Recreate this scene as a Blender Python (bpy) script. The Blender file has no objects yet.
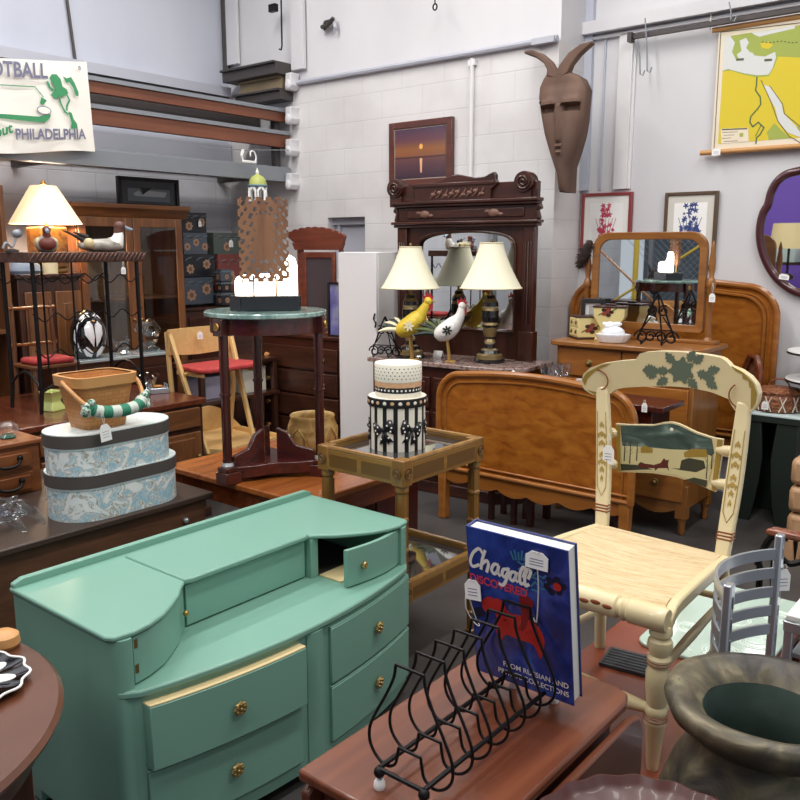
import bpy, math, random
from mathutils import Vector, Matrix
R = math.radians
PI = math.pi
rnd = random.Random(7)
C = bpy.context.scene.collection
S = bpy.context.scene

# ------------------------------------------------------------------ camera
CAM_H, PITCH, FOC, YAW = 1.65, R(10.3), 836.0, R(39.2)
cd = bpy.data.cameras.new('camera'); cam = bpy.data.objects.new('camera', cd); C.objects.link(cam)
cam.location = (0, 0, CAM_H); cam.rotation_euler = (PI/2-PITCH, 0, YAW)
cd.sensor_width = 36; cd.lens = FOC/800*36; cd.clip_start = .05; cd.clip_end = 80
S.camera = cam

# measuring helpers: where the sight line of an image point meets a height or an upright plane of the room
def ray(px, py):
    x = (px-400)/FOC; v = (400-py)/FOC
    Y = math.cos(PITCH)+v*math.sin(PITCH); Z = -math.sin(PITCH)+v*math.cos(PITCH)
    return (x*math.cos(YAW)-Y*math.sin(YAW), x*math.sin(YAW)+Y*math.cos(YAW), Z)
def on_z(px, py, z):
    r = ray(px, py); t = (z-CAM_H)/r[2]; return Vector((r[0]*t, r[1]*t, z))
def on_b(px, py, b):
    r = ray(px, py); t = b/r[1]; return Vector((r[0]*t, b, CAM_H+r[2]*t))
def on_a(px, py, a):
    r = ray(px, py); t = a/r[0]; return Vector((a, r[1]*t, CAM_H+r[2]*t))

# ------------------------------------------------------------------ mesh builder
class MB:
    def __init__(s): s.v = []; s.f = []; s.m = []; s.x = Matrix(); s.i = 0
    def add(s, vs, fs):
        n = len(s.v); s.v += [tuple(s.x @ Vector(v)) for v in vs]
        s.f += [tuple(n+k for k in f) for f in fs]; s.m += [s.i]*len(fs); return s
    def box(s, x0, y0, z0, x1, y1, z1):
        if x0 > x1: x0, x1 = x1, x0
        if y0 > y1: y0, y1 = y1, y0
        if z0 > z1: z0, z1 = z1, z0
        return s.add([(x0,y0,z0),(x1,y0,z0),(x1,y1,z0),(x0,y1,z0),(x0,y0,z1),(x1,y0,z1),(x1,y1,z1),(x0,y1,z1)],
                     [(3,2,1,0),(4,5,6,7),(0,1,5,4),(1,2,6,5),(2,3,7,6),(3,0,4,7)])
    def bar(s, p, q, w, h, up=(0,0,1)):
        p, q = Vector(p), Vector(q); d = (q-p).normalized(); u = Vector(up)
        if abs(d.dot(u)) > .98: u = Vector((0,1,0))
        r = d.cross(u).normalized()*w/2; u = r.cross(d).normalized()*h/2
        vs = [p-r-u, p+r-u, p+r+u, p-r+u, q-r-u, q+r-u, q+r+u, q-r+u]
        return s.add(vs, [(3,2,1,0),(4,5,6,7),(0,1,5,4),(1,2,6,5),(2,3,7,6),(3,0,4,7)])
    def lathe(s, prof, n=28, c=(0,0,0), sx=1, sy=1, wob=None, cap=True):
        vs = []; fs = []
        for r, z in prof:
            for k in range(n):
                t = 2*PI*k/n; q = r*(1+(wob(t) if wob else 0))
                vs.append((c[0]+q*sx*math.cos(t), c[1]+q*sy*math.sin(t), c[2]+z))
        for j in range(len(prof)-1):
            for k in range(n):
                k2 = (k+1) % n
                fs.append((j*n+k, j*n+k2, (j+1)*n+k2, (j+1)*n+k))
        if cap:
            if prof[0][0] > 1e-4: fs.append(tuple(reversed(range(n))))
            if prof[-1][0] > 1e-4: fs.append(tuple((len(prof)-1)*n+k for k in range(n)))
        return s.add(vs, fs)
    def turn(s, p, q, prof, n=14):      # a turned rod from p to q; prof: (fraction, radius)
        p, q = Vector(p), Vector(q); d = q-p; L = d.length
        old = s.x; s.x = old @ Matrix.Translation(p) @ d.to_track_quat('Z', 'Y').to_matrix().to_4x4()
        s.lathe([(r, t*L) for t, r in prof], n); s.x = old; return s
    def tube(s, pts, r, n=8, closed=False):
        pts = [Vector(p) for p in pts]; m = len(pts); rs = r if isinstance(r, (list, tuple)) else [r]*m
        vs = []; fs = []; prev = None
        for i, p in enumerate(pts):
            a = pts[i-1] if (i or closed) else p; b = pts[(i+1) % m] if (i < m-1 or closed) else p
            d = (b-a)
            d = d.normalized() if d.length > 1e-9 else Vector((0,0,1))
            if prev is None:
                u = Vector((0,0,1)) if abs(d.z) < .9 else Vector((1,0,0))
            else: u = prev
            u = (u-d*u.dot(d))
            if u.length < 1e-6: u = d.orthogonal()
            u.normalize(); prev = u; w = d.cross(u)
            for k in range(n):
                t = 2*PI*k/n; vs.append(p+(u*math.cos(t)+w*math.sin(t))*rs[i])
        for i in range(m if closed else m-1):
            j = (i+1) % m
            for k in range(n):
                k2 = (k+1) % n; fs.append((i*n+k, i*n+k2, j*n+k2, j*n+k))
        if not closed:
            fs.append(tuple(reversed(range(n)))); fs.append(tuple((m-1)*n+k for k in range(n)))
        return s.add(vs, fs)
    def prism(s, poly, d0, d1, ax='z', bend=None):
        # poly of 2D points; ax 'z': (x,y) raised d0..d1; ax 'y': (x,z) with depth in y; ax 'x': (y,z) with depth in x
        n = len(poly); vs = []
        ar = sum(poly[i][0]*poly[(i+1)%n][1]-poly[(i+1)%n][0]*poly[i][1] for i in range(n))
        if ar < 0: poly = poly[::-1]
        for d in (d0, d1):
            for p in poly:
                e = d+(bend(p[0], p[1]) if bend else 0)
                vs.append((p[0],p[1],e) if ax == 'z' else (p[0],e,p[1]) if ax == 'y' else (e,p[0],p[1]))
        fs = [tuple(reversed(range(n))), tuple(range(n, 2*n))]+[(i,(i+1)%n,n+(i+1)%n,n+i) for i in range(n)]
        if (ax == 'y') != (d1 < d0): fs = [tuple(reversed(f)) for f in fs]
        return s.add(vs, fs)
    def ball(s, c, r, n=16, m=10):
        rx, ry, rz = r if isinstance(r, (tuple, list)) else (r, r, r)
        vs = [(c[0],c[1],c[2]-rz)]
        for j in range(1, m):
            t = -PI/2+PI*j/m
            for k in range(n):
                u = 2*PI*k/n; vs.append((c[0]+rx*math.cos(t)*math.cos(u), c[1]+ry*math.cos(t)*math.sin(u), c[2]+rz*math.sin(t)))
        vs.append((c[0],c[1],c[2]+rz)); fs = []
        for k in range(n):
            k2 = (k+1) % n; fs.append((0, 1+k2, 1+k)); fs.append((len(vs)-1, 1+(m-2)*n+k, 1+(m-2)*n+k2))
            for j in range(m-2): fs.append((1+j*n+k, 1+j*n+k2, 1+(j+1)*n+k2, 1+(j+1)*n+k))
        return s.add(vs, fs)
    def grid(s, fn, nu, nv):
        vs = [fn(i/nu, j/nv) for j in range(nv+1) for i in range(nu+1)]
        fs = [(j*(nu+1)+i, j*(nu+1)+i+1, (j+1)*(nu+1)+i+1, (j+1)*(nu+1)+i) for j in range(nv) for i in range(nu)]
        return s.add(vs, fs)
    def slab(s, fn, nu, nv, off):       # a grid with thickness: off is the offset of its back face
        a = len(s.v); s.grid(fn, nu, nv); o = Vector(off); s.grid(lambda u, v: Vector(fn(u, v))+o, nu, nv)
        n = (nu+1)*(nv+1); k = len(s.f)-nu*nv
        for i in range(k, len(s.f)): s.f[i] = s.f[i][::-1]
        rim = [i for i in range(nu+1)]+[j*(nu+1)+nu for j in range(1, nv+1)]+[nv*(nu+1)+i for i in range(nu-1, -1, -1)]+[j*(nu+1) for j in range(nv-1, 0, -1)]
        for i in range(len(rim)):
            p, q = rim[i], rim[(i+1) % len(rim)]; s.f.append((a+q, a+p, a+n+p, a+n+q)); s.m.append(s.i)
        return s
    def flat(s, pts, ax='y', d=0):      # one thin painted polygon
        n = len(pts)
        ar = sum(pts[i][0]*pts[(i+1)%n][1]-pts[(i+1)%n][0]*pts[i][1] for i in range(n))
        if ar < 0: pts = pts[::-1]
        return s.add([(p[0],d,p[1]) if ax == 'y' else (p[0],p[1],d) for p in pts], [tuple(range(n))])
    def stroke(s, pts, w, d, ax='y'):   # a painted line of width w on an upright face y = d or a level face z = d
        L = len(pts)
        for i in range(L-1):
            (x0,z0),(x1,z1) = pts[i], pts[i+1]; l = math.hypot(x1-x0, z1-z0) or 1
            ww = (w[i], w[i+1]) if isinstance(w, (list, tuple)) else (w, w)
            nx, nz = -(z1-z0)/l/2, (x1-x0)/l/2
            e = ww[0]*.25
            ex, ez = (x1-x0)/l*e, (z1-z0)/l*e
            q = [(x0-ex+nx*ww[0], z0-ez+nz*ww[0]), (x0-ex-nx*ww[0], z0-ez-nz*ww[0]), (x1+ex-nx*ww[1], z1+ez-nz*ww[1]), (x1+ex+nx*ww[1], z1+ez+nz*ww[1])]
            s.flat(q, ax, d-(1 if ax == 'y' else -1)*.00002*(i % 5))
        return s

def rbox2(x0, y0, x1, y1, r, n=5):
    out = []
    for cx, cy, a0 in ((x1-r,y0+r,-90),(x1-r,y1-r,0),(x0+r,y1-r,90),(x0+r,y0+r,180)):
        for k in range(n+1):
            t = R(a0+90*k/n); out.append((cx+r*math.cos(t), cy+r*math.sin(t)))
    return out
def ell(cx, cy, rx, ry, n=20): return [(cx+rx*math.cos(2*PI*k/n), cy+ry*math.sin(2*PI*k/n)) for k in range(n)]
def arcpts(cx, cy, r, a0, a1, n=10, ry=None): return [(cx+r*math.cos(R(a0+(a1-a0)*k/n)), cy+(ry or r)*math.sin(R(a0+(a1-a0)*k/n))) for k in range(n+1)]
def spline(pts, n=6, closed=False):
    P = [Vector(p) for p in pts]; out = []; m = len(P)
    for i in range(m if closed else m-1):
        p1, p2 = P[i], P[(i+1) % m]
        p0 = P[i-1] if (i or closed) else p1; p3 = P[(i+2) % m] if (i+2 < m or closed) else p2
        for k in range(n):
            t = k/n; out.append(.5*((2*p1)+(p2-p0)*t+(2*p0-5*p1+4*p2-p3)*t*t+(3*p1-p0-3*p2+p3)*t**3))
    if not closed: out.append(P[-1])
    return out

# ------------------------------------------------------------------ materials
def lin(h):
    h = h.lstrip('#'); c = [int(h[i:i+2], 16)/255 for i in (0, 2, 4)]
    return tuple(x/12.92 if x <= .04045 else ((x+.055)/1.055)**2.4 for x in c)+(1,)
MATS = {}
def base(name):
    m = bpy.data.materials.new(name); m.use_nodes = True; MATS[name] = m
    nt = m.node_tree; b = nt.nodes['Principled BSDF']; return m, nt, b
def plain(name, h, rough=.5, metal=0, coat=0, bump=0, bscale=60):
    m, nt, b = base(name); b.inputs['Base Color'].default_value = lin(h); b.inputs['Roughness'].default_value = rough
    b.inputs['Metallic'].default_value = metal; b.inputs['Coat Weight'].default_value = coat
    if bump: addbump(nt, b, noise(nt, bscale), bump)
    return m
def coords(nt, scale=(1,1,1)):
    tc = nt.nodes.new('ShaderNodeTexCoord'); mp = nt.nodes.new('ShaderNodeMapping'); mp.inputs['Scale'].default_value = scale
    nt.links.new(tc.outputs['Object'], mp.inputs[0]); return mp.outputs[0]
def noise(nt, scale, det=4, vec=(1,1,1), dist=0):
    n = nt.nodes.new('ShaderNodeTexNoise'); n.inputs['Scale'].default_value = scale; n.inputs['Detail'].default_value = det
    n.inputs['Distortion'].default_value = dist; nt.links.new(coords(nt, vec), n.inputs['Vector']); return n.outputs['Fac']
def ramp(nt, fac, stops, const=False):
    r = nt.nodes.new('ShaderNodeValToRGB'); nt.links.new(fac, r.inputs[0]); e = r.color_ramp.elements
    if const: r.color_ramp.interpolation = 'CONSTANT'
    while len(e) < len(stops): e.new(.5)
    for k, (p, h) in enumerate(stops): e[k].position = p; e[k].color = lin(h)
    return r.outputs[0]
def addbump(nt, b, fac, st, dist=.01):
    n = nt.nodes.new('ShaderNodeBump'); n.inputs['Strength'].default_value = st; n.inputs['Distance'].default_value = dist
    nt.links.new(fac, n.inputs['Height']); nt.links.new(n.outputs[0], b.inputs['Normal'])
def wood(name, dark, light, axis='x', rough=.35, sc=5, coat=.15, contrast=.22):
    m, nt, b = base(name); k = {'x': (.12,1,1), 'y': (1,.12,1), 'z': (1,1,.12)}[axis]
    f = noise(nt, sc*5, 6, k, .6)
    nt.links.new(ramp(nt, f, [(.5-contrast, dark), (.5+contrast, light)]), b.inputs['Base Color'])
    b.inputs['Roughness'].default_value = rough; b.inputs['Coat Weight'].default_value = coat; b.inputs['Coat Roughness'].default_value = .2
    addbump(nt, b, f, .04); return m
def blotch(name, stops, scale, rough=.5, det=5, bump=0, vec=(1,1,1), metal=0, const=False, dist=0, coat=0):
    m, nt, b = base(name); f = noise(nt, scale, det, vec, dist)
    nt.links.new(ramp(nt, f, stops, const), b.inputs['Base Color']); b.inputs['Roughness'].default_value = rough; b.inputs['Metallic'].default_value = metal
    b.inputs['Coat Weight'].default_value = coat
    if bump: addbump(nt, b, f, bump)
    return m
def glassm(name, h='FFFFFF', rough=0, ior=1.45):
    m, nt, b = base(name); b.inputs['Base Color'].default_value = lin(h); b.inputs['Roughness'].default_value = rough
    b.inputs['Transmission Weight'].default_value = 1; b.inputs['IOR'].default_value = ior; return m
def clear(name, h='FFFFFF', gl=.9, f0=1.35):   # thin clear glass: passes light straight, reflects at its edges
    m = bpy.data.materials.new(name); m.use_nodes = True; MATS[name] = m; nt = m.node_tree; nt.nodes.remove(nt.nodes['Principled BSDF'])
    tr = nt.nodes.new('ShaderNodeBsdfTransparent'); tr.inputs[0].default_value = lin(h); g = nt.nodes.new('ShaderNodeBsdfGlossy'); g.inputs['Roughness'].default_value = .02; g.inputs[0].default_value = (gl,gl,gl,1)
    lw = nt.nodes.new('ShaderNodeLayerWeight'); lw.inputs[0].default_value = .5; fr = nt.nodes.new('ShaderNodeMapRange'); fr.inputs['To Min'].default_value = .06; fr.inputs['To Max'].default_value = min(1,(f0-1)*1.1); pw_ = nt.nodes.new('ShaderNodeMath'); pw_.operation = 'POWER'; pw_.inputs[1].default_value = 2.2; nt.links.new(lw.outputs['Facing'], pw_.inputs[0]); nt.links.new(pw_.outputs[0], fr.inputs[0]); mx = nt.nodes.new('ShaderNodeMixShader')
    nt.links.new(fr.outputs[0], mx.inputs[0]); nt.links.new(tr.outputs[0], mx.inputs[1]); nt.links.new(g.outputs[0], mx.inputs[2]); nt.links.new(mx.outputs[0], nt.nodes['Material Output'].inputs[0]); return m
def glow(name, h, st, basehex='FFFFFF'):
    m, nt, b = base(name); b.inputs['Base Color'].default_value = lin(basehex); b.inputs['Emission Color'].default_value = lin(h)
    b.inputs['Emission Strength'].default_value = st; b.inputs['Roughness'].default_value = .8; return m

# ------------------------------------------------------------------ objects
def thing(name, label, cat, loc=(0,0,0), rz=0, group=None):
    o = bpy.data.objects.new(name, None); C.objects.link(o); o.location = loc; o.rotation_euler = (0,0,R(rz)); o.empty_display_size = .05
    o['label'] = label; o['category'] = cat
    if group: o['group'] = group
    return o
def obj(name, mb, mats, parent=None, bev=0, smooth=35, loc=None, rz=0, label=None):
    me = bpy.data.meshes.new(name); me.from_pydata(mb.v, [], mb.f)
    for m in (mats if isinstance(mats, (list, tuple)) else [mats]): me.materials.append(m if not isinstance(m, str) else MATS[m])
    if any(mb.m): me.polygons.foreach_set('material_index', mb.m)
    me.validate(); me.update()
    if smooth:
        me.polygons.foreach_set('use_smooth', [True]*len(me.polygons)); me.set_sharp_from_angle(angle=R(smooth))
    o = bpy.data.objects.new(name, me); C.objects.link(o)
    if parent: o.parent = parent
    if loc is not None: o.location = loc
    if rz: o.rotation_euler = (0,0,R(rz))
    if bev:
        b = o.modifiers.new('edge', 'BEVEL'); b.width = bev; b.segments = 2; b.limit_method = 'ANGLE'; b.angle_limit = R(40); b.harden_normals = False
    if label: o['label'] = label
    return o
def single(name, mb, mats, label, cat, loc=(0,0,0), rz=0, group=None, **k):
    o = obj(name, mb, mats, None, loc=loc, rz=rz, **k); o['label'] = label; o['category'] = cat
    if group: o['group'] = group
    return o
def struct(name, mb, mats, **k):
    o = obj(name, mb, mats, **k); o['kind'] = 'structure'; return o
def dup(root, loc, rz, label=None):
    r = root.copy(); C.objects.link(r); r.location = loc; r.rotation_euler = (0,0,R(rz))
    if label: r['label'] = label
    for ch in list(root.children):
        c = ch.copy(); C.objects.link(c); c.parent = r
        for g in ch.children:
            d = g.copy(); C.objects.link(d); d.parent = c
    return r
# lettering as a mesh on an upright face (front is -y), fitted to a box w x h with its lower left corner at (x, z)
def letters(mb, s, x, z, w, h, d, bold=.0, shear=0, slope=0, ax='y'):
    cu = bpy.data.curves.new('t', 'FONT'); cu.body = s; cu.offset = bold; cu.shear = shear; cu.fill_mode = 'FRONT'
    o = bpy.data.objects.new('t', cu); C.objects.link(o)
    me = bpy.data.meshes.new_from_object(o.evaluated_get(bpy.context.evaluated_depsgraph_get()))
    xs = [v.co.x for v in me.vertices]; ys = [v.co.y for v in me.vertices]
    x0, x1, y0, y1 = min(xs), max(xs), min(ys), max(ys)
    vs = []
    for v in me.vertices:
        u = (v.co.x-x0)/(x1-x0)*w; t = (v.co.y-y0)/(y1-y0)*h
        vs.append((x+u, d, z+t+u*slope) if ax == 'y' else (x+u, z+t+u*slope, d))
    mb.add(vs, [tuple(p.vertices) for p in me.polygons])
    bpy.data.objects.remove(o); bpy.data.curves.remove(cu); bpy.data.meshes.remove(me)

# palette
plain('white_paint', 'E2E0E0', .6); plain('offwhite', 'EDEBE6', .55); plain('white_gloss', 'F2F1EE', .25); plain('paper', 'F7F5F2', .7)
plain('black', '0F0F11', .4); plain('black_iron', '1A1718', .45, .6); plain('grey_steel', '8E9298', .45, .4); plain('dark_steel', '4A4443', .5, .3)
plain('silver', 'B9BEC6', .3, .8); plain('brass', 'B08D4C', .35, .9); plain('old_brass', '8A7347', .45, .8); plain('string', 'E8E4DA', .8)
plain('ink', '6E7088', .8); plain('mirror', 'E8ECEC', .015, 1.0); plain('tin', 'C9CCD0', .25, .7)
plain('mint', '77A392', .38, 0, .12); plain('mint_dark', '1E3A31', .6); plain('raw_pine', 'D9C493', .6)
wood('dark_wood', '2A1812', '4B2A1D', 'x', .3); wood('dark_wood_z', '2A1812', '4B2A1D', 'z', .3); wood('dark_wood_y', '2E1A12', '50301F', 'y', .35)
wood('walnut', '2C150F', '4A241A', 'x', .32); wood('walnut_z', '2C150F', '4A241A', 'z', .32)
wood('mahogany', '2E100C', '521D16', 'z', .22, coat=.4); wood('mahogany_x', '32120D', '58211A', 'x', .2, coat=.4)
wood('brown_oak', '5A3620', '80522F', 'z', .35); wood('oak_inside','7A5130','98693F','z',.5); wood('brown_oak_x', '5A3620', '80522F', 'x', .35)
wood('cherry', '6A3018', '8E4826', 'y', .22, coat=.3); wood('cherry_dark', '4A2114', '6B3520', 'y', .25, coat=.3)
wood('honey', '7E4E24', '9E6832', 'x', .3); wood('honey_z', '7E4E24', '9E6832', 'z', .3)
wood('blonde', 'D3A96A', 'E3C084', 'z', .35, contrast=.3); wood('blonde_x', 'D3A96A', 'E3C084', 'x', .35, contrast=.3)
blotch('burl', [(.3,'854814'),(.5,'A05E20'),(.72,'B0702A')], 9, .28, 8, vec=(1,1,2.2), coat=.3, dist=.7)
wood('burl_edge', '8C5220', 'A96C30', 'x', .28)
wood('orange_wood', '80441C', 'A55F2A', 'y', .25)
wood('pale_board', '8C7A5C', 'A59272', 'x', .7)
blotch('floor_concrete', [(.3,'3A3837'),(.6,'4C4948'),(.8,'57534F')], 3, .45, 8)
blotch('red_cloth', [(.3,'A03030'),(.7,'B43C3A')], 30, .8)
# ------------------------------------------------------------------ setting
def wallmat(name, axis, tint, mortar, bw=.41, bh=.205, bump=.35):
    m, nt, b = base(name); tc = nt.nodes.new('ShaderNodeTexCoord'); sp = nt.nodes.new('ShaderNodeSeparateXYZ'); cb = nt.nodes.new('ShaderNodeCombineXYZ')
    nt.links.new(tc.outputs['Object'], sp.inputs[0]); nt.links.new(sp.outputs['X' if axis == 'x' else 'Y'], cb.inputs[0]); nt.links.new(sp.outputs['Z'], cb.inputs[1])
    br = nt.nodes.new('ShaderNodeTexBrick'); nt.links.new(cb.outputs[0], br.inputs['Vector']); br.inputs['Scale'].default_value = 1
    br.inputs['Brick Width'].default_value = bw; br.inputs['Row Height'].default_value = bh; br.inputs['Mortar Size'].default_value = .006; br.inputs['Mortar Smooth'].default_value = .6
    br.inputs['Color1'].default_value = lin(tint); br.inputs['Color2'].default_value = lin(tint); br.inputs['Mortar'].default_value = lin(mortar)
    n = noise(nt, 2.2, 6); mx = nt.nodes.new('ShaderNodeMixRGB'); mx.blend_type = 'MULTIPLY'; mx.inputs[0].default_value = .5
    nt.links.new(br.outputs['Color'], mx.inputs[1]); nt.links.new(ramp(nt, n, [(.3,'DEDBD8'),(.6,'FFFFFF')]), mx.inputs[2])
    nt.links.new(mx.outputs[0], b.inputs['Base Color']); b.inputs['Roughness'].default_value = .6
    inv = nt.nodes.new('ShaderNodeMath'); inv.operation = 'SUBTRACT'; inv.inputs[0].default_value = 1; nt.links.new(br.outputs['Fac'], inv.inputs[1])
    addbump(nt, b, inv.outputs[0], bump, .01); return m
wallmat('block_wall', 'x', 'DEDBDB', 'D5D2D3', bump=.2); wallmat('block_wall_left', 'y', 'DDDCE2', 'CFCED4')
blotch('siding', [(.3,'CFCDD0'),(.55,'D9D7D9'),(.8,'DFDDDE')], 1.2, .5, 5, vec=(1,1,.35))
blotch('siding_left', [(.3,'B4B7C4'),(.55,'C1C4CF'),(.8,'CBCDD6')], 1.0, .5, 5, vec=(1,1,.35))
WB, WR, WL, CE = 5.3, 5.7, -6.4, 4.7
mb = MB(); mb.box(-9, -6, -.1, 4.5, 6.2, 0); struct('floor', mb, 'floor_concrete')
h0, h1, hz0, hz1 = on_b(328,240,WB).x, on_b(365,240,WB).x, on_b(350,250,WB).z-.25, on_b(350,217,WB).z
mb = MB()
mb.box(WL, WB, 0, h0, WB+.4, 3.03).box(h1, WB, 0, -2.94, WB+.4, 3.03).box(h0, WB, 0, h1, WB+.4, hz0).box(h0, WB, hz1, h1, WB+.4, 3.03)
mb.i = 1; mb.box(WL, WB+.02, 3.03, -2.94, WB+.4, CE)
struct('wall_back', mb, ['block_wall', 'siding'], smooth=0)
mb = MB(); mb.box(h0, WB+.1, hz0, h1, WB+.13, hz1).box(h0+.05, WB+.07, hz0, h0+.075, WB+.1, hz1-.05).box(h0, WB+.06, hz1-.06, h1, WB+.1, hz1)
plain('hatch', 'B4B5BF', .5); struct('window_1', mb, 'hatch')
mb = MB(); mb.box(-2.94, WR, 0, 2.2, WR+.15, CE); struct('wall_right', mb, 'siding')
mb = MB(); mb.box(WL-.15, -4, 0, WL, WB+.4, 2.6); mb.i = 1; mb.box(WL-.15, -4, 2.6, WL, WB+.4, CE); struct('wall_left', mb, ['block_wall_left', 'siding_left'], smooth=0)
mb = MB(); mb.box(WL-.1, -5.2, CE, 2.2, WR+.15, CE+.1); struct('ceiling', mb, 'white_paint')
blotch('mesh_grey', [(.3,'3E4852'),(.7,'59646F')], 2, .6); plain('purple_paint', '6A4AA8', .6)
mb = MB(); mb.box(WL, -5.2, 0, 2.2, -5.0, CE); mb.i = 1; mb.box(-3.6, -5.0, 1.9, -.5, -4.98, 3.4); struct('wall_front', mb, ['mesh_grey', 'purple_paint'])
# conduit and girts, upright pipes
mb = MB(); mb.tube([(-5.49,WB-.025,3.04),(-2.94,WB-.025,3.035)], .022); mb.box(-3.12, WB-.06, 3.01, -2.95, WB, 3.05); struct('trim_1', mb, 'hatch')
px = on_b(473,100,WB).x; mb = MB(); mb.tube([(px,WB-.018,2.0),(px,WB-.018,3.0)], .016); mb.box(px-.03, WB-.03, 2.95, px+.03, WB, 2.99); struct('trim_2', mb, 'white_paint')
mb = MB(); mb.box(-2.94, WR-.08, 3.12, 2.0, WR, 3.2).box(-2.94, WR-.03, 3.085, 2.0, WR, 3.105); struct('trim_3', mb, 'siding')
mb = MB(); mb.box(-2.68, WR-.03, 2.06, -2.58, WR, 3.09).box(-2.585, WR-.015, 2.06, -2.56, WR, 3.09); struct('trim_4', mb, 'white_paint')
mb = MB(); mb.box(-2.94, WR-.04, 2.06, -2.88, WR, CE).box(-2.8, WR-.012, 2.06, -2.785, WR, 3.09); struct('trim_5', mb, 'siding_left')
mb = MB(); mb.tube([(WL+.02,on_a(62,0,WL).y,3.9),(WL+.02,on_a(75,61,WL).y,3.0)], .012); mb.tube([(WL+.03,5.28,3.2),(WL+.03,5.28,4.3)], .03); struct('trim_6', mb, 'dark_steel')
mb = MB(); mb.box(-5.5, WB-.03, 3.15, -5.35, WB, 4.4); mb.box(-6.35, WB-.03, 3.3, -6.2, WB, 4.4); struct('trim_7', mb, 'siding')
# window blind rail and dangling hooks
p = on_b(633,37,WR-.06); q = on_b(720,21,WR-.06)
mb = MB(); mb.box(p.x, WR-.1, p.z-.02, q.x+1.0, WR-.07, p.z+.005); mb.box(p.x-.015, WR-.12, p.z-.04, p.x+.015, WR-.06, p.z+.02)
single('curtain_rail', mb, 'dark_steel', 'thin dark rail fixed high on the right wall left of the map', 'rail')
for i, (x, y0, y1, lab) in enumerate(((645,18,71,'thin wire hook hanging from the girt left of the map'),(638,42,74,'short wisp of cord dangling from the dark rail end'),(729,2,20,'small wire hook hanging above the map rod'))):
    a, b2 = on_b(x,y0,WR-.13), on_b(x+2,y1,WR-.13); mb = MB()
    mb.tube([a, a.lerp(b2,.5)+Vector((.006,0,0)), b2, b2+Vector((.02,0,-.012)), b2+Vector((.032,0,.02))], .005, 6)
    single('wire_hook', mb, 'grey_steel', lab, 'hook')
a, b2 = on_b(281,-8,WB-.12), on_b(282,46,WB-.12); mb = MB(); mb.tube([a, b2, b2+Vector((-.012,0,-.03)), b2+Vector((-.035,0,-.02))], .007, 6); mb.box(a.x-.14,a.y-.02,a.z-.14,a.x-.06,a.y+.02,a.z-.08)
single('ceiling_hook', mb, 'black_iron', 'dark wire hook hanging near the top left of the white back wall', 'hook')
a = on_b(435,-6,WB-.1); b2 = on_b(435,4,WB-.1); mb = MB(); mb.tube([a, b2], .005, 6); mb.tube([b2+Vector((.018*math.cos(t*PI/5),0,-.02+.022*math.sin(t*PI/5))) for t in range(10)], .006, 6, True)
single('wire_loop', mb, 'black_iron', 'small dark wire loop hanging at the top edge above the sunset picture', 'hook')
a = on_b(329,25,WB); mb = MB()
mb.add([(a.x-.06,WB-.005,a.z-.03),(a.x-.03,WB-.03,a.z-.05),(a.x+.07,WB-.04,a.z-.01),(a.x+.09,WB-.02,a.z+.04),(a.x-.02,WB-.035,a.z+.03),(a.x-.06,WB-.01,a.z+.015)], [(0,1,2,3,4,5)])
mb.tube([(a.x-.06,WB-.02,a.z-.01),(a.x+.02,WB-.05,a.z-.02),(a.x+.09,WB-.04,a.z+.03)], .018, 7)
mb.i = 1; mb.tube([(a.x+.08,WB-.02,a.z),(a.x+.1,WB-.03,a.z-.04),(a.x+.07,WB-.02,a.z-.09)], [.02,.014,.004], 6)
single('wall_bracket', mb, ['dark_steel', 'hatch'], 'broken dark metal bracket stub in the upper back wall', 'bracket')

# ------------------------------------------------------------------ steel rack high on the left wall
AF = -5.55
def zA(px, py, a=AF): return on_a(px, py, a).z
blotch('rust_paint', [(.3,'6B3D2A'),(.7,'7D4A33')], 8, .55, vec=(1,.2,1))
t = thing('lumber_rack', 'long steel storage rack with brown beams high along the left wall', 'rack')
b1t, b1b = (zA(88,76)+zA(287,116))/2, (zA(89,89)+zA(287,122.5))/2-.01
b2t, b2b = (zA(90,107)+zA(287,136))/2, (zA(92,125)+zA(286,147))/2
gs = (zA(0,159)+zA(290,182))/2
y0r, y1r = 1.2, WB-.02
mb = MB(); mb.box(AF-.04, y0r, b1b, AF, y1r, b1t); obj('beam', mb, 'rust_paint', t, .004)
mb = MB(); mb.box(AF-.04, y0r, b2b, AF, y1r, b2t); obj('beam', mb, 'rust_paint', t, .004)
for zz, dx in ((b1t, .0), (b2t, .0)):
    mb = MB(); mb.box(AF-.22, y0r, zz, AF+.015, y1r, zz+.03); obj('deck', mb, 'grey_steel', t)
mb = MB(); mb.box(WL+.02, y0r, gs+.16, WL+.06, y1r, b2b+.1); obj('back_board', mb, 'siding_left', t)
mb = MB(); mb.box(AF-.4, y0r, b2t-.01, AF-.02, y1r, b2t+.02).box(AF-.42, y0r, b2t, AF-.38, y1r, b1t); obj('gap_shade_board', mb, 'dark_steel', t)  # dark board added to stand in for the shaded gap between the beams
mb = MB(); mb.box(AF-.3, y0r, gs+.1, AF, y1r, gs+.125).box(AF-.012, y0r, gs, AF+.012, y1r, gs+.115).box(AF-.06, y0r, gs, AF, y1r, gs+.012); obj('shelf', mb, 'grey_steel', t, .003)
for yy in (1.6, 3.2, WB-.15):
    mb = MB(); mb.box(AF-.1, yy, gs+.1, AF-.05, yy+.06, b1t); mb.box(WL, yy, gs+.03, AF-.05, yy+.05, gs+.1); obj('upright', mb, 'dark_steel', t)
zz = on_a(100,75,WL).z
mb = MB(); mb.box(WL, 1.2, zz-.02, WL+.12, WB-.05, zz+.06); mb.i = 1; mb.box(WL, 1.2, zz-.07, WL+.09, WB-.05, zz-.02)
single('wall_girt', mb, ['hatch', 'dark_steel'], 'grey steel girt running along the left wall above the brown beams', 'beam')
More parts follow.
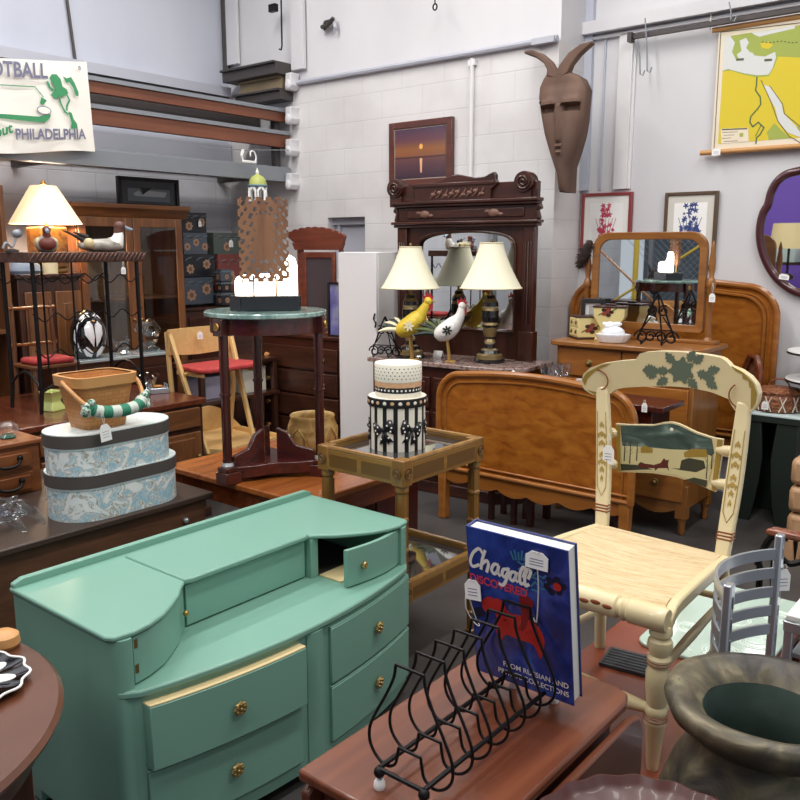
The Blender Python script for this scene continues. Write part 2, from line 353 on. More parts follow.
def wboard(name, lab, x0, y0, x1, y1, h, m, d=.09):
    a, b3 = on_b(x0,y0,WB-d), on_b(x1,y1,WB-d); z = (a.z+b3.z)/2; b3.x = on_b(x1,y1,WB).x; mb = MB(); mb.box(a.x, WB-d, z-h, b3.x, WB-.025 if z > 3.03 else WB, z); mb.box(a.x, WB-d-.03, z-.018, b3.x, WB-d, z)
    single(name, mb, m, lab, 'beam', bev=.003)
wboard('steel_channel', 'dark steel channel at the top of the corner above the tan board', 222,70,293,58,.1,'dark_steel',.2)
wboard('timber_board', 'tan wooden board stacked in the corner under the dark channel', 240,84,290,73,.1,'pale_board',.1)
wboard('timber_board', 'grey weathered board in the corner under the tan board', 235,97,293,84,.09,'dark_steel',.15)
for y, lab in ((78,'topmost'),(112,'second from the top'),(144,'third from the top'),(178,'lowest')):
    a = on_b(292,y,WB-.06); mb = MB(); mb.prism([(a.x-.05,a.z-.1),(a.x+.01,a.z-.1),(a.x+.035,a.z-.06),(a.x+.02,a.z-.02),(a.x+.03,a.z+.04),(a.x-.04,a.z+.04)], WB-.1, WB, 'y'); mb.ball((a.x-.01,WB-.1,a.z-.06),(.035,.02,.045),8,6)
    single('wall_bracket', mb, 'siding', 'white lumpy plaster bracket where the corner beams meet the block wall, '+lab, 'bracket', bev=.012)

# ------------------------------------------------------------------ football banner
AB = AF+.06
ptl, ptr, pbr, pbl = [on_a(x,y,AB) for x, y in ((0,57),(86,62),(95,152),(0,152.5))]
EXT = .62     # the banner goes on to the left outside the picture
y0, y1 = pbl.y-EXT, (ptr.y+pbr.y)/2
t = thing('football_banner', 'white cloth football banner with green player hanging on the rack', 'banner', (AB, y0, 0), 90)
W_ = y1-y0; u0_ = EXT/W_
def ban(u, v):   # local x right along the wall, y into the wall
    k = (u-u0_)/(1-u0_); zb = pbl.z+(pbr.z-pbl.z)*k; zt = ptl.z+(ptr.z-ptl.z)*k
    x = u*W_+(.03*(1-v)-.015)*max(0,(u-.8)/.2)
    return (x, -.012*math.sin(u*17+v*2)*(.4+.6*(1-v))-.01, zb+(zt-zb)*v+.008*math.sin(u*9)*(1-v)-.012*math.sin(u*PI)*v)
plain('canvas', 'EFEAE0', .8); plain('print_green', '3E8E5E', .8); plain('print_grey', '74748A', .8)
mb = MB(); mb.slab(ban, 40, 10, (0,.004,0)); obj('cloth', mb, 'canvas', t, smooth=60)
D = -.028
def bz(x, y): p = on_a(x,y,AB); return (p.y-y0, p.z)
def bline(s, px0, py0, px1, py1, hpx, bold):
    (xa,za),(xb,zb2) = bz(px0,py0), bz(px1,py1); mb = MB(); letters(mb, s, xa, za, xb-xa, bz(px0,py0-hpx)[1]-za, D, bold, 0, (zb2-za)/(xb-xa)); return mb
obj('lettering', bline('FOOTBALL',-33,75.5,46,79.5,16.5,.028), 'print_grey', t, smooth=0)
obj('lettering', bline('PHILADELPHIA',14,140,84,139.5,11,.028), 'print_grey', t, smooth=0)
obj('script', bline('but',-6,138.5,11,133,11,.028), 'print_green', t, smooth=0)
mb = MB(); Z = lambda *q: [bz(x*110/800, 50+y*110/800) for x, y in q]
mb.flat(Z((360,180),(395,180),(425,215),(440,270),(470,290),(480,320),(440,345),(410,340),(400,360),(375,350),(355,325),(375,305),(385,280),(360,240),(345,205)), d=D)
mb.flat(Z((440,195),(470,210),(500,200),(525,240),(555,310),(555,340),(535,335),(515,275),(490,240),(465,240)), d=D)
mb.stroke(Z((415,350),(430,400),(455,450),(480,470)), .012, D); mb.stroke(Z((470,330),(490,370),(470,410),(470,440)), .012, D)
mb.flat(Z((480,450),(505,460),(520,505),(545,540),(550,575),(500,575),(505,530)), d=D)
mb.stroke(Z((330,235),(345,275),(370,295)), .016, D)
mb.flat(Z((0,468),(140,478),(270,488),(330,470),(355,475),(345,500),(310,530),(130,515),(0,500),(-200,490),(-200,455)), d=D)
mb.flat(Z((275,390),(285,345),(325,370),(300,405)), d=D); mb.stroke(Z((-200,255),(0,258),(240,272),(300,345)), .006, D)
obj('player_print', mb, 'print_green', t, smooth=0)
mb = MB(); c = Z((305,442))[0]; mb.flat(ell(c[0],c[1],.05,.028), d=D-.001); mb.i = 1; mb.flat(ell(c[0],c[1],.044,.022), d=D-.002); obj('ball_print', mb, ['print_grey', 'canvas'], t, smooth=0)
c = Z((562,135))[0]; mb = MB(); mb.flat(ell(c[0],c[1],.012,.014), d=D-.002); obj('grommet', mb, 'tin', t, smooth=0)

# hanger and domed lantern
HPL = AF+.1; c = on_a(249,157,HPL); t = thing('plastic_hanger', 'white plastic clip hanger with two curved hooks below the rack', 'hanger', c, 90)
s = .0068
mb = MB(); mb.box(-.072, -.01, -.05, .075, .01, -.028); obj('bar', mb, 'white_gloss', t, .006)
for sg in (-1, 1):
    mb = MB(); mb.tube(spline([(sg*.06,0,-.04),(sg*.075,0,0),(sg*.055 if sg>0 else -.055,0,.045),(sg*.02+(-.05 if sg<0 else .0),0,.045),(sg*.02+(-.065 if sg<0 else -.005),0,.005)], 5), .0065, 8); obj('hook', mb, 'white_gloss', t)
for k, dx in enumerate((-.05,-.025,0,.025,.05)):
    pass
plain('leaf_yellow', 'B7BF6B', .5); plain('sea_blue', '5E7F96', .5)
mb = MB(); p0_, p1_ = on_a(198,147,HPL-.02), on_a(290,150,HPL-.02); mb.tube([p0_, p0_.lerp(p1_,.5)+Vector((0,0,-.012)), p1_], .004, 6); single('line_wire', mb, 'grey_steel', 'thin wire line strung under the lower brown beam above the white hanger', 'wire')
c = on_a(258,198,HPL); t = thing('domed_lantern', 'small white lantern with green and blue dome hanging above the carved panel', 'lantern', (c.x,c.y,c.z+.03))
mb = MB(); mb.tube([(0,0,.2),(0,0,on_a(258,160,HPL).z-c.z)], .0025, 6); obj('hanging_wire', mb, 'grey_steel', t)
mb = MB(); mb.lathe([(.075,.07),(.074,.09),(.066,.12),(.045,.145),(.018,.158),(.012,.165)], 16); mb.i = 1; mb.lathe([(.082,.06),(.085,.068),(.078,.075)], 16); obj('dome', mb, ['leaf_yellow', 'sea_blue'], t)
mb = MB(); mb.lathe([(.012,.165),(.016,.18),(.006,.195),(.003,.215)], 10); obj('finial', mb, 'white_gloss', t)
for k in range(6):
    t0 = k*PI/3+.2; mb = MB(); mb.x = Matrix.Rotation(t0,4,'Z') @ Matrix.Translation((0,-.07,0))
    mb.prism([(-.034,-.05),(-.034,.03),(-.02,.055),(0,.064),(.02,.055),(.034,.03),(.034,-.05),(.022,-.05),(.022,.022),(0,.046),(-.022,.022),(-.022,-.05)], -.005, .005, 'y'); obj('arch_panel', mb, 'white_gloss', t)
mb = MB(); mb.lathe([(.09,-.06),(.09,-.05)], 16); obj('base', mb, 'white_gloss', t)
# ------------------------------------------------------------------ tags
def tag(loc, rz, label, w=.035, h=.055, s=.06, tilt=0, group=None):
    t = thing('price_tag', label, 'price tag', loc, rz, group)
    mb = MB(); mb.prism([(-w/2,-s-h),(w/2,-s-h),(w/2,-s-h*.25),(w/4,-s),(-w/4,-s),(-w/2,-s-h*.25)], -.001, .001, 'y')
    if tilt: mb.v = [tuple(Matrix.Rotation(R(tilt),3,'Y') @ Vector(v)) for v in mb.v]
    obj('card', mb, 'paper', t)
    mb = MB()
    for k in range(3): mb.stroke([(-w*.3,-s-h*(.45+.16*k)),(w*.3,-s-h*(.43+.16*k))], .0016, -.0014)
    if tilt: mb.v = [tuple(Matrix.Rotation(R(tilt),3,'Y') @ Vector(v)) for v in mb.v]
    obj('handwriting', mb, 'ink', t, smooth=0)
    e = Matrix.Rotation(R(tilt),3,'Y') @ Vector((0,0,-s-.004)); mb = MB(); mb.tube([(.002,0,0),(.006,-.002,-s*.5),e,(-.004,-.002,-s*.45),(-.002,0,0)], .0012, 5); obj('string', mb, 'string', t)
    return t
FACE_A = 90

# ------------------------------------------------------------------ far left: bookcase, tall chest, china cabinet
p = on_a(4,200,-5.42)
t = thing('bookcase', 'brown wooden bookcase edge at the far left behind the wine rack', 'bookcase', (-5.42,p.y-.8,0), FACE_A)
zt = on_a(3,185,-5.42).z
mb = MB(); mb.box(.77,0,0,.8,.35,zt); obj('side_panel', mb, 'brown_oak', t, .003); mb = MB(); mb.box(0,0,0,.03,.35,zt); obj('side_panel', mb, 'brown_oak', t, .003)
mb = MB(); mb.box(.03,.33,0,.77,.35,zt); obj('back_panel', mb, 'brown_oak', t)
for z in (.1,.6,1.1,1.6,zt-.03): mb = MB(); mb.box(.03,.01,z,.77,.33,z+.025); obj('shelf', mb, 'brown_oak_x', t)
zc = on_a(40,274,-5.42).z; ye = on_a(85,272,-5.42).y; y0 = p.y+.03
t = thing('tall_chest', 'tall dark brown chest under the lit lamp beside the china cabinet', 'chest', (-5.42,y0,0), FACE_A)
w = ye-y0
mb = MB(); mb.box(.02,.02,0,w-.03,.5,zc-.03); obj('body', mb, 'dark_wood_z', t, .004)
mb = MB(); mb.box(0,0,zc-.03,w,.52,zc); obj('top', mb, 'dark_wood', t, .006)
for k in range(2):
    mb = MB(); mb.box(.06+k*(w-.07)/2,.005,.2,.06+(k+1)*(w-.07)/2-.03,.02,zc-.12); mb.box(.11+k*(w-.07)/2,0,.28,.06+(k+1)*(w-.07)/2-.08,.01,zc-.2); d = obj('door', mb, 'brown_oak', t, .004)
    mb = MB(); mb.ball((w/2+(-.05 if k == 0 else .05),-.01,zc*.6),.013); obj('knob', mb, 'old_brass', d)
CA = -5.75
tl, trp = on_a(70,203,CA), on_a(185,207,CA); y0, y1, zt = tl.y+.03, trp.y-.04, trp.z
t = thing('china_cabinet', 'brown wooden china cabinet with two tall glass doors and moulded cornice', 'cabinet', (CA,y0,0), FACE_A); w = y1-y0; dp = .42
mb = MB(); mb.box(0,0,0,.03,dp,zt-.08); obj('side_panel', mb, 'brown_oak', t, .003); mb = MB(); mb.box(w-.03,0,0,w,dp,zt-.08); obj('side_panel', mb, 'brown_oak', t, .003)
mb = MB(); mb.box(.03,dp-.02,0,w-.03,dp,zt-.08); obj('back_panel', mb, 'oak_inside', t)
mb = MB(); mb.prism([(.0,zt-.1),(.015,zt-.08),(.03,zt-.05),(.055,zt-.03),(.06,zt)]+[(-dp,zt),(-dp,zt-.1)], -.05, w+.05, 'x'); mb.v = [(v[0],-v[1],v[2]) for v in mb.v]; mb.f = [f[::-1] for f in mb.f]; obj('cornice', mb, 'brown_oak_x', t, .003)
for z in (.05,.75,1.25,zt-.14): mb = MB(); mb.box(.03,.03,z,w-.03,dp-.02,z+.02); obj('shelf', mb, 'brown_oak_x', t)
clear('cabinet_glass', 'F2F4F2', .8, 1.5)
for k in range(2):
    xa, xb = .01+k*(w-.02)/2, .01+(k+1)*(w-.02)/2-.006; mb = MB()
    mb.box(xa,-.02,.08,xa+.06,0,zt-.1).box(xb-.06,-.02,.08,xb,0,zt-.1).box(xa+.06,-.02,.08,xb-.06,0,.7).box(xa+.06,-.02,zt-.17,xb-.06,0,zt-.1)
    d = obj('door', mb, 'brown_oak', t, .004); mb = MB(); mb.box(xa+.06,-.012,.7,xb-.06,-.008,zt-.17); obj('pane', mb, 'cabinet_glass', d)
    mb = MB(); mb.ball((xb-.03 if k == 0 else xa+.03,-.03,1.1),.012); obj('knob', mb, 'old_brass', d)
cabz = zt
# picture lying against the wall above the cabinet
a, b2 = on_a(113,176,-6.15), on_a(175,205,-6.15); w, h = b2.y-a.y, a.z-cabz
t = thing('framed_picture', 'black framed picture standing on top of the china cabinet', 'picture', (-6.1,a.y,cabz), FACE_A)
def framed(t, w, h, fw, fm, im, d=.02, fdep=.02):
    mb = MB()
    for x0,z0,x1,z1 in ((0,0,fw,h),(w-fw,0,w,h),(fw,0,w-fw,fw),(fw,h-fw,w-fw,h)): mb.box(x0,-fdep,z0,x1,d,z1)
    obj('frame', mb, fm, t, .003); mb = MB(); mb.box(fw,-.004,fw,w-fw,d-.005,h-fw); obj('print', mb, im, t)
plain('grey_mat', '4E5258', .4); plain('grey_print', '7E868E', .4); plain('pale_line', 'C9CDD2', .5)
framed(t, w, h, .03, 'black', 'grey_mat')
mb = MB(); mb.box(.09,-.007,.0+.05,w-.09,-.004,h-.09); mb.i = 1; mb.prism([(.16,.09),(w-.14,.09),(w-.12,.13),(.2,.14),(.14,.11)], -.009, -.007, 'y'); mb.i = 2; mb.prism([(.2,.14),(.22,.14),(.215,h-.12),(.205,h-.12)], -.009, -.007, 'y'); mb.prism([(.22,.16),(.32,.16),(.222,h-.14)], -.0095, -.007, 'y')
obj('ship_print', mb, ['grey_print', 'pale_line', 'black'], t)

# lit table lamp
c = on_a(45,250,-5.62); sl, sr, st = on_a(12,224,-5.62), on_a(78,224,-5.62), on_a(45,186,-5.62)
t = thing('table_lamp', 'lit table lamp with glowing cream shade behind the wine rack', 'lamp', (-5.62,(sl.y+sr.y)/2,zc))
glow('lit_shade', 'FFD6A4', .85, 'E4D2B0'); blotch('gilt_ceramic', [(.35,'5A3A22'),(.5,'8C6A36'),(.65,'6B4526')], 14, .3)
rb = (sr.y-sl.y)/2; zs, zst = (sl.z+sr.z)/2-zc, st.z-zc
mb = MB(); mb.lathe([(rb,zs),(rb*.36,zst)], 40, cap=False); mb.lathe([(rb*.352,zst),(rb-.008,zs)], 40, cap=False); obj('lamp_shade', mb, 'lit_shade', t)
mb = MB(); mb.box(-.09,-.09,0,.09,.09,.035); mb.box(-.1,-.1,.035,.1,.1,zs-.02); obj('base', mb, 'gilt_ceramic', t, .012)
mb = MB(); mb.lathe([(.012,zs-.02),(.012,zst),(.02,zst+.01),(.012,zst+.03),(0,zst+.04)], 12); obj('stem', mb, 'brass', t)
L = bpy.data.lights.new('lamp_bulb', 'POINT'); L.energy = 55; L.color = (1,.74,.52); L.shadow_soft_size = .05; lo = bpy.data.objects.new('lamp_bulb', L); C.objects.link(lo); lo.location = (-5.62,(sl.y+sr.y)/2,zc+zs+.06)
# little things on the tall chest under the rack top
plain('blue_grey', '76869A', .4); plain('cream_glaze', 'E8D9B0', .3)
c = on_a(22,272,-5.52); mb = MB(); mb.lathe([(.07,0),(.08,.02),(.075,.05),(.05,.09),(.02,.12)], 20, sx=1, sy=1.7); single('figurine', mb, 'blue_grey', 'blue grey bird figurine on the tall chest left of the lamp', 'figurine', (c.x,c.y,zc))
c = on_a(52,272,-5.5+.03); mb = MB(); mb.lathe([(.05,0),(.05,.1),(.045,.105),(0,.105)], 20); single('small_jar', mb, 'cream_glaze', 'cream jar on the tall chest below the duck with a brown head', 'jar', (-5.49,c.y,zc))

# ------------------------------------------------------------------ display counter with glass animals
DA = -5.13; zd = on_a(120,357,DA).z; y0, y1 = on_a(50,357,DA).y, on_a(172,352,DA).y
t = thing('display_counter', 'low dark display counter with pale glass edge under the china cabinet', 'counter', (DA,y0,0), FACE_A); w = y1-y0
mb = MB(); mb.box(.01,.01,0,w-.01,.25,zd-.02); obj('body', mb, 'dark_wood', t, .003); plain('glass_edge', 'A9B4B6', .1, 0, .5); mb = MB(); mb.box(0,0,zd-.02,w,.255,zd); obj('top', mb, 'glass_edge', t, .003)
for k in range(2): mb = MB(); mb.box(.05+k*w/2,0,.1,w/2-.05+k*w/2,.015,zd-.1); obj('door', mb, 'walnut', t, .003)
clear('crystal', 'F2F6F8', 1.0, 2.3); m, nt, b = base('art_glass')
b.inputs['Roughness'].default_value = .03; b.inputs['Coat Weight'].default_value = 1
b.inputs['Base Color'].default_value = lin('0A0A0D')
c = on_a(89,360,DA-.13); t = thing('glass_penguin', 'black and white art glass penguin on the display counter', 'figurine', (DA-.13,c.y,zd), FACE_A)
k = on_a(89,308,DA-.2).z-zd; kw = (on_a(105,335,DA-.2).y-on_a(73,335,DA-.2).y)/2
mb = MB(); mb.lathe([(kw*.6,0),(kw*.85,k*.12),(kw,k*.38),(kw*.95,k*.62),(kw*.72,k*.83),(kw*.4,k*.95),(0,k)], 30, sy=.8); obj('body', mb, 'art_glass', t)
plain('white_glass', 'F0F0F4', .05, 0, 1); plain('black_glass', '08080A', .05, 0, 1)
def psurf(u, h, o=.006):    # a point on the penguin's body: u across, h height share
    pr_ = [(0,.6),(.12,.85),(.38,1),(.62,.95),(.83,.72),(.95,.4),(1,.0)]
    for (h0,r0),(h1,r1) in zip(pr_,pr_[1:]):
        if h <= h1: r = kw*(r0+(r1-r0)*(h-h0)/(h1-h0)); break
    return ((r+o)*math.sin(u), -(r+o)*.8*math.cos(u), h*k)
def ppatch(pts): return [psurf(*q) for q in pts]
for sg in (-1, 1):
    mb = MB(); mb.ball(psurf(sg*.35,.86,.0), kw*.1); obj('eye', mb, 'white_glass', t)
    for nm, ring in (('belly_patch',[(.06,.72),(.35,.76),(.6,.66),(.55,.5),(.3,.36),(.08,.24),(.03,.45)]),('flank_patch',[(.95,.76),(1.2,.6),(1.25,.4),(1.0,.18),(.85,.14),(1.05,.4),(1.0,.6)]),('foot_patch',[(.12,.14),(.5,.26),(.75,.2),(.6,.06),(.2,.03)]),('cheek_patch',[(.5,.93),(.85,.86),(.9,.78),(.6,.84)])):
        mb = MB(); n = len(ring); P_ = ppatch([(sg*u,h) for u, h in ring]); cu, ch = sum(u for u, h in ring)/n, sum(h for u, h in ring)/n
        md = ppatch([(sg*(u+cu)/2,(h+ch)/2,.009) for u, h in ring]); fs = [(i,(i+1)%n,n+(i+1)%n,n+i) for i in range(n)]+[tuple(range(n,2*n))]
        mb.add(P_+md, fs if sg > 0 else [f[::-1] for f in fs]); obj(nm, mb, 'white_glass', t)
mb = MB(); mb.lathe([(kw*.14,0),(0,kw*.4)], 10); mb.v = [(v[0],-kw*.7-v[2],k*.74+v[1]) for v in mb.v]; obj('beak', mb, 'black_glass', t)
c = on_a(125,356,DA-.1); t = thing('crystal_bird', 'small clear crystal bird on the display counter beside the penguin', 'figurine', (DA-.12,c.y,zd), FACE_A)
mb = MB(); mb.lathe([(.045,0),(.05,.012),(.03,.03)], 14); obj('base', mb, 'crystal', t, smooth=0); mb = MB(); mb.ball((0,0,.06),(.05,.03,.035),10,7); mb.ball((.03,0,.1),.022,8,6); mb.tube([(.045,0,.1),(.07,0,.095)],[.01,.002]); mb.tube([(-.04,0,.07),(-.08,0,.11)],[.02,.008]); obj('body', mb, 'crystal', t, smooth=0)
c = on_a(152,352,DA-.12); t = thing('crystal_swan', 'large clear crystal ornament on the display counter by the folding chair', 'figurine', (DA-.16,c.y,zd), FACE_A)
mb = MB(); mb.lathe([(.08,0),(.085,.015),(.05,.04)], 14); obj('base', mb, 'crystal', t, smooth=0)
mb = MB(); mb.ball((0,0,.09),(.085,.05,.06),10,7); mb.tube(spline([(.06,0,.1),(.09,0,.15),(.05,0,.2),(.02,0,.22),(.0,0,.2)],5),.02); mb.ball((-.03,.02,.17),(.07,.03,.05),9,6); mb.ball((-.01,-.03,.16),(.06,.02,.05),9,6); obj('body', mb, 'crystal', t, smooth=0)

# ------------------------------------------------------------------ sideboard and the things on it
SA, zs = -4.1, .75
y0, y1 = 1.0, on_z(192,395,.75).y
t = thing('sideboard', 'brown panelled sideboard under the wine rack', 'sideboard', (SA,y0,0), FACE_A); w = y1-y0
mb = MB(); mb.box(.02,.02,.05,w-.02,.98,zs-.03); obj('body', mb, 'dark_wood_z', t, .004); mb = MB(); mb.box(0,0,zs-.035,w,1.0,zs); obj('top', mb, 'cherry_dark', t, .006)
mb = MB(); mb.box(.0,-.005,0,w,.99,.06); obj('plinth', mb, 'dark_wood', t, .004)
n = 4
for k in range(n):
    xa, xb = .04+k*(w-.06)/n, .04+(k+1)*(w-.06)/n-.03; mb = MB(); mb.box(xa,.0,.1,xb,.02,zs-.2)
    for i in range(2): mb.box(xa+.05,-.012,.14+i*.21,xb-.05,.005,.14+i*.21+.17)
    d = obj('door', mb, 'brown_oak', t, .006); mb = MB(); mb.ball((xb-.03,-.012,.4),.014); obj('knob', mb, 'old_brass', d)
    mb = MB(); mb.box(xa,.0,zs-.17,xb,.02,zs-.05); d = obj('drawer', mb, 'brown_oak_x', t, .006); mb = MB(); mb.ball(((xa+xb)/2,-.012,zs-.11),.014); obj('knob', mb, 'old_brass', d)
# wine rack
f2, f3 = on_z(40,414,zs), on_z(145,398,zs); ra = -4.36; y0, y1 = f2.y-.01, f3.y+.01; w = y1-y0; dp = .36
zt = (on_b(142,252,y1).z if False else 1.615)
zt = CAM_H+ray(142,252)[2]*(math.hypot(ra,y1)/math.hypot(*ray(142,252)[:2])); ht = zt-zs
t = thing('wine_rack', 'tall dark wine rack with carved wooden top and wavy wire bottle rows', 'wine rack', (ra,y0,zs), FACE_A)
blotch('woven_top', [(.35,'2A1712'),(.5,'5A3524'),(.62,'3A2018')], 26, .5, 3, .5, vec=(1,1,.5), dist=1.5)
mb = MB(); mb.box(-.012,-.012,ht-.055,w+.012,dp+.012,ht); 
for i in range(26):
    x = -.01+i*(w+.0)/25.; mb.tube([(x,-.014,ht-.05),(x+.035,-.016,ht-.005)], .007, 6)
obj('top', mb, 'woven_top', t, .003)
for x, y in ((.02,.015),(w-.02,.015),(.02,dp-.015),(w-.02,dp-.015)):
    mb = MB(); mb.tube([(x+(.012 if x > .1 else -.012),y,0),(x,y,.12),(x,y,ht-.05)], [.011,.012,.012], 8); obj('leg', mb, 'black_iron', t)
for x, y in ((w*.36,.015),(w*.36,dp-.015),(w*.68,.015)):
    mb = MB(); mb.tube([(x,y,ht*.2),(x,y,ht-.05)], .006, 6); obj('upright', mb, 'black_iron', t)
for r_ in range(3):
    z = ht-.15-r_*.2
    for y in ((.012, dp-.012) if r_ == 0 else (.012,)):
        mb = MB(); n = 48; mb.tube([(w*i/n,y,z+.022*math.cos(2*PI*5*i/n+(0 if y < .1 else 1.4))) for i in range(n+1)], .0038, 6); obj('bottle_wire', mb, 'black_iron', t)
for y, zc_ in ((.015,.1),):
    mb = MB(); mb.tube([(.02+(w-.04)*i/16,y,.12+.1*math.sin(PI*i/16)) for i in range(17)], .008, 6); obj('arch_brace', mb, 'black_iron', t)
for x in (.02,w-.02):
    mb = MB(); mb.tube([(x,.015+(dp-.03)*i/16,.14+.08*math.sin(PI*i/16)) for i in range(17)], .008, 6); obj('arch_brace', mb, 'black_iron', t)
rack_top = zt
# ducks on the rack
plain('duck_white', 'ECE9E2', .5); plain('duck_brown', '5E3A2E', .5); blotch('duck_grey', [(.35,'6E6A64'),(.5,'9A958C'),(.7,'C0BAB0')], 30, .5, vec=(.4,1,1)); plain('duck_bill', '8C9BA8', .4); plain('duck_black', '2A2624', .5); plain('duck_buff', 'C9B78C', .5)
a, b2 = on_a(66,240,ra-.16), on_a(135,240,ra-.16); L_ = b2.y-a.y
t = thing('duck_decoy', 'pintail duck decoy with white breast facing right on the wine rack', 'duck decoy', (ra-.17,(a.y+b2.y)/2,rack_top), FACE_A)
s = L_/.42
def SC(pts): return [tuple(k*s for k in p) for p in pts]
mb = MB(); mb.tube(SC([(-.13,0,.05),(-.09,0,.05),(-.03,0,.05),(.04,0,.052),(.09,0,.05),(.12,0,.045)]), [k*s for k in (.014,.028,.038,.04,.036,.02)], 16); mb.v = [(v[0],v[1]*1.2,max((v[2]-.012*s)*.92,0)) for v in mb.v]; obj('body', mb, 'duck_grey', t, smooth=80)
mb = MB(); mb.tube(SC([(.06,0,.04),(.1,0,.05),(.112,0,.09),(.115,0,.125)]), [k*s for k in (.04,.042,.028,.02)], 14); mb.v = [(v[0],v[1],max(v[2],0)) for v in mb.v]; obj('breast', mb, 'duck_white', t, smooth=80)
mb = MB(); mb.ball(SC([(.122,0,.14)])[0], (.034*s,.026*s,.03*s)); mb.tube(SC([(.11,0,.1),(.116,0,.13)]), [.024*s,.026*s], 12); obj('head', mb, 'duck_brown', t)
mb = MB(); mb.tube(SC([(.148,0,.137),(.175,0,.128),(.2,0,.124)]), [.014*s,.011*s,.008*s], 10); obj('bill', mb, 'duck_bill', t)
mb = MB(); mb.tube(SC([(-.1,0,.06),(-.15,0,.085),(-.22,0,.115)]), [.016*s,.008*s,.003*s], 8); mb.tube(SC([(-.08,0,.08),(-.16,0,.105)]), [.014*s,.004*s], 8); obj('tail', mb, 'duck_black', t)
mb = MB(); mb.ball(SC([(-.085,-.02,.045)])[0], (.03*s,.03*s,.03*s)); obj('flank_patch', mb, 'duck_buff', t)
for sg in (-1, 1): mb = MB(); mb.ball(SC([(.132,sg*.024,.147)])[0], .0045*s); obj('eye', mb, 'black', t)
c = on_a(47,250,ra-.2); s = .55
t = thing('duck_decoy', 'brown headed duck decoy facing forward on the wine rack in front of the lamp', 'duck decoy', (ra-.2,c.y,rack_top), FACE_A-22)
s = .75
mb = MB(); mb.tube(SC([(0,.16,.05),(0,.1,.055),(0,.02,.055),(0,-.06,.05),(0,-.09,.04)]), [k*s for k in (.02,.05,.075,.07,.03)], 16); mb.v = [(v[0],v[1],max(v[2],0)) for v in mb.v]; obj('body', mb, 'duck_grey', t, smooth=80)
mb = MB(); mb.ball(SC([(0,-.05,.06)])[0], (.066*s,.06*s,.055*s)); mb.v = [(v[0],v[1],max(v[2],0)) for v in mb.v]; plain('duck_rust','6E3428',.5); obj('breast', mb, 'duck_rust', t, smooth=80)
mb = MB(); mb.tube(SC([(0,-.05,.1),(0,-.055,.15)]), [.032*s,.026*s], 12); mb.ball(SC([(0,-.06,.165)])[0], (.03*s,.036*s,.03*s)); obj('head', mb, 'duck_rust', t)
mb = MB(); mb.tube(SC([(0,-.09,.16),(0,-.135,.148)]), [.016*s,.011*s], 10); obj('bill', mb, 'duck_bill', t)
for sg in (-1, 1):
    mb = MB(); mb.ball(SC([(sg*.055,.02,.065)])[0], (.03*s,.08*s,.045*s)); obj('wing', mb, 'duck_buff', t)
    mb = MB(); mb.ball(SC([(sg*.026,-.075,.172)])[0], .005*s); obj('eye', mb, 'black', t)
c = on_a(12,250,ra-.2); t = thing('metal_ornament', 'small grey bird head ornament at the left of the wine rack top', 'ornament', (ra-.2,c.y,rack_top), FACE_A)
mb = MB(); mb.lathe([(.035,0),(.036,.012),(.01,.02)], 14); obj('base', mb, 'dark_steel', t); mb = MB(); mb.tube(spline([(-.05,0,.02),(-.03,0,.05),(0,0,.03),(.02,0,.06),(.03,0,.09)],5), .008, 8); mb.ball((.035,0,.1),(.028,.022,.024)); obj('figure', mb, 'grey_steel', t)
tag((ra+.0+.02, on_a(121,262,ra).y, rack_top-.055), FACE_A, 'small white price tag hanging from the wine rack top under the duck', .03, .04, .03)

# child's chair
c = on_z(22,398,zs); t = thing('child_chair', 'small brown spindle back chair with red cushion behind the wine rack', 'chair', (-4.86,c.y+.12,zs), FACE_A)
hz = .215
for x, y, h in ((-.13,-.11,hz),(.13,-.11,hz),(-.12,.11,.58),(.12,.11,.58)):
    mb = MB(); mb.turn((x*1.1,y*1.1-.0,0),(x,y+(.03 if h > .3 else 0),h),[(0,.009),(.3,.014),(.35,.01),(.6,.014),(.95,.011),(1,.006)]); obj('leg', mb, 'brown_oak', t)
mb = MB(); mb.prism(rbox2(-.155,-.14,.155,.13,.03), hz-.02, hz, 'z'); obj('seat', mb, 'brown_oak_x', t, .004)
mb = MB(); mb.prism(rbox2(-.13,-.13,.13,.1,.05), hz, hz+.035, 'z'); obj('cushion', mb, 'red_cloth', t, .014)
for z in (.32,.54):
    mb = MB(); mb.turn((-.15,.135,z),(.15,.135,z),[(0,.0),(.02,.015),(.06,.009),(.5,.011),(.94,.009),(.98,.015),(1,0)]); obj('rail', mb, 'honey', t)
for x in (-.07,-.02,.03,.08): mb = MB(); mb.tube([(x,.135,.32),(x,.135,.54)],.006,6); obj('spindle', mb, 'brown_oak', t)
mb = MB(); mb.tube([(-.14,-.12,.06),(.14,-.12,.06)],.008,8); obj('stretcher', mb, 'honey', t)
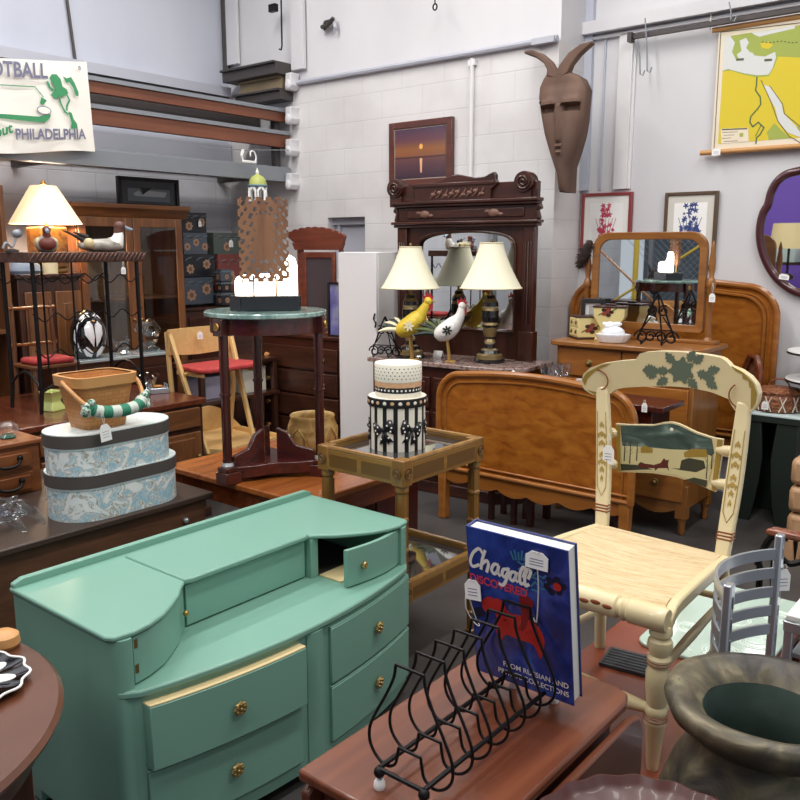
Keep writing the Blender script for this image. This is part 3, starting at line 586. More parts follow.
# yellow square vase, crystal bowl, small box
c = on_z(53,410,zs); t = single('square_vase', MB().lathe([(.062,0),(.062,.012),(.042,.045),(.04,.055),(.06,.105),(.064,.11),(.056,.108),(.036,.06),(.036,.02),(0,.02)], 4), 'cream_glaze', 'yellow green square waisted vase on the sideboard beside the basket', 'vase', (c.x,c.y,zs), 60, bev=.003)
plain('lime_glaze', 'C8D27E', .25, 0, .4); t.data.materials[0] = MATS['lime_glaze']; t.scale = (1.15,1.15,1)
c = on_z(145,392,zs); t = thing('crystal_bowl', 'clear cut crystal bowl on the sideboard beside the rack leg', 'bowl', (c.x,c.y+.02,zs))
mb = MB(); mb.lathe([(.03,0),(.035,.008),(.02,.015),(.05,.05),(.062,.085),(.058,.085),(.045,.052),(0,.022)], 12); obj('bowl', mb, 'crystal', t, smooth=0)
for k in range(5): mb = MB(); mb.x = Matrix.Rotation(k*1.25,4,'Z'); mb.tube([(.06,0,.08),(.072,0,.1),(.06,0,.115)], .005, 6); obj('rim_loop', mb, 'crystal', t)
c = on_z(168,392,zs); t = thing('trinket_box', 'small silver trinket box with amber top at the sideboard end', 'box', (c.x-.02,c.y-.06,zs), 70)
mb = MB(); mb.box(-.06,-.04,0,.06,.04,.035); obj('body', mb, 'silver', t, .004); mb = MB(); mb.box(-.03,-.02,.035,.03,.02,.05); plain('amber','B8742E',.2); obj('stone', mb, 'amber', t, .006)
for x in (-.05,.05): mb = MB(); mb.tube([(x,-.03,.035),(x,-.03,.055),(x,.03,.055),(x,.03,.035)],.005,6); obj('handle', mb, 'silver', t)
# ------------------------------------------------------------------ low chest behind the vanity, hat boxes, basket
HA, hz = -3.0, .55
yR = on_z(215,492,hz).y
t = thing('blanket_chest', 'low dark brown wooden chest under the blue hat boxes', 'chest', (HA,.7,0), FACE_A); w = yR-.7
blotch('worn_brown', [(.3,'33251E'),(.6,'46352B'),(.8,'544136')], 4, .45, 6, vec=(.4,1,1)); wood('chest_front','4A2E1F','6B4631','x',.45)
mb = MB(); mb.box(.02,.03,0,w-.03,.98,hz-.03); obj('body', mb, 'chest_front', t, .004); mb = MB(); mb.box(0,0,hz-.028,w,1.0,hz); obj('lid', mb, 'worn_brown', t, .006)
c = on_a(185,520,HA-.03); mb = MB(); mb.ball((c.y-.7,.022,c.z),.014); mb.tube([(c.y-.7,.03,c.z),(c.y-.7,.01,c.z)],.008); obj('knob', mb, 'tin', t)
blotch('hat_paper', [(.3,'F0F3F0'),(.44,'E2EBEA'),(.475,'A39680'),(.5,'D6E4E6'),(.57,'A4C9D6'),(.63,'9CC3D2'),(.66,'F0F3EF'),(.69,'A89A80'),(.72,'EDF1EE')], 15, .55, 5, dist=1.6)
blotch('hat_lid', [(.3,'EEF1EE'),(.5,'DDE6E4'),(.6,'CBD9D8'),(.7,'F3F5F3')], 14, .5, 4, dist=1.2)
plain('hat_ribbon', '4E4844', .7); plain('hat_trim', 'CFE0E0', .5)
def stadium(hl, hw, n=14): return [(hl-hw+hw*math.cos(R(-90+180*k/n)), hw*math.sin(R(-90+180*k/n))) for k in range(n+1)]+[(-hl+hw+hw*math.cos(R(90+180*k/n)), hw*math.sin(R(90+180*k/n))) for k in range(n+1)]
pl, pr = on_z(42,510,hz), on_z(176,492,hz); hy = 1.93
def hatbox(z, hl, hw, h, cy, lab):
    t = thing('hat_box', lab, 'hat box', (HA-.03-hw,cy,z), FACE_A, 'blue floral oval hat boxes')
    mb = MB(); mb.prism(stadium(hl,hw), 0, h-.012, 'z'); obj('body', mb, 'hat_paper', t, smooth=50)
    mb = MB(); mb.prism(stadium(hl+.007,hw+.007), h-.055, h-.004, 'z'); mb.i = 1; mb.prism(stadium(hl+.005,hw+.005), h-.004, h, 'z'); l = obj('lid', mb, ['hat_ribbon','hat_lid'], t, smooth=50)
    mb = MB(); mb.prism(stadium(hl+.004,hw+.004), h-.063, h-.055, 'z'); obj('rim', mb, 'hat_trim', l, smooth=50)
hatbox(hz, .285, .155, .195, 1.935, 'larger blue floral oval hat box at the bottom of the pair on the chest')
hatbox(hz+.195, .27, .14, .17, 1.915, 'smaller blue floral oval hat box on top carrying the wicker basket')
bz0 = hz+.365
# basket
m, nt, b = base('weave'); tc = nt.nodes.new('ShaderNodeTexCoord'); br = nt.nodes.new('ShaderNodeTexBrick'); mp = nt.nodes.new('ShaderNodeVectorMath'); 
sp = nt.nodes.new('ShaderNodeSeparateXYZ'); cb = nt.nodes.new('ShaderNodeCombineXYZ'); ad = nt.nodes.new('ShaderNodeMath'); nt.links.new(tc.outputs['Object'], sp.inputs[0])
nt.links.new(sp.outputs['X'], ad.inputs[0]); nt.links.new(sp.outputs['Y'], ad.inputs[1]); nt.links.new(ad.outputs[0], cb.inputs[0]); nt.links.new(sp.outputs['Z'], cb.inputs[1]); nt.links.new(cb.outputs[0], br.inputs['Vector'])
br.inputs['Scale'].default_value = 1; br.inputs['Brick Width'].default_value = .034; br.inputs['Row Height'].default_value = .017; br.inputs['Mortar Size'].default_value = .0016
br.inputs['Color1'].default_value = lin('BE854E'); br.inputs['Color2'].default_value = lin('AC7440'); br.inputs['Mortar'].default_value = lin('8E5C30'); br.inputs['Mortar Smooth'].default_value = 1; nt.links.new(br.outputs['Color'], b.inputs['Base Color']); b.inputs['Roughness'].default_value = .5; addbump(nt, b, br.outputs['Fac'], -.4, .004)
plain('basket_splint', 'C8935A', .45); plain('green_stripe', '2F7E62', .7); plain('grey_stripe', 'C6CDC2', .7); blotch('rag', [(.4,'2F7E62'),(.5,'E4E8DE'),(.6,'3A7A5E')], 60, .8)
t = thing('basket', 'tan woven wood basket with green and white cloth wrapped handle on hat boxes', 'basket', (HA-.175,1.875,bz0), FACE_A)
BH = .215
def tap(u, x0, x1, y0, y1): return [(x0+(x1-x0)*u, y0+(y1-y0)*u)]
def rr(hx, hy): return rbox2(-hx,-hy,hx,hy,min(hx,hy)*.45,4)
def loft(mb, rings):
    n = len(rings[0][0]); vs = []
    for poly, z in rings: vs += [(p[0],p[1],z) for p in poly]
    fs = [(j*n+k, j*n+(k+1)%n, (j+1)*n+(k+1)%n, (j+1)*n+k) for j in range(len(rings)-1) for k in range(n)]
    mb.add(vs, fs+[tuple(reversed(range(n)))]); return mb
mb = MB(); loft(mb, [(rr(.095,.08),0),(rr(.135,.108),BH),(rr(.128,.1),BH),(rr(.09,.075),.01)]); n_ = len(rr(1,1)); mb.add([(p[0],p[1],.012) for p in rr(.09,.075)],[tuple(range(n_))]); obj('body', mb, 'weave', t, smooth=50)
mb = MB(); loft(mb, [(rr(.136,.109),BH-.035),(rr(.143,.115),BH-.035),(rr(.146,.118),BH+.006),(rr(.128,.1),BH+.006)]); obj('rim', mb, 'basket_splint', t, smooth=50)
hp = spline([(-.148,-.0,BH-.015),(-.158,-.06,BH-.035),(-.135,-.13,.125),(-.09,-.155,.09),(0,-.165,.08),(.09,-.16,.09),(.135,-.13,.125),(.158,-.06,BH-.035),(.148,0,BH-.015)], 5)
mb = MB(); mb.tube(hp, .009, 8); h = obj('handle', mb, 'basket_splint', t)
gp = [p for p in hp if p.z < .115]; mb = MB(); N = len(gp)
for i in range(N-1): mb.i = (i//2) % 2; mb.tube([gp[i], gp[i+1]], .026, 14)
obj('grip', mb, ['green_stripe','grey_stripe'], h, smooth=60, label='green and white striped cloth grip')
for e, dx in ((gp[0],-1),(gp[-1],1)):
    mb = MB()
    for k in range(7): mb.ball((e[0]+dx*.012+rnd.uniform(-.015,.015), e[1]+rnd.uniform(-.02,.02), e[2]+rnd.uniform(-.025,.03)), rnd.uniform(.013,.02), 8, 6)
    obj('knot', mb, 'rag', h)
c = gp[1]; tag((HA-.175+.19, 1.875+c.x+.02, bz0+c.z-.01), FACE_A, 'blank white price tag hanging from the cloth wrapped basket handle', .048, .07, .05, -6)
clear('milky','E6E2EA',1,2.2)
# clear glass pig
c = on_z(18,524,hz); t = thing('glass_pig', 'clear blown glass animal on the chest beside the blue hat boxes', 'figurine', (HA-.17,1.42,hz), FACE_A)
mb = MB(); mb.tube(spline([(-.14,0,.11),(-.1,0,.12),(-.03,0,.125),(.05,0,.115),(.1,0,.1),(.13,0,.075)],4), [.02+.055*math.sin(PI*min(1,(i+1)/18)) for i in range(21)], 16)
for x, y in ((-.09,-.05),(-.09,.05),(.06,-.05),(.06,.05)): mb.tube([(x,y*.7,.08),(x*1.3,y*1.3,.03),(x*1.7,y*1.5,.008)], [.03,.02,.012], 10)
mb.tube(spline([(.1,-.01,.11),(.16,-.02,.09),(.2,-.03,.04),(.215,-.03,.015)],4), [.035-.0018*i for i in range(13)], 12); mb.tube([(.08,.02,.15),(.12,.03,.17)], [.022,.006], 8); mb.tube([(.08,-.04,.15),(.11,-.06,.165)], [.022,.006], 8)
mb.v = [tuple(.8*c_ for c_ in v) for v in mb.v]; obj('body', mb, 'crystal', t, smooth=180)
mb = MB(); mb.ball((-.03,0,.1),(.05,.03,.03),10,8); mb.ball((.04,.01,.09),(.03,.02,.03),10,8); obj('inner_swirl', mb, 'milky', t)
mb = MB(); mb.tube(spline([(.17,-.02,.1),(.22,-.02,.115),(.27,-.03,.11)],4), .004, 6); obj('tail', mb, 'crystal', t)
# small drawer chest at left
ca = on_z(42,436,.8); yy = ca.y
t = thing('small_drawer_chest', 'small reddish wooden drawer chest with dark pull left of the hat boxes', 'drawer chest', (-3.63,yy-.6,hz), FACE_A); w = .6; H = .245
wood('warm_brown','6E3C1C','93582E','x',.35)
mb = MB(); mb.box(.012,.015,0,w-.02,.3,H-.02); obj('body', mb, 'warm_brown', t, .003); mb = MB(); mb.box(0,0,H-.022,w,.32,H); obj('top', mb, 'warm_brown', t, .006)
for z0, z1 in ((.115,.205),(.01,.1)):
    mb = MB(); mb.box(.04,.005,z0,w-.06,.02,z1).box(.055,-.002,z0+.012,w-.075,.01,z1-.012); d = obj('drawer', mb, 'warm_brown', t, .004)
    for cx in (.14,.42):
        mb = MB(); mb.tube(spline([(cx-.06,-.006,(z0+z1)/2+.01),(cx-.04,-.022,(z0+z1)/2-.012),(cx,-.028,(z0+z1)/2-.018),(cx+.04,-.022,(z0+z1)/2-.012),(cx+.06,-.006,(z0+z1)/2+.01)],4),.007,8); mb.ball((cx-.06,-.004,(z0+z1)/2+.012),.014); mb.ball((cx+.06,-.004,(z0+z1)/2+.012),.014); obj('pull', mb, 'black_iron', d)
c = on_z(8,438,hz+H); t = thing('glass_ball', 'clear glass paperweight ball with green base on the small drawer chest', 'paperweight', (c.x,c.y,hz+H)); plain('green_glass','3C6A58',.1,0,1)
mb = MB(); mb.ball((0,0,.04),(.05,.05,.04)); obj('ball', mb, 'crystal', t); mb = MB(); mb.lathe([(.03,.0),(.036,.006),(.02,.02)],16); obj('base', mb, 'green_glass', t)
c = on_z(14,440,hz+H)
# ------------------------------------------------------------------ round dark table at the lower left
RC = Vector((-1.84,.38,0)); RZ = .72
t = thing('round_table', 'round dark brown pedestal table at the lower left beside the vanity', 'table', RC)
blotch('table_brown', [(.3,'4A291A'),(.55,'5E3624'),(.8,'6E4430')], 3, .3, 6, vec=(1,.25,1), coat=.2)
RR = .5
mb = MB(); mb.lathe([(0,RZ-.03),(RR-.03,RZ-.03),(RR,RZ-.02),(RR+.004,RZ-.01),(RR-.006,RZ),(RR-.03,RZ+.001),(0,RZ+.001)], 72); obj('top', mb, 'table_brown', t, smooth=30)
mb = MB(); mb.lathe([(RR-.07,RZ-.11),(RR-.05,RZ-.1),(RR-.045,RZ-.05),(RR-.025,RZ-.03)], 72); obj('apron', mb, 'dark_wood', t)
for k in range(4):
    a = R(45+90*k+8); mb = MB(); mb.box(-.03,-.03,0,.03,.03,RZ-.04); o = obj('leg', mb, 'dark_wood_z', t, .005); o.location = ((RR-.1)*math.cos(a),(RR-.1)*math.sin(a),0)
c = on_z(-6,690,RZ); t = thing('scalloped_plate', 'black scalloped plate with white petals on the round table', 'plate', (c.x-.055,c.y-.04,RZ))
wv = lambda q: .04*math.cos(12*q)
mb = MB(); mb.lathe([(.07,0),(.08,.004),(.125,.014),(.13,.018),(.1,.012),(0,.006)], 72, wob=wv); obj('dish', mb, 'black_glass', t)
mb = MB(); mb.tube([(.129*(1+wv(k*2*PI/72))*math.cos(k*2*PI/72),.129*(1+wv(k*2*PI/72))*math.sin(k*2*PI/72),.018) for k in range(72)], .003, 6, True); obj('rim', mb, 'white_gloss', t)
for k in range(8):
    mb = MB(); mb.x = Matrix.Rotation(k*PI/4+.2,4,'Z'); mb.prism(ell(.07,0,.035,.018,16), .008, .0135, 'z'); obj('petal', mb, 'white_gloss', t)
c = on_z(-4,654,RZ); mb = MB(); mb.lathe([(.03,0),(.036,.01),(.034,.03),(.02,.04),(0,.042)], 18); single('wooden_knob', mb, 'basket_splint', 'tan round wooden lid beside the black plate on the round table', 'lid', (c.x-.02,c.y+.03,RZ))

# ------------------------------------------------------------------ mint vanity
VA, VB, VL = -2.33, 1.072, 1.188
t = thing('vanity', 'mint green painted vanity dresser with bowed drawers and brass knobs', 'dresser', (VA,VB,0))
def xf(y): return .525+.095*max(0,math.sin(PI*min(1,max(0,y/VL))))**.8
def lower(off, y0=0, y1=VL, n=26, oy=0):
    pts = [(0,y0-oy)]
    fr = [(xf(y0+(y1-y0)*k/n)+off, y0+(y1-y0)*k/n) for k in range(n+1)]
    r = .035
    pts += [(xf(0)-r+off, y0-oy)]+[(xf(0)-r+off+r*math.sin(R(q)), y0-oy+r-r*math.cos(R(q))) for q in (30,60)]
    pts += [p for p in fr if p[1] > y0-oy+r and p[1] < y1+oy-r]
    pts += [(xf(0)-r+off+r*math.sin(R(q)), y1+oy-r+r*math.cos(R(q))) for q in (60,30)]+[(xf(0)-r+off, y1+oy), (0,y1+oy)]
    return pts
ZL, ZT = .525, .68
mb = MB(); mb.prism(lower(0), .05, ZL-.022, 'z'); obj('body', mb, 'mint', t, .003, 50)
mb = MB(); mb.prism(lower(.012), ZL-.022, ZL, 'z'); obj('ledge', mb, 'mint', t, .006, 50)
for x, y in ((.03,.03),(.03,VL-.03),(.48,.05),(.48,VL-.05)): mb = MB(); mb.box(x-.025,y-.025,0,x+.025,y+.025,.06); obj('foot', mb, 'mint', t, .004)
XC = .335
wing = [(.485,.0),(.508,.012),(.516,.05),(.508,.1),(.485,.16),(.452,.21),(.41,.265),(.372,.3),(XC+.006,.335)]
def up(off, half=None):
    w1 = [(x+off*.9, y+off*.4 if y > .03 else y-off) for x, y in wing]; w2 = [(x+off*.9, VL-(y+off*.4) if y > .03 else VL-y+off) for x, y in reversed(wing)]
    return w1, w2
w1, w2 = up(0)
mb = MB(); mb.prism([(0,0)]+w1+[(0,.335)], ZL, ZT-.015, 'z'); obj('side_box', mb, 'mint', t, .002, 50)
mb = MB(); mb.prism([(0,.335),(XC,.335),(XC,VL-.335),(0,VL-.335)], ZL, ZT-.015, 'z'); obj('centre_box', mb, 'mint', t, .002)
mb = MB(); mb.box(0,VL-.335,ZL,.02,VL,ZT-.015).box(0,VL-.335,ZL,XC+.03,VL-.3,ZT-.015).box(0,VL-.02,ZL,.5,VL,ZT-.015); obj('side_box', mb, 'mint', t, .002)
mb = MB(); mb.prism([(.02,VL-.3),(.36,VL-.3),(.44,VL-.23),(.49,VL-.1),(.49,VL-.02),(.02,VL-.02)], ZL+.0005, ZL+.004, 'z'); mb.i = 1
mb.box(.02,VL-.3,ZL+.004,.024,VL-.02,ZT-.016).box(.02,VL-.3,ZL+.004,.3,VL-.297,ZT-.016).box(.02,VL-.023,ZL+.004,.47,VL-.02,ZT-.016); plain('compartment','2A211B',.8); obj('compartment', mb, ['compartment','compartment'], t)  # lining and floor coloured dark to carry the shade inside the box
mb = MB(); mb.box(.37,VL-.3,ZL+.001,.47,VL-.12,ZL+.006); obj('compartment_lip', mb, 'raw_pine', t)
w1, w2 = up(.014)
mb = MB(); mb.prism([(0,-.014)]+w1+w2+[(0,VL+.014)], ZT-.015, ZT, 'z'); obj('top', mb, 'mint', t, .005, 50)
mb = MB(); mb.prism([(.05,.335),(XC+.022,.335),(XC+.03,.36),(XC+.03,VL-.36),(XC+.022,VL-.335),(.05,VL-.335)], ZT-.012, ZT+.006, 'z'); obj('centre_top', mb, 'mint', t, .005)
mb = MB(); mb.prism([(-.01,ZT-.02),(VL+.01,ZT-.02),(VL+.01,ZT+.012),(VL-.02,ZT+.024),(.02,ZT+.024),(-.01,ZT+.012)], 0, .022, 'x'); obj('backsplash', mb, 'mint', t, .004)
mb = MB(); mb.box(XC-.002,.348,ZL+.006,XC+.01,VL-.345,ZT-.02); obj('fall_panel', mb, 'mint', t, .002)
plain('old_gold','A8905C',.4,.7)
for y0_, s_ in ((0,1),(VL,-1)):
    mb = MB(); mb.prism([(0,y0_-s_*.003),(.497,y0_-s_*.003),(.515,y0_+s_*.002),(.527,y0_+s_*.014),(.532,y0_+s_*.03),(.531,y0_+s_*.045),(.5,y0_+s_*.045),(.0,y0_+s_*.03)], .05, ZT-.014, 'z'); obj('side_panel', mb, 'mint', t, .0015, 60)
def rosette(x, y, z, par, r=.018, ang=0):
    mb = MB(); mb.x = Matrix.Translation((x,y,z)) @ Matrix.Rotation(ang,4,'Z') @ Matrix.Rotation(PI/2,4,'Y')
    mb.lathe([(r*.35,0),(r*.4,.008),(r*.95,.01),(r,.014),(r*.8,.018),(r*.3,.016),(0,.018)], 24, wob=lambda q: .09*math.cos(8*q))
    for k in range(6): mb.ball((r*.62*math.cos(k*PI/3), r*.62*math.sin(k*PI/3), .0175), r*.2, 6, 4)
    mb.ball((0,0,.018), r*.26, 8, 5); obj('knob', mb, 'old_gold', par)
def drawer(y0, y1, z0, z1, off, lab=None):
    n = 10; pts = [(xf(y0+(y1-y0)*k/n)+off+.012, y0+(y1-y0)*k/n) for k in range(n+1)]; back = [(p[0]-.018-off, p[1]) for p in reversed(pts)]
    mb = MB(); mb.prism(pts+back, z0, z1-.006, 'z'); mb.i = 1 if off else 0; mb.prism([(p[0]-.002,p[1]) for p in pts]+back, z1-.006, z1, 'z')
    d = obj('drawer', mb, ['mint','raw_pine'], t, .002, 50, label=lab); ym = (y0+y1)/2; sl = (xf(ym+.05)-xf(ym-.05))/.1
    rosette(xf(ym)+off+.01, ym, (z0+z1)/2, d, .021, -math.atan(sl)); return d
drawer(.055,.545,.3,.487,.022,'slightly open top left drawer with bare wood edge'); drawer(.055,.545,.1,.29,0); drawer(.675,1.165,.3,.49,0); drawer(.675,1.165,.1,.29,0)
mb = MB(); n = 8; pts = [(xf(.575+.07*k/n)+.004+.012*math.sin(PI*k/n), .575+.07*k/n) for k in range(n+1)]; mb.prism(pts+[(.55,.645),(.55,.575)], .05, ZL-.022, 'z'); obj('pilaster', mb, 'mint', t, 0, 60)
# left curved door (shut) and right curved door (ajar)
dw = [(x+.006,y+.003) for x, y in wing[2:]]
mb = MB(); mb.prism(dw+[(x-.012,y-.006) for x, y in reversed(dw)], ZL+.006, ZT-.02, 'z'); d = obj('door', mb, 'mint', t, .001, 60)
mb = MB(); mb.ball((.388,.315,ZL+.07),.009); obj('knob', mb, 'brass', d)
for z in (.045,.115): mb = MB(); mb.box(.512,.055,ZL+z-.012,.522,.066,ZL+z+.012); obj('hinge', mb, 'old_brass', t)
hx, hy_ = .512, VL-.02; fe = (.522,.868); n = 10; dp = []
for k in range(n+1):
    u = k/n; x, y = hx+(fe[0]-hx)*u, hy_+(fe[1]-hy_)*u; bul = .022*math.sin(PI*u); dp.append((x+bul*.9, y+bul*.1))
mb = MB(); mb.prism(dp+[(x-.015,y-.004) for x, y in reversed(dp)], ZL+.005, ZT-.02, 'z'); d = obj('door', mb, 'mint', t, .002, 60, label='curved right door standing ajar')
rosette(dp[8][0]-.001, dp[8][1], ZL+.07, d, .013, .1)
for z in (.05,.11): mb = MB(); mb.box(.517,VL-.035,ZL+z-.01,.527,VL-.022,ZL+z+.01); obj('hinge', mb, 'dark_steel', t)

# ------------------------------------------------------------------ orange table with the marble topped table, planter
PZ = .6
t = thing('low_table', 'low orange brown wooden table under the round marble table', 'table', (-3.42,2.36,0)); w, d_ = .98, .78
mb = MB(); mb.prism(rbox2(0,0,w,d_,.03), PZ-.03, PZ, 'z'); obj('top', mb, 'orange_wood', t, .006)
mb = MB(); mb.box(.04,.04,PZ-.13,w-.04,d_-.04,PZ-.03); obj('apron', mb, 'cherry', t, .003)
for x in (.06,w-.06):
    for y in (.06,d_-.06): mb = MB(); mb.box(x-.025,y-.025,0,x+.025,y+.025,PZ-.03); obj('leg', mb, 'cherry', t, .004)
TZ = 1.37; l, r_ = on_z(205,310,TZ), on_z(326,310,TZ); tc_ = (l+r_)/2; rad = (l-r_).length/2
t = thing('marble_table', 'round green marble topped table on three dark legs on the low table', 'table', (tc_.x,tc_.y,PZ)); H = TZ-PZ
blotch('green_marble', [(.3,'5C7B76'),(.5,'8AA7A0'),(.62,'A9C2BA'),(.75,'6E8E88')], 14, .12, 8, dist=1.5, coat=.5)
mb = MB(); mb.lathe([(0,H-.022),(rad-.004,H-.022),(rad,H-.018),(rad,H-.004),(rad-.004,H),(0,H)], 64); obj('top', mb, 'green_marble', t)
mb = MB(); mb.lathe([(rad-.05,H-.095),(rad-.025,H-.095),(rad-.025,H-.022),(rad-.05,H-.022)], 64); obj('apron', mb, 'mahogany_x', t, .002)
legs = [Vector((math.cos(R(q)+YAW),math.sin(R(q)+YAW),0)) for q in (230,110,-10)]
for i, p in enumerate(legs):
    p = p.normalized()*(rad-.03); legs[i] = p; mb = MB()
    mb.lathe([(.02,.085),(.024,.1),(.022,.11)], 14); mb.lathe([(.021,.11),(.021,.4),(.026,.402),(.026,.412),(.021,.414),(.021,H-.1)], 14)
    o = obj('leg', mb, 'mahogany', t); o.location = (p.x,p.y,0)
    mb = MB(); mb.box(-.032,-.032,H-.1,.032,.032,H-.024); q = obj('corner_block', mb, 'mahogany', t, .003); q.location = p; q.rotation_euler = (0,0,math.atan2(p.y,p.x))
    mb = MB(); mb.x = Matrix.Translation((.034,0,H-.06)) @ Matrix.Rotation(PI/2,4,'Y'); mb.lathe([(.018,0),(.016,.006),(.008,.004),(0,.008)],18); k = obj('rosette', mb, 'brass', t); k.location = p; k.rotation_euler = (0,0,math.atan2(p.y,p.x))
    mb = MB(); mb.lathe([(.028,.078),(.03,.084),(.023,.1)], 14); k = obj('collar', mb, 'tin', t); k.location = p
    mb = MB(); mb.box(-.05,-.04,0,.04,.04,.055); mb.box(-.04,-.032,.055,.035,.032,.078); k = obj('foot', mb, 'mahogany_x', t, .004); k.location = p; k.rotation_euler = (0,0,math.atan2(p.y,p.x))
pts = []
an = sorted([math.atan2(p.y,p.x) for p in legs])
for i in range(3):
    a0, a1 = an[i], an[(i+1)%3]+(2*PI if i == 2 else 0)
    for k in range(12):
        u = k/12; a = a0+(a1-a0)*u; r = (rad-.03)*(1-.62*math.sin(PI*u)**.8)+.02; pts.append((r*math.cos(a), r*math.sin(a)))
mb = MB(); mb.prism(pts, .02, .075, 'z'); obj('base_platform', mb, 'mahogany_x', t, .004, 60)
for p in legs:
    a = math.atan2(p.y,p.x); mb = MB(); mb.x = Matrix.Rotation(a,4,'Z'); mb.prism([(.04,.06),(rad-.05,.06),(rad-.06,.12),(.13,.14),(.09,.2),(.04,.22)], -.012, .012, 'y'); obj('bracket', mb, 'mahogany_x', t, .003)
# carved panel lamp
t = thing('carved_panel_lamp', 'pierced carved wooden panel lamp on black base on the marble table', 'lamp', (tc_.x,tc_.y,TZ), 49.0)
a, b2 = on_z(230,308,TZ), on_z(306,305,TZ); bw = .16
mb = MB(); mb.prism([(-bw,-.02),(-bw+.05,-.075),(bw-.01,-.075),(bw,-.06),(bw,.075),(-bw,.075)], 0, .068, 'z'); plain('black_lacquer','15171C',.25,0,.3); obj('base', mb, 'black_lacquer', t, .004)
wood('carved_wood','7A5238','9A6C4C','z',.5)
pw, ph, pz = .11, .372, .13; NX, NZ = 64, 110
crv = [(rnd.uniform(-.9,.9), rnd.uniform(.03,.97)) for _ in range(60)]
def solid(u, v):     # u -1..1, v 0..1
    e = 1-abs(u); q = min(e*pw*2, v*ph, (1-v)*ph)
    if e < .09 and math.sin(v*52) > .2+e*7: return False
    if (v < .035 or v > .965) and math.sin(u*16+1) > .3: return False
    if abs(u) < .34 and .3 < v < .75:
        return True
    for hx_, hv, s in HOLES:
        s2 = s*.66
        if ((abs(u)-hx_)/s2)**2+((v-hv)/(s2*.36))**2+ .8*(abs(u)-hx_)*(v-hv)/(s2*s2*.36) < 1: return False
    return True
HOLES = [(.78,.93,.12),(.5,.95,.1),(.16,.93,.1),(.68,.86,.09),(.32,.86,.12),(.84,.8,.1),(.5,.78,.13),(.1,.82,.09),(.75,.7,.1),(.48,.68,.11),(.86,.6,.09),(.62,.58,.11),(.45,.5,.09),(.84,.48,.12),(.62,.42,.1),(.5,.35,.1),(.86,.36,.1),(.7,.28,.12),(.42,.25,.12),(.12,.24,.11),(.88,.22,.09),(.58,.17,.12),(.28,.14,.12),(.8,.1,.11),(.5,.06,.12),(.1,.09,.15),(.26,.8,.06),(.33,.62,.07)]
cells = [[solid((i+.5)/NX*2-1, (j+.5)/NZ) for j in range(NZ)] for i in range(NX)]
mb = MB(); dx, dz = 2*pw/NX, ph/NZ; th = .012
def cz_(u): return 0
for i in range(NX):
    for j in range(NZ):
        if not cells[i][j]: continue
        x0, x1, z0, z1 = -pw+i*dx, -pw+(i+1)*dx, pz+j*dz, pz+(j+1)*dz
        mb.add([(x0,-th,z0),(x1,-th,z0),(x1,-th,z1),(x0,-th,z1)],[(0,1,2,3)]); mb.add([(x0,th,z0),(x1,th,z0),(x1,th,z1),(x0,th,z1)],[(3,2,1,0)])
        for di, dj, q in ((-1,0,((x0,z0),(x0,z1))),(1,0,((x1,z1),(x1,z0))),(0,-1,((x1,z0),(x0,z0))),(0,1,((x0,z1),(x1,z1)))):
            ii, jj = i+di, j+dj
            if not (0 <= ii < NX and 0 <= jj < NZ and cells[ii][jj]): (xa,za),(xb,zb_) = q; mb.add([(xa,-th,za),(xb,-th,zb_),(xb,th,zb_),(xa,th,za)],[(3,2,1,0)])
o = obj('carved_panel', mb, 'carved_wood', t, smooth=0); o.location = (-.0,-.05,0)
mb = MB(); mb.x = Matrix.Translation((0,-.05,0)); mb.ball((-pw*.55,-.0,pz+.0), .001)
glow('lamp_wall_glare', 'FFEEDD', 6)
mb = MB(); mb.prism([(-.135,.069),(.15,.069),(.15,.2),(.14,.235),(.115,.25),(.095,.235),(.08,.19),(.05,.165),(-.09,.16),(-.125,.15),(-.135,.13)], .01, .05, 'y'); obj('lamp_wall_glare', mb, 'lamp_wall_glare', t, .004)  # lamp glow, shaped taller at right to stand in for the wall's glare
mb = MB()
for x in (-.05,.05): mb.tube([(x,-.05,.066),(x,-.05,.16)],.004,6)
obj('panel_stem', mb, 'brass', t)
# planter
c = on_z(313,455,PZ); t = thing('planter', 'round ochre planter with raised leaf scrolls on the low table', 'planter', (c.x,c.y,PZ))
blotch('ochre', [(.35,'987440'),(.55,'B59357'),(.7,'CBAF78')], 16, .4, 5, .3, dist=1)
pr = .128; s = pr/.128
mb = MB(); mb.lathe([(.07,0),(.085,.01),(.118,.06),(.129,.11),(.125,.16),(.112,.195),(.116,.21),(.112,.215),(.104,.21),(.1,.19),(.11,.12),(.09,.03),(0,.02)], 44); obj('pot', mb, 'ochre', t, smooth=60)
mb = MB()
for k in range(9):
    a0 = k*2*PI/9
    for sg in (-1,1):
        pts = []
        for i in range(15):
            u = i/14; z = .03+.13*u; rr_ = .118+.014*math.sin(PI*min(1,z/.2)); aa = a0+sg*(.32*math.sin(u*PI*1.1)+.12*u*u); pts.append((rr_*math.cos(aa),rr_*math.sin(aa),z))
        mb.tube(pts, [.0042-.002*(i/14) for i in range(15)], 6)
obj('relief', mb, 'ochre', t)
# red brown cabinet behind the cane table
t = thing('low_cabinet', 'dark reddish wooden cabinet behind the glass topped side table', 'cabinet', (-3.28,3.22,0))
mb = MB(); mb.box(0,0,.03,.5,.35,.5); obj('body', mb, 'mahogany', t, .004); mb = MB(); mb.box(-.01,-.01,.5,.51,.36,.52); obj('top', mb, 'mahogany_x', t, .004)
for k in range(2): mb = MB(); mb.box(.02+.24*k,-.008,.06,.24+.24*k,.004,.47); d = obj('door', mb, 'cherry_dark', t, .003); mb = MB(); mb.ball((.225+.05*k,-.016,.3),.01); obj('knob', mb, 'old_brass', d)

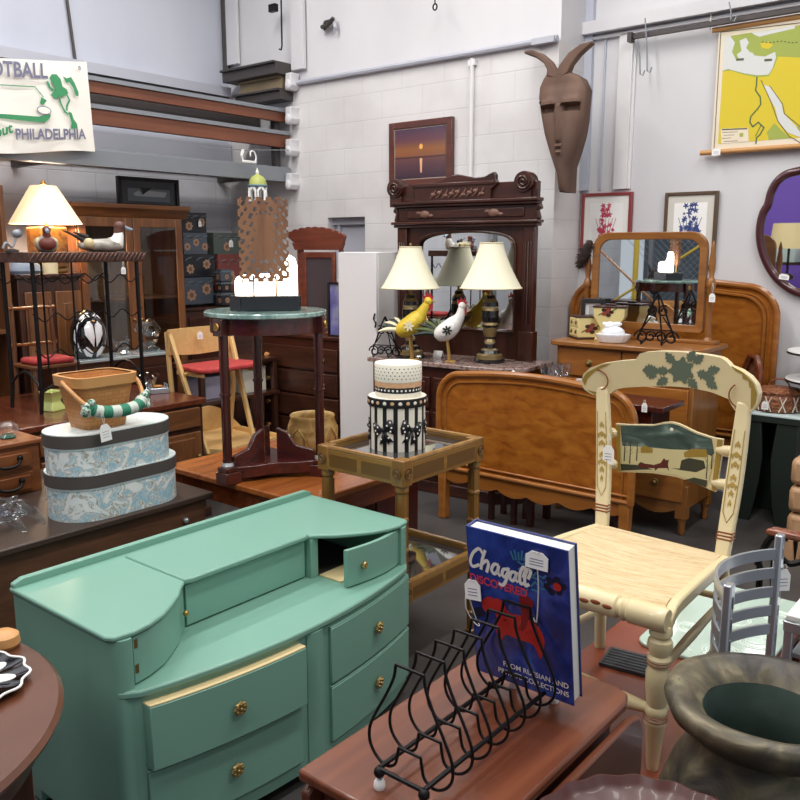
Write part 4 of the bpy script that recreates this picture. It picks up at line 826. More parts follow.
# ------------------------------------------------------------------ blonde tray table and folding chair
FZ = .37; p0, p1, p2 = on_z(190,430,FZ), on_z(218,450,FZ), on_z(289,437,FZ)
t = thing('tray_table', 'blonde wood tray table with curved back rail under the folding chair', 'tray table', (0,0,0))
ax, y0, y1, xb = p1.x, p1.y, p2.y+.03, p0.x-.02
poly = [(ax,y0),(ax,y1-.04),(ax-.05,y1),(xb,y1),(xb,y0+.25),(ax-.35,y0)]; poly = [(ax,y0+.03),(ax,y1-.06),(ax-.06,y1),(xb,y1),(xb,y0+.24),(ax-.1,y0-.02)]
mb = MB(); mb.prism(poly, FZ-.06, FZ-.035, 'z'); obj('tray', mb, 'blonde_x', t, .003)
mb = MB(); cl = poly+[poly[0]]
for i in range(6): mb.bar((cl[i][0],cl[i][1],FZ-.035),(cl[i+1][0],cl[i+1][1],FZ-.035),.014,.07)
obj('rim', mb, 'blonde', t, .002)
mb = MB(); mb.slab(lambda u, v: (xb+.03+.15*u-.1*math.sin(PI*u)*0, y1-.02-.3*(1-u) if False else y1-.36*(1-u), FZ+v*(.17*math.sin(PI*min(1,.15+u*.85)))), 14, 3, (.014,0,0)); obj('curved_back', mb, 'blonde_x', t)
for x, y in ((ax-.08,y0+.09),(ax-.08,y1-.08),(xb+.08,y1-.08),(xb+.12,y0+.28)): mb = MB(); mb.box(x-.02,y-.02,0,x+.02,y+.02,FZ-.06); obj('leg', mb, 'blonde', t, .003)
plain('book_red','6E1E22',.6); mb = MB(); mb.box(0,0,0,.26,.32,.2); single('red_box', mb, 'book_red', 'dark red box on the floor under the blonde tray table', 'box', (ax-.5,y0+.2,0), bev=.004)
mb = MB(); mb.box(0,0,0,.3,.02,.2); plain('blue_book','2E4496',.5)
t = thing('folding_chair', 'blonde wooden folding chair with red seat standing on the tray table', 'chair', (0,0,0))
f1, f2 = on_z(207,434,FZ-.03), on_z(254,424,FZ-.03); f1 = Vector((ax-.07,f1.y-.13,FZ-.035)); f2 = Vector((ax-.07,f2.y-.19,FZ-.035))
f1.y = on_a(207,434,ax-.07).y; f2.y = on_a(254,424,ax-.07).y
ab_ = ax-.4
T1, T2 = on_a(168,331,ab_), on_a(229,327,ab_)
for f_, T_ in ((f1,T1),(f2,T2)):
    mb = MB(); mb.bar(f_, T_, .026, .03, (1,0,0)); obj('front_leg', mb, 'blonde', t, .004)
zs_ = on_a(215,366,ax-.2).z-.02
for T_, sg in ((T1,-1),(T2,1)):
    rb_ = Vector((ax-.46,T_.y+sg*.02,FZ-.035)); mb = MB(); m_ = Vector((ab_-.01,T_.y+sg*.0,zs_+.12)); mb.tube([rb_, rb_.lerp(m_,.6)+Vector((.05,0,0)), m_, T_+Vector((-.015,0,-.01))], .017, 8); obj('rear_leg', mb, 'blonde', t)
zb0, zb1 = on_a(190,352,ab_).z, T1.z+.01
mb = MB(); mb.slab(lambda u, v: (ab_+.012-.03*math.sin(PI*u), T1.y-.015+(T2.y-T1.y+.03)*u, zb0+(zb1-zb0)*v-(.02*math.sin(PI*u)*(1-v))), 12, 3, (.014,0,0)); obj('backrest', mb, 'blonde_x', t)
mb = MB(); mb.prism([(ab_+.02,T1.y+.03),(ax-.1,T1.y+.0),(ax-.04,T1.y+.06),(ax-.04,T2.y-.03),(ax-.1,T2.y+.03),(ab_+.02,T2.y-.02)], zs_, zs_+.03, 'z'); obj('seat', mb, 'red_cloth', t, .01)
mb = MB(); mb.box(ab_+.03,T1.y+.03,zs_-.03,ax-.1,T1.y+.05,zs_).box(ab_+.03,T2.y-.05,zs_-.03,ax-.1,T2.y-.03,zs_); mb.tube([(ax-.25,T1.y,zs_-.015),(ax-.25,T2.y,zs_-.015)],.008); obj('seat_frame', mb, 'blonde', t)
tag((ab_+.035,(T1.y*.55+T2.y*.45),zb1-.02), FACE_A, 'white paper price tag on the backrest of the blonde folding chair', .045, .05, .01)
# dark tables behind
t = thing('open_shelf_table', 'dark open shelf table behind the blonde folding chair', 'table', (-5.0,3.8,0), FACE_A); w = .78; zt = on_a(240,362,-5.0).z
for z in (zt-.03,zt-.3,.12): mb = MB(); mb.box(0,0,z,w,.4,z+.03); obj('shelf', mb, 'dark_wood', t, .003)
for x in (.03,w-.03):
    for y in (.03,.37): mb = MB(); mb.box(x-.02,y-.02,0,x+.02,y+.02,zt-.03); obj('leg', mb, 'dark_wood_z', t, .003)
plain('lilac_box','9C9AAE',.6); plain('cream_box','D8D2C4',.6)
for i, (yy, hh, m_, lab) in enumerate(((.1,.17,'lilac_box','lilac grey carton on the open shelf table left end'),(.55,.2,'cream_box','cream carton on the open shelf table right end'))):
    mb = MB(); mb.box(0,0,0,.24,.2,hh); mb.box(.1,-.001,.02,.13,.201,hh+.001); single('carton', mb, m_, lab, 'box', (-5.08,3.8+yy*.85,zt-.27), FACE_A, bev=.003)
# ------------------------------------------------------------------ corner: stacked painted boxes
XB = -5.95; bzz = on_a(195,307,XB).z
y0, y1 = on_a(176,300,XB).y, 5.22
t = thing('corner_cabinet', 'dark wooden cabinet in the corner under the black painted boxes', 'cabinet', (XB+.12,y0,0), FACE_A); w = y1-y0
mb = MB(); mb.box(0.01,.01,0,w-.01,.44,bzz-.025); obj('body', mb, 'dark_wood', t, .004); mb = MB(); mb.box(0,0,bzz-.025,w,.45,bzz); obj('top', mb, 'walnut', t, .004)
for k in range(2): mb = MB(); mb.box(.04+k*w/2,-.006,.1,w/2-.02+k*w/2,.012,bzz-.08); d = obj('door', mb, 'walnut', t, .003); mb = MB(); mb.ball((w/2-.05+k*.1,-.014,bzz*.6),.012); obj('knob', mb, 'old_brass', d)
m, nt, b = base('box_black'); b.inputs['Base Color'].default_value = lin('22242A'); b.inputs['Roughness'].default_value = .3
plain('box_slate','4C545E',.35); plain('box_green','4B5550',.4); plain('box_maroon','7A3A34',.5); plain('box_flower','A8846C',.5); plain('box_flower_dark','77553F',.5); plain('box_leaf','6E7A80',.5)
def flowers(mb, w, h, d, n):
    for k in range(n):
        cx, cz = (k+.5)/n*w-w/2+rnd.uniform(-.01,.01), h*(.35+.2*(k%2)); r = min(w/n*.36, h*.2)
        mb.i = 1; mb.flat([(cx+r*(1+.15*math.cos(7*q*PI/16))*math.cos(q*PI/16), cz+r*(1+.15*math.cos(7*q*PI/16))*math.sin(q*PI/16)) for q in range(32)], d=d)
        mb.i = 2; mb.flat(ell(cx,cz,r*.5,r*.5,14), d=d-.0006)
    mb.i = 3
    for k in range(3): x = -w/2+w*(k+.5)/3; mb.stroke([(x-.03,h*.72),(x,h*.82),(x+.035,h*.86)], .007, d)
def pbox(px0, py0, px1, py1, dep, m_, lab, rot=0, a=XB, nf=2, dy=0):
    A_, B_ = on_a(px0,py1,a), on_a(px1,py0,a); w, h = B_.y-A_.y, B_.z-A_.z
    t = thing('painted_box', lab, 'box', (a,(A_.y+B_.y)/2,A_.z), FACE_A+rot, 'painted boxes stacked in the corner')
    mb = MB(); mb.box(-w/2,0,0,w/2,dep,h*.78); obj('body', mb, m_, t, .003); mb = MB(); mb.box(-w/2-.002,-.002,h*.785,w/2+.002,dep+.002,h); obj('lid', mb, m_, t, .003)
    mb = MB(); flowers(mb, w, h, -.0035, nf)
    mb.x = Matrix.Translation((-w/2,dep/2,0)) @ Matrix.Rotation(-PI/2,4,'Z'); flowers(mb, dep, h, -.0035, 1)
    obj('painted_flowers', mb, [m_,'box_flower','box_flower_dark','box_leaf'], t, smooth=0)
    return A_.z, t
pbox(185,277,213,305,.24,'box_slate','large slate painted box with pink flowers at the bottom of the left stack',0)
pbox(183,254,215,277.3,.26,'box_black','wide black painted box with two flower panels second from the bottom of the left stack',0)
pbox(184,233,207,254.3,.2,'box_slate','slate painted box third up in the left corner stack',0,nf=3)
pbox(182,213,206,233.3,.18,'box_black','black painted box at the very top of the left corner stack',0)
XB2 = XB+.02
pbox(216,291,236,305.3,.2,'box_black','black box at the foot of the right stack behind the lamp base',0,XB2,1)
pbox(219,254,241,291.3,.2,'box_maroon','maroon tiled chest with gold studs in the right stack under the grey green box',0,XB2,1)
pbox(214,233,240,254.3,.2,'box_green','grey green painted box on top of the right stack beside the carved panel',0,XB2,1)
pbox(222,291.3,231,305.3,.06,'box_black','lowest small black painted box standing in front of the maroon chest',0,XB2+.14,1)
pbox(222,281,231,291.3,.06,'box_black','middle small black painted box in front of the maroon chest',0,XB2+.14,1)
pbox(221,269,231,281.3,.06,'box_slate','smallest slate painted box on top in front of the maroon chest',0,XB2+.14,1)
c = on_a(201,229,XB+.01); mb = MB(); mb.lathe([(.014,0),(.016,.02),(.009,.05),(.006,.08),(0,.082)],12)
tag((XB+.012, on_a(199,222,XB).y, on_a(199,219,XB).z), FACE_A, 'white price tag on the topmost black painted box in the corner', .03, .05, .015)
tag((XB2+.012, on_a(230,240,XB2).y, on_a(230,239,XB2).z), FACE_A, 'white price tag on the grey green painted box in the corner', .045, .06, .01)

# ------------------------------------------------------------------ chest of drawers with fan crested mirror, white door
DB = 4.62; dz_ = .98
x0, x1 = -5.25, on_b(341,345,DB).x-.01
t = thing('chest_of_drawers', 'dark wooden chest of drawers with round knobs behind the marble table', 'chest of drawers', (x0,DB,0)); w = x1-x0
mb = MB(); mb.box(0,.01,0,w,.48,dz_-.03); obj('body', mb, 'walnut', t, .003); mb = MB(); mb.box(-.015,-.01,dz_-.03,w+.015,.49,dz_); obj('top', mb, 'walnut', t, .005)
n = 4
for k in range(n):
    z0, z1 = .12+k*(dz_-.2)/n, .12+(k+1)*(dz_-.2)/n-.02; mb = MB(); mb.box(.03,-.008,z0,w-.03,.01,z1); d = obj('drawer', mb, 'dark_wood', t, .004)
    for x in (on_b(271,360,DB).x-x0-.02, w*.8): mb = MB(); mb.x = Matrix.Translation((x,-.008,(z0+z1)/2)) @ Matrix.Rotation(PI/2,4,'X'); mb.lathe([(.012,0),(.01,.012),(.02,.02),(.018,.03),(0,.034)],16); obj('knob', mb, 'basket_splint', d)
PB = 4.8
t = thing('crested_mirror', 'small mirror stand with fan shaped reddish wooden crest on the chest of drawers', 'mirror', (0,PB,dz_))
pq = lambda x, y: (on_b(x,y,PB).x, on_b(x,y,PB).z-dz_)
wood('red_wood','5E2D22','7C4130','x',.35)
top = [(288,235),(293,231),(299,229.5),(306,228),(313,227.5),(320,227.6),(328,228.6),(335,230.5),(341,233),(346,236)]
o_ = []
for i in range(len(top)-1):
    (xa,ya),(xb,yb) = top[i], top[i+1]; o_ += [pq(xa,ya+.8)]+[pq(xa+(xb-xa)*u, ya+(yb-ya)*u-.9*math.sin(PI*u)) for u in (.25,.5,.75)]
mb = MB(); mb.prism(o_+[pq(346,236.5),pq(344,243),pq(296,243),pq(288,236)], -.02, .012, 'y'); mb.prism([pq(294,243),pq(344.5,243),pq(342,250),pq(297,250)], -.026, .014, 'y'); obj('crest', mb, 'red_wood', t, .003)
for xa, xb in ((298,303),(339.5,343)):
    pa, pb = pq(xa,250), pq(xb,250); mb = MB(); mb.box(pa[0],-.012,0,pb[0],.012,pa[1]); obj('post', mb, 'red_wood', t, .004)
pa, pb = pq(305,252), pq(337,252); mb = MB(); zb = .02
for a4 in ((pa[0],zb,pa[0]+.035,pa[1]),(pb[0]-.035,zb,pb[0],pa[1]),(pa[0]+.035,pa[1]-.045,pb[0]-.035,pa[1]),(pa[0]+.035,zb,pb[0]-.035,zb+.03)): mb.box(a4[0],-.03,a4[1],a4[2],-.005,a4[3])
obj('frame', mb, 'red_wood', t, .004); mb = MB(); mb.box(pa[0]+.035,-.018,zb+.03,pb[0]-.035,-.012,pa[1]-.045); plain('old_mirror','8F8690',.15,.8); obj('mirror_glass', mb, 'old_mirror', t)
mb = MB(); mb.box(pa[0]-.06,-.09,0,pb[0]+.06,.05,.02); obj('base', mb, 'red_wood', t, .004)
a, b2 = on_b(326,282,DB+.02), on_b(337,322,DB+.02)
t = thing('small_picture', 'small blue and purple picture in black frame leaning on the crested mirror', 'picture', (a.x,DB+.05,dz_)); blotch('violet_print', [(.3,'3C3C6E'),(.5,'7272B0'),(.7,'A9B0B4')], 6, .4)
framed(t, .13, a.z-dz_, .014, 'black', 'violet_print')
plain('door_white','E4E4E7',.4)
FB = DB-.03; a, b2 = on_b(338.5,252,FB), on_b(376,252,FB); xa_ = x1+.02; xw_ = b2.x-xa_
t = thing('white_cabinet', 'tall plain white cabinet standing between the chest of drawers and carved dresser', 'cabinet', (xa_,FB,0))
mb = MB(); mb.box(0,.022,0,xw_,.36,a.z); obj('body', mb, 'white_paint', t, .004); mb = MB(); mb.box(0,0,.03,xw_,.02,a.z-.002); obj('front_panel', mb, 'door_white', t, .003)
c = on_b(374,322,FB-.02); mb = MB(); mb.tube(spline([(c.x,FB-.01,c.z+.06),(c.x-.01,FB-.012,c.z+.02),(c.x+.01,FB-.012,c.z-.01),(c.x,FB-.01,c.z-.04)],4),.006,6); o = obj('hook', mb, 'black_iron', t); o.location = (-xa_,-FB,0)

# ------------------------------------------------------------------ Victorian dresser
VZ = .9
fl, fr = on_z(363,357,VZ), on_z(490,368,VZ); ang = 4.5
t = thing('carved_dresser', 'dark carved antique dresser with tall mirror and brown marble top', 'dresser', (fl.x+.03,fl.y+.02,0), ang); w = 1.14; dp = .54
VO = t
blotch('brown_marble', [(.3,'4E3A36'),(.45,'8A716B'),(.55,'A8938C'),(.7,'6A504A')], 22, .2, 8, dist=1)
poly = [(-.01,0),(w-.13,0),(w+.02,.13),(w+.02,dp),(-.01,dp)]
mb = MB(); mb.prism(poly, VZ-.03, VZ, 'z'); obj('marble_top', mb, 'brown_marble', t, .006)
mb = MB(); mb.prism([(.02,.03),(w-.15,.03),(w-.02,.15),(w-.02,dp),(.02,dp)], .06, VZ-.03, 'z'); obj('body', mb, 'walnut', t, .004)
mb = MB(); mb.prism([(.0,.01),(w-.14,.01),(w,.13),(w,dp),(0,dp)], 0, .08, 'z'); obj('plinth', mb, 'walnut', t, .004)
for k in range(3):
    z0, z1 = .12+k*.235, .12+(k+1)*.235-.025
    for j in range(2):
        xa, xb = .06+j*(w-.2)/2, .06+(j+1)*(w-.2)/2-.03; mb = MB(); mb.box(xa,.012,z0,xb,.03,z1).box(xa+.03,.004,z0+.03,xb-.03,.014,z1-.03); d = obj('drawer', mb, 'walnut', t, .004)
        mb = MB(); mb.tube([((xa+xb)/2-.04,.0,(z0+z1)/2),((xa+xb)/2-.03,-.02,(z0+z1)/2-.02),((xa+xb)/2+.03,-.02,(z0+z1)/2-.02),((xa+xb)/2+.04,.0,(z0+z1)/2)],.006,6); obj('pull', mb, 'old_brass', d)
# mirror frame: measured on an upright plane near the back of the dresser
ca, sa = math.cos(R(ang)), math.sin(R(ang)); YB = dp-.08
def vl(px, py, yy=YB):
    r = ray(px, py); nx, ny = -sa, ca; o0 = t.location; d = (o0.x*nx+o0.y*ny)+yy; k = d/(r[0]*nx+r[1]*ny); x, y, z = r[0]*k, r[1]*k, CAM_H+r[2]*k
    return ((x-o0.x)*ca+(y-o0.y)*sa, z)
XL, XR = vl(403,240)[0], vl(532,240)[0]; ZTp = vl(465,227)[1]
mx0, mx1, mzb, mzt = vl(418,300)[0], vl(514.5,300)[0], vl(465,329)[1], vl(465,231)[1]
mb = MB()
arch = [(mx0,mzb),(mx0,mzt-.13)]+[(mx0+.0+(mx1-mx0)*.5*(1-math.cos(R(q))), mzt-.13+.13*math.sin(R(q))**.55) for q in range(10,180,10)]+[(mx1,mzt-.13),(mx1,mzb)]
# face board around the arched mirror as strips
mb.box(XL,YB,VZ,mx0,YB+.03,ZTp).box(mx1,YB,VZ,XR,YB+.03,ZTp).box(mx0,YB,VZ,mx1,YB+.03,mzb)
tp = arch[1:-1]
for i in range(len(tp)-1):
    (xa,za),(xb,zb) = tp[i], tp[i+1]; mb.add([(xa,YB,za),(xb,YB,zb),(xb,YB,ZTp),(xa,YB,ZTp),(xa,YB+.03,za),(xb,YB+.03,zb)], [(0,1,2,3),(0,4,5,1)])
obj('mirror_surround', mb, 'walnut_z', t)
mb = MB(); mb.prism(arch, YB+.02, YB+.026, 'y'); obj('mirror_glass', mb, 'mirror', t)
mb = MB(); bv = [(x+(mx0+mx1)*0, z) for x, z in arch]; cx, cz = (mx0+mx1)/2, (mzb+mzt)/2
mb.tube([(x,YB-.004,z) for x, z in arch], .012, 8, True); obj('mirror_moulding', mb, 'walnut_z', t)
for xa, xb in ((XL-.03,XL+.05),(XR-.05,XR+.03)):
    mb = MB(); mb.box(xa,YB-.03,VZ,xb,YB+.03,ZTp).box(xa-.015,YB-.045,VZ,xb+.015,YB+.03,VZ+.2)
    for k in range(3): mb.box(xa+.015+k*.02,YB-.038,VZ+.25,xa+.025+k*.02,YB-.028,ZTp-.1)
    obj('stile', mb, 'walnut_z', t, .005)
zA_, zB_, zC_, zD_ = vl(465,221)[1], vl(465,206)[1], vl(465,200)[1], vl(465,187)[1]
mb = MB(); mb.box(XL-.05,YB-.05,ZTp,XR+.05,YB+.04,ZTp+.02).box(XL-.065,YB-.065,ZTp+.02,XR+.065,YB+.04,zA_); obj('cornice', mb, 'walnut', t, .006)
mb = MB(); mb.box(XL-.03,YB-.02,zA_,XR+.03,YB+.03,zB_).box(XL+.05,YB-.03,zA_+.02,XR-.05,YB-.015,zB_-.02); obj('frieze', mb, 'walnut', t, .006)
mb = MB(); mb.box(XL-.05,YB-.05,zB_,XR+.05,YB+.04,zB_+.018).box(XL-.06,YB-.065,zB_+.018,XR+.06,YB+.04,zC_); obj('cornice', mb, 'walnut', t, .006)
mb = MB(); mb.box(XL-.04,YB-.025,zC_,XR+.04,YB+.03,zD_+.02); obj('top_panel', mb, 'walnut', t, .006)
mb = MB(); cr = [vl(418,203),vl(418,193),vl(417,188),vl(421,185),vl(428,186),vl(436,183),vl(446,180),vl(452,177),vl(461,174.5),vl(468,176),vl(478,178),vl(488,177),vl(493,174),vl(497,172),vl(499,175),vl(499,180),vl(501,183),vl(494,190),vl(494,200)]
mb.prism(cr, YB-.05, YB-.01, 'y'); mb.box(vl(416,184)[0],YB-.06,vl(416,187)[1]-.01,vl(498,184)[0],YB-.05,vl(416,187)[1]+.015); obj('crest', mb, 'walnut', t, .005)
mb = MB()
for k in range(9):
    x, z = vl(437+k*6, 195-k*.35); mb.ball((x,YB-.052,z+.012*math.sin(k*2.1)), (.02,.008,.012), 8, 6); mb.tube(spline([(x-.025,YB-.052,z-.025),(x,YB-.056,z-.01),(x+.02,YB-.052,z+.03)],3), .005, 5)
plain('incised','7C5A4C',.4); obj('carved_flowers', mb, 'incised', t)
for px_, py_ in ((396,189),(527,182)):
    x, z = vl(px_+(3 if px_ < 400 else 0),py_); mb = MB(); mb.x = Matrix.Translation((x,YB-.06,z)) @ Matrix.Rotation(-PI/2,4,'X'); mb.lathe([(.065,0),(.068,.01),(.068,.09),(.06,.1)],24); mb.x = Matrix.Translation((x,YB-.064,z)) @ Matrix.Rotation(-PI/2,4,'X')
    mb.tube([(.05*(1-q/26)*math.cos(q*.55),.05*(1-q/26)*math.sin(q*.55),0) for q in range(24)],.008,6); mb.x = Matrix(); mb.box(x-.05,YB-.045,z-.13,x+.05,YB+.02,z-.05); obj('scroll', mb, 'walnut', t, .004)
for sg, xx in ((-1,XL-.03),(1,XR+.03)):
    mb = MB(); mb.prism([(xx,zA_-.02),(xx+sg*.03,zA_+.01),(xx+sg*.015,zA_+.06),(xx+sg*.04,zB_-.03),(xx+sg*.03,zB_),(xx,zB_)], YB-.03, YB+.02, 'y'); obj('ear', mb, 'walnut', t, .006)
for x_, lab in ((vl(427,210)[0],''),(vl(496,210)[0],'')): 
    mb = MB(); mb.ball((x_,YB-.032,(zA_+zB_)/2),(.045,.012,.028),10,6); mb.ball((x_-.05,YB-.031,(zA_+zB_)/2+.01),(.025,.008,.012),8,5); mb.ball((x_+.05,YB-.031,(zA_+zB_)/2-.01),(.025,.008,.012),8,5); obj('carved_block', mb, 'incised', t, .004)

# lamps, roosters, easel on the marble
def VW(px, py, z=VZ): p = on_z(px,py,z); return p
plain('shade_cream','F1EBD0',.8); plain('shade_trim','E2D8B4',.7); plain('lamp_black','1C1B1C',.2,0,.4); plain('lamp_gold','8E7A52',.35,.5); plain('lamp_cream','C9BC94',.3)
def lamp(x, y, shade_r, top_r, zs, ze, lab):
    t = thing('table_lamp', lab, 'lamp', (x,y,VZ), 0, 'cream shaded lamps on the marble dresser')
    mb = MB(); pr = []
    for k in range(13): u = k/12; pr.append((top_r+(shade_r-top_r)*((1-u)**1.7*.55+(1-u)*.45), zs+(ze-zs)*u))
    mb.lathe(pr, 48, cap=False); mb.lathe([(r-.003,z) for r, z in reversed(pr)], 48, cap=False); obj('lamp_shade', mb, 'shade_cream', t, smooth=50)
    mb = MB(); 
    for r, z in (pr[0], pr[-1]): mb.tube([(r*math.cos(k*PI/24),r*math.sin(k*PI/24),z) for k in range(48)],.004,6,True)
    obj('shade_trim', mb, 'shade_trim', t)
    bp = [(.1,0),(.105,.012),(.09,.022),(.088,.045),(.07,.055),(.06,.075),(.036,.085),(.03,.11),(.038,.125),(.028,.14),(.036,.155),(.046,.18),(.05,.21),(.056,.225),(.05,.24),(.058,.27),(.056,.31),(.05,.325),(.054,.335),(.05,.36),(.036,.38),(.03,.4),(.014,.41),(.012,.47)]
    k_ = (zs+.03)/.47; bp = [(r,z*k_) for r, z in bp]
    for i in range(len(bp)-1):
        pass
    mb = MB(); mats = [0,0,1,1,0,1,0,2,1,0,1,1,0,1,0,0,1,2,0,1,0,1,1]
    for i in range(len(bp)-1): mb.i = mats[i % len(mats)]; mb.lathe(bp[i:i+2], 28, cap=False)
    mb.i = 0; mb.lathe([(0,.0005),(.1,.0)],28,cap=False); obj('base', mb, ['lamp_black','lamp_gold','lamp_cream'], t)
    mb = MB(); mb.tube([(-.05,0,zs+.0),(-.045,0,zs+.16),(0,0,ze-.01),(.045,0,zs+.16),(.05,0,zs+.0)],.003,6); mb.ball((0,0,ze+.012),(.01,.01,.014)); mb.tube([(0,0,zs-.01),(0,0,ze)],.005,6); obj('harp', mb, 'old_brass', t)
    return t
p = VW(411,357); p = Vector((p.x+.01,p.y-.02,VZ)); L1 = p
d_ = math.hypot(p.x,p.y); mpp = d_/836*1.0
def hz_at(px, py, q): r = ray(px,py); return CAM_H+r[2]*math.hypot(q.x,q.y)/math.hypot(r[0],r[1])-VZ
lamp(p.x, p.y, 29*mpp, 11*mpp, hz_at(408,288,p), hz_at(408,247,p), 'left cream shaded lamp on the marble dresser behind the yellow rooster')
q_ = on_b(490,330,4.68); p2 = Vector((q_.x,4.68,VZ)); d2 = math.hypot(p2.x,p2.y)/836
lamp(p2.x, p2.y, 30.5*d2, 11.5*d2, hz_at(490,288,p2), hz_at(490,243,p2), 'right cream shaded lamp on the marble dresser beside the white rooster')
plain('rooster_white','E9E6E1',.4); plain('rooster_red','B03234',.4); plain('rooster_yellow','E0C23C',.4); plain('feather_black','1E2A22',.4); plain('leg_gold','B08A4A',.4); plain('petal_cream','F0E8C8',.5); plain('feather_green','55612E',.5)
def rooster(loc, rz, s, body, lab, neck=(.1,.26), tail='feather_black', tl=1, mark='feather_black', lean=1.0):
    t = thing('metal_rooster', lab, 'rooster', loc, rz, 'painted metal roosters on the marble dresser')
    S_ = lambda pts: [(x*s,y*s,z*s) for x, y, z in pts]
    lg = .16
    mb = MB(); mb.tube(S_(spline([(-.09,0,lg+.02),(-.06,0,lg+.05),(0,0,lg+.09),(.055,0,lg+.15),(.085,0,lg+.2)],5)), [s*r for r in [.012+.06*math.sin(PI*min(1,i/22+.08))**.8 for i in range(21)]], 16); obj('body', mb, body, t, smooth=80)
    hx_, hz_ = neck
    mb = MB(); mb.tube(S_(spline([(.06,0,lg+.15),(.09,0,lg+.2),(hx_,0,lg+hz_)],5)), [s*(.05-.0026*i) for i in range(11)], 12); mb.ball(S_([(hx_+.005,0,lg+hz_+.012)])[0], s*.03); obj('neck', mb, body, t, smooth=80)
    mb = MB(); mb.prism(S_([])+[(s*x,s*z) for x, z in ((hx_-.03,lg+hz_+.02),(hx_-.035,lg+hz_+.06),(hx_-.015,lg+hz_+.045),(hx_-.005,lg+hz_+.08),(hx_+.01,lg+hz_+.05),(hx_+.025,lg+hz_+.075),(hx_+.03,lg+hz_+.04),(hx_+.045,lg+hz_+.05),(hx_+.035,lg+hz_+.015),(hx_+.0,lg+hz_+.025))], -.006*s, .006*s, 'y')
    mb.prism([(s*x,s*z) for x, z in ((hx_+.015,lg+hz_+.0),(hx_+.04,lg+hz_-.01),(hx_+.035,lg+hz_-.06),(hx_+.015,lg+hz_-.04))], -.008*s, .008*s, 'y'); obj('comb', mb, 'rooster_red', t)
    mb = MB(); mb.tube(S_([(hx_+.03,0,lg+hz_+.015),(hx_+.065,0,lg+hz_+.005)]), [.01*s,.002*s], 8); obj('beak', mb, 'leg_gold', t)
    for k in range(6):
        a = (k-2.5)*.27; mb = MB(); base_ = Vector((-.075,(k-2.5)*.006,lg+.05)); L_ = .19*tl
        pts = [base_+Vector((-math.cos(1.0+a)*u*L_*.9-.05*u*u*tl, (k-2.5)*.012*u, math.sin(1.0+a)*u*L_-.07*u*u*tl)) for u in (0,.25,.5,.75,1)]
        mb.tube([q*s for q in pts], [s*.012,s*.02,s*.019,s*.014,s*.003], 8); obj('tail_feather', mb, tail if k % 2 == 0 else ('feather_green' if tail == 'feather_black' else 'feather_black'), t)
    for sg in (-1,1):
        mb = MB(); mb.tube(S_([(-.01,sg*.02,lg+.03),(.01,sg*.025,.03),(.005,sg*.025,.006)]), .007*s, 8)
        for dx, dy in ((.05,.0),(.035,.03),(.035,-.03),(-.025,0)): mb.tube(S_([(.005,sg*.025,.006),(.005+dx,sg*.025+dy,.004)]), .005*s, 6)
        obj('leg', mb, 'leg_gold', t)
        mb = MB(); mb.x = Matrix.Translation((.0,sg*.062*s,(lg+.09)*s)) @ Matrix.Rotation(-.7,4,'Y'); mb.ball((0,0,0),(.07*s,.012*s,.04*s)); w_ = obj('wing', mb, body, t)
        mb = MB()
        for k in range(7): a = k*2*PI/7; mb.x = Matrix.Translation((.005*s,sg*.075*s,(lg+.09)*s)) @ Matrix.Rotation(a,4,'Y'); mb.prism(ell(.022*s,0,.018*s,.007*s,10), -.003*s, .003*s, 'y')
        obj('flower', mb, mark, w_)
    return t
p = VW(456,360); rooster((p.x+.02,4.5,VZ), 25, .87, 'rooster_white', 'white metal rooster with red comb standing on the marble dresser top', neck=(.1,.26))
p = VW(416,352); rr_ = rooster((on_b(411,330,4.43).x,4.43,VZ), 22, .95, 'rooster_yellow', 'yellow metal rooster with flower on its wing in front of the left lamp', neck=(.12,.25), tail='petal_cream', tl=.75, mark='petal_cream')
# wire scroll easel
def easel(name_loc, rz, s, lab):
    t = thing('wire_easel', lab, 'easel', name_loc, rz)
    def scr(cx, cz, r, sg=1, n=22, a0=0): return [(cx+sg*r*(1-i/n*.75)*math.cos(a0+i*.42), 0, cz+r*(1-i/n*.75)*math.sin(a0+i*.42)) for i in range(n)]
    for sg in (-1,1):
        mb = MB(); mb.tube([(sg*x*s,y*s,z*s) for x, y, z in spline([(.0,0,.3),(.03,0,.24),(.06,0,.16),(.1,0,.06),(.11,0,.025)],5)], .005*s+.0008, 6); obj('leg', mb, 'black_iron', t)
        mb = MB(); mb.tube([(x*s,y*s,z*s) for x, y, z in scr(sg*.09,.045,.042,sg)], .0045*s+.0008, 6); mb.tube([(x*s,y*s-.012,z*s) for x, y, z in scr(sg*.03,.05,.035,-sg)], .0045*s+.0008, 6); obj('foot_scroll', mb, 'black_iron', t)
        mb = MB(); mb.tube([(x*s,y*s,z*s) for x, y, z in scr(sg*.035,.2,.035,sg,22,1)], .004*s+.0008, 6); mb.tube([(sg*.09*s,0,.09*s),(sg*.035*s,0,.165*s)],.004*s,6); obj('side_scroll', mb, 'black_iron', t)
        mb = MB(); mb.tube([(sg*.06*s,0,.03*s),(sg*.06*s,-.08*s,.012*s),(sg*.06*s,-.09*s,.035*s)],.005*s,6); obj('shelf_hook', mb, 'black_iron', t)
    mb = MB(); mb.tube([(0,0,.29*s),(0,.06*s,.15*s),(0,.12*s,.005)],.005*s,6); obj('back_leg', mb, 'black_iron', t)
    mb = MB(); mb.tube([(-.1*s,0,.09*s),(.1*s,0,.09*s)],.004*s,6); obj('crossbar', mb, 'black_iron', t)
p = VW(387,357); easel((p.x+.01,p.y-.03,VZ), 15, .95, 'small black wire scroll easel at the left end of the marble dresser')
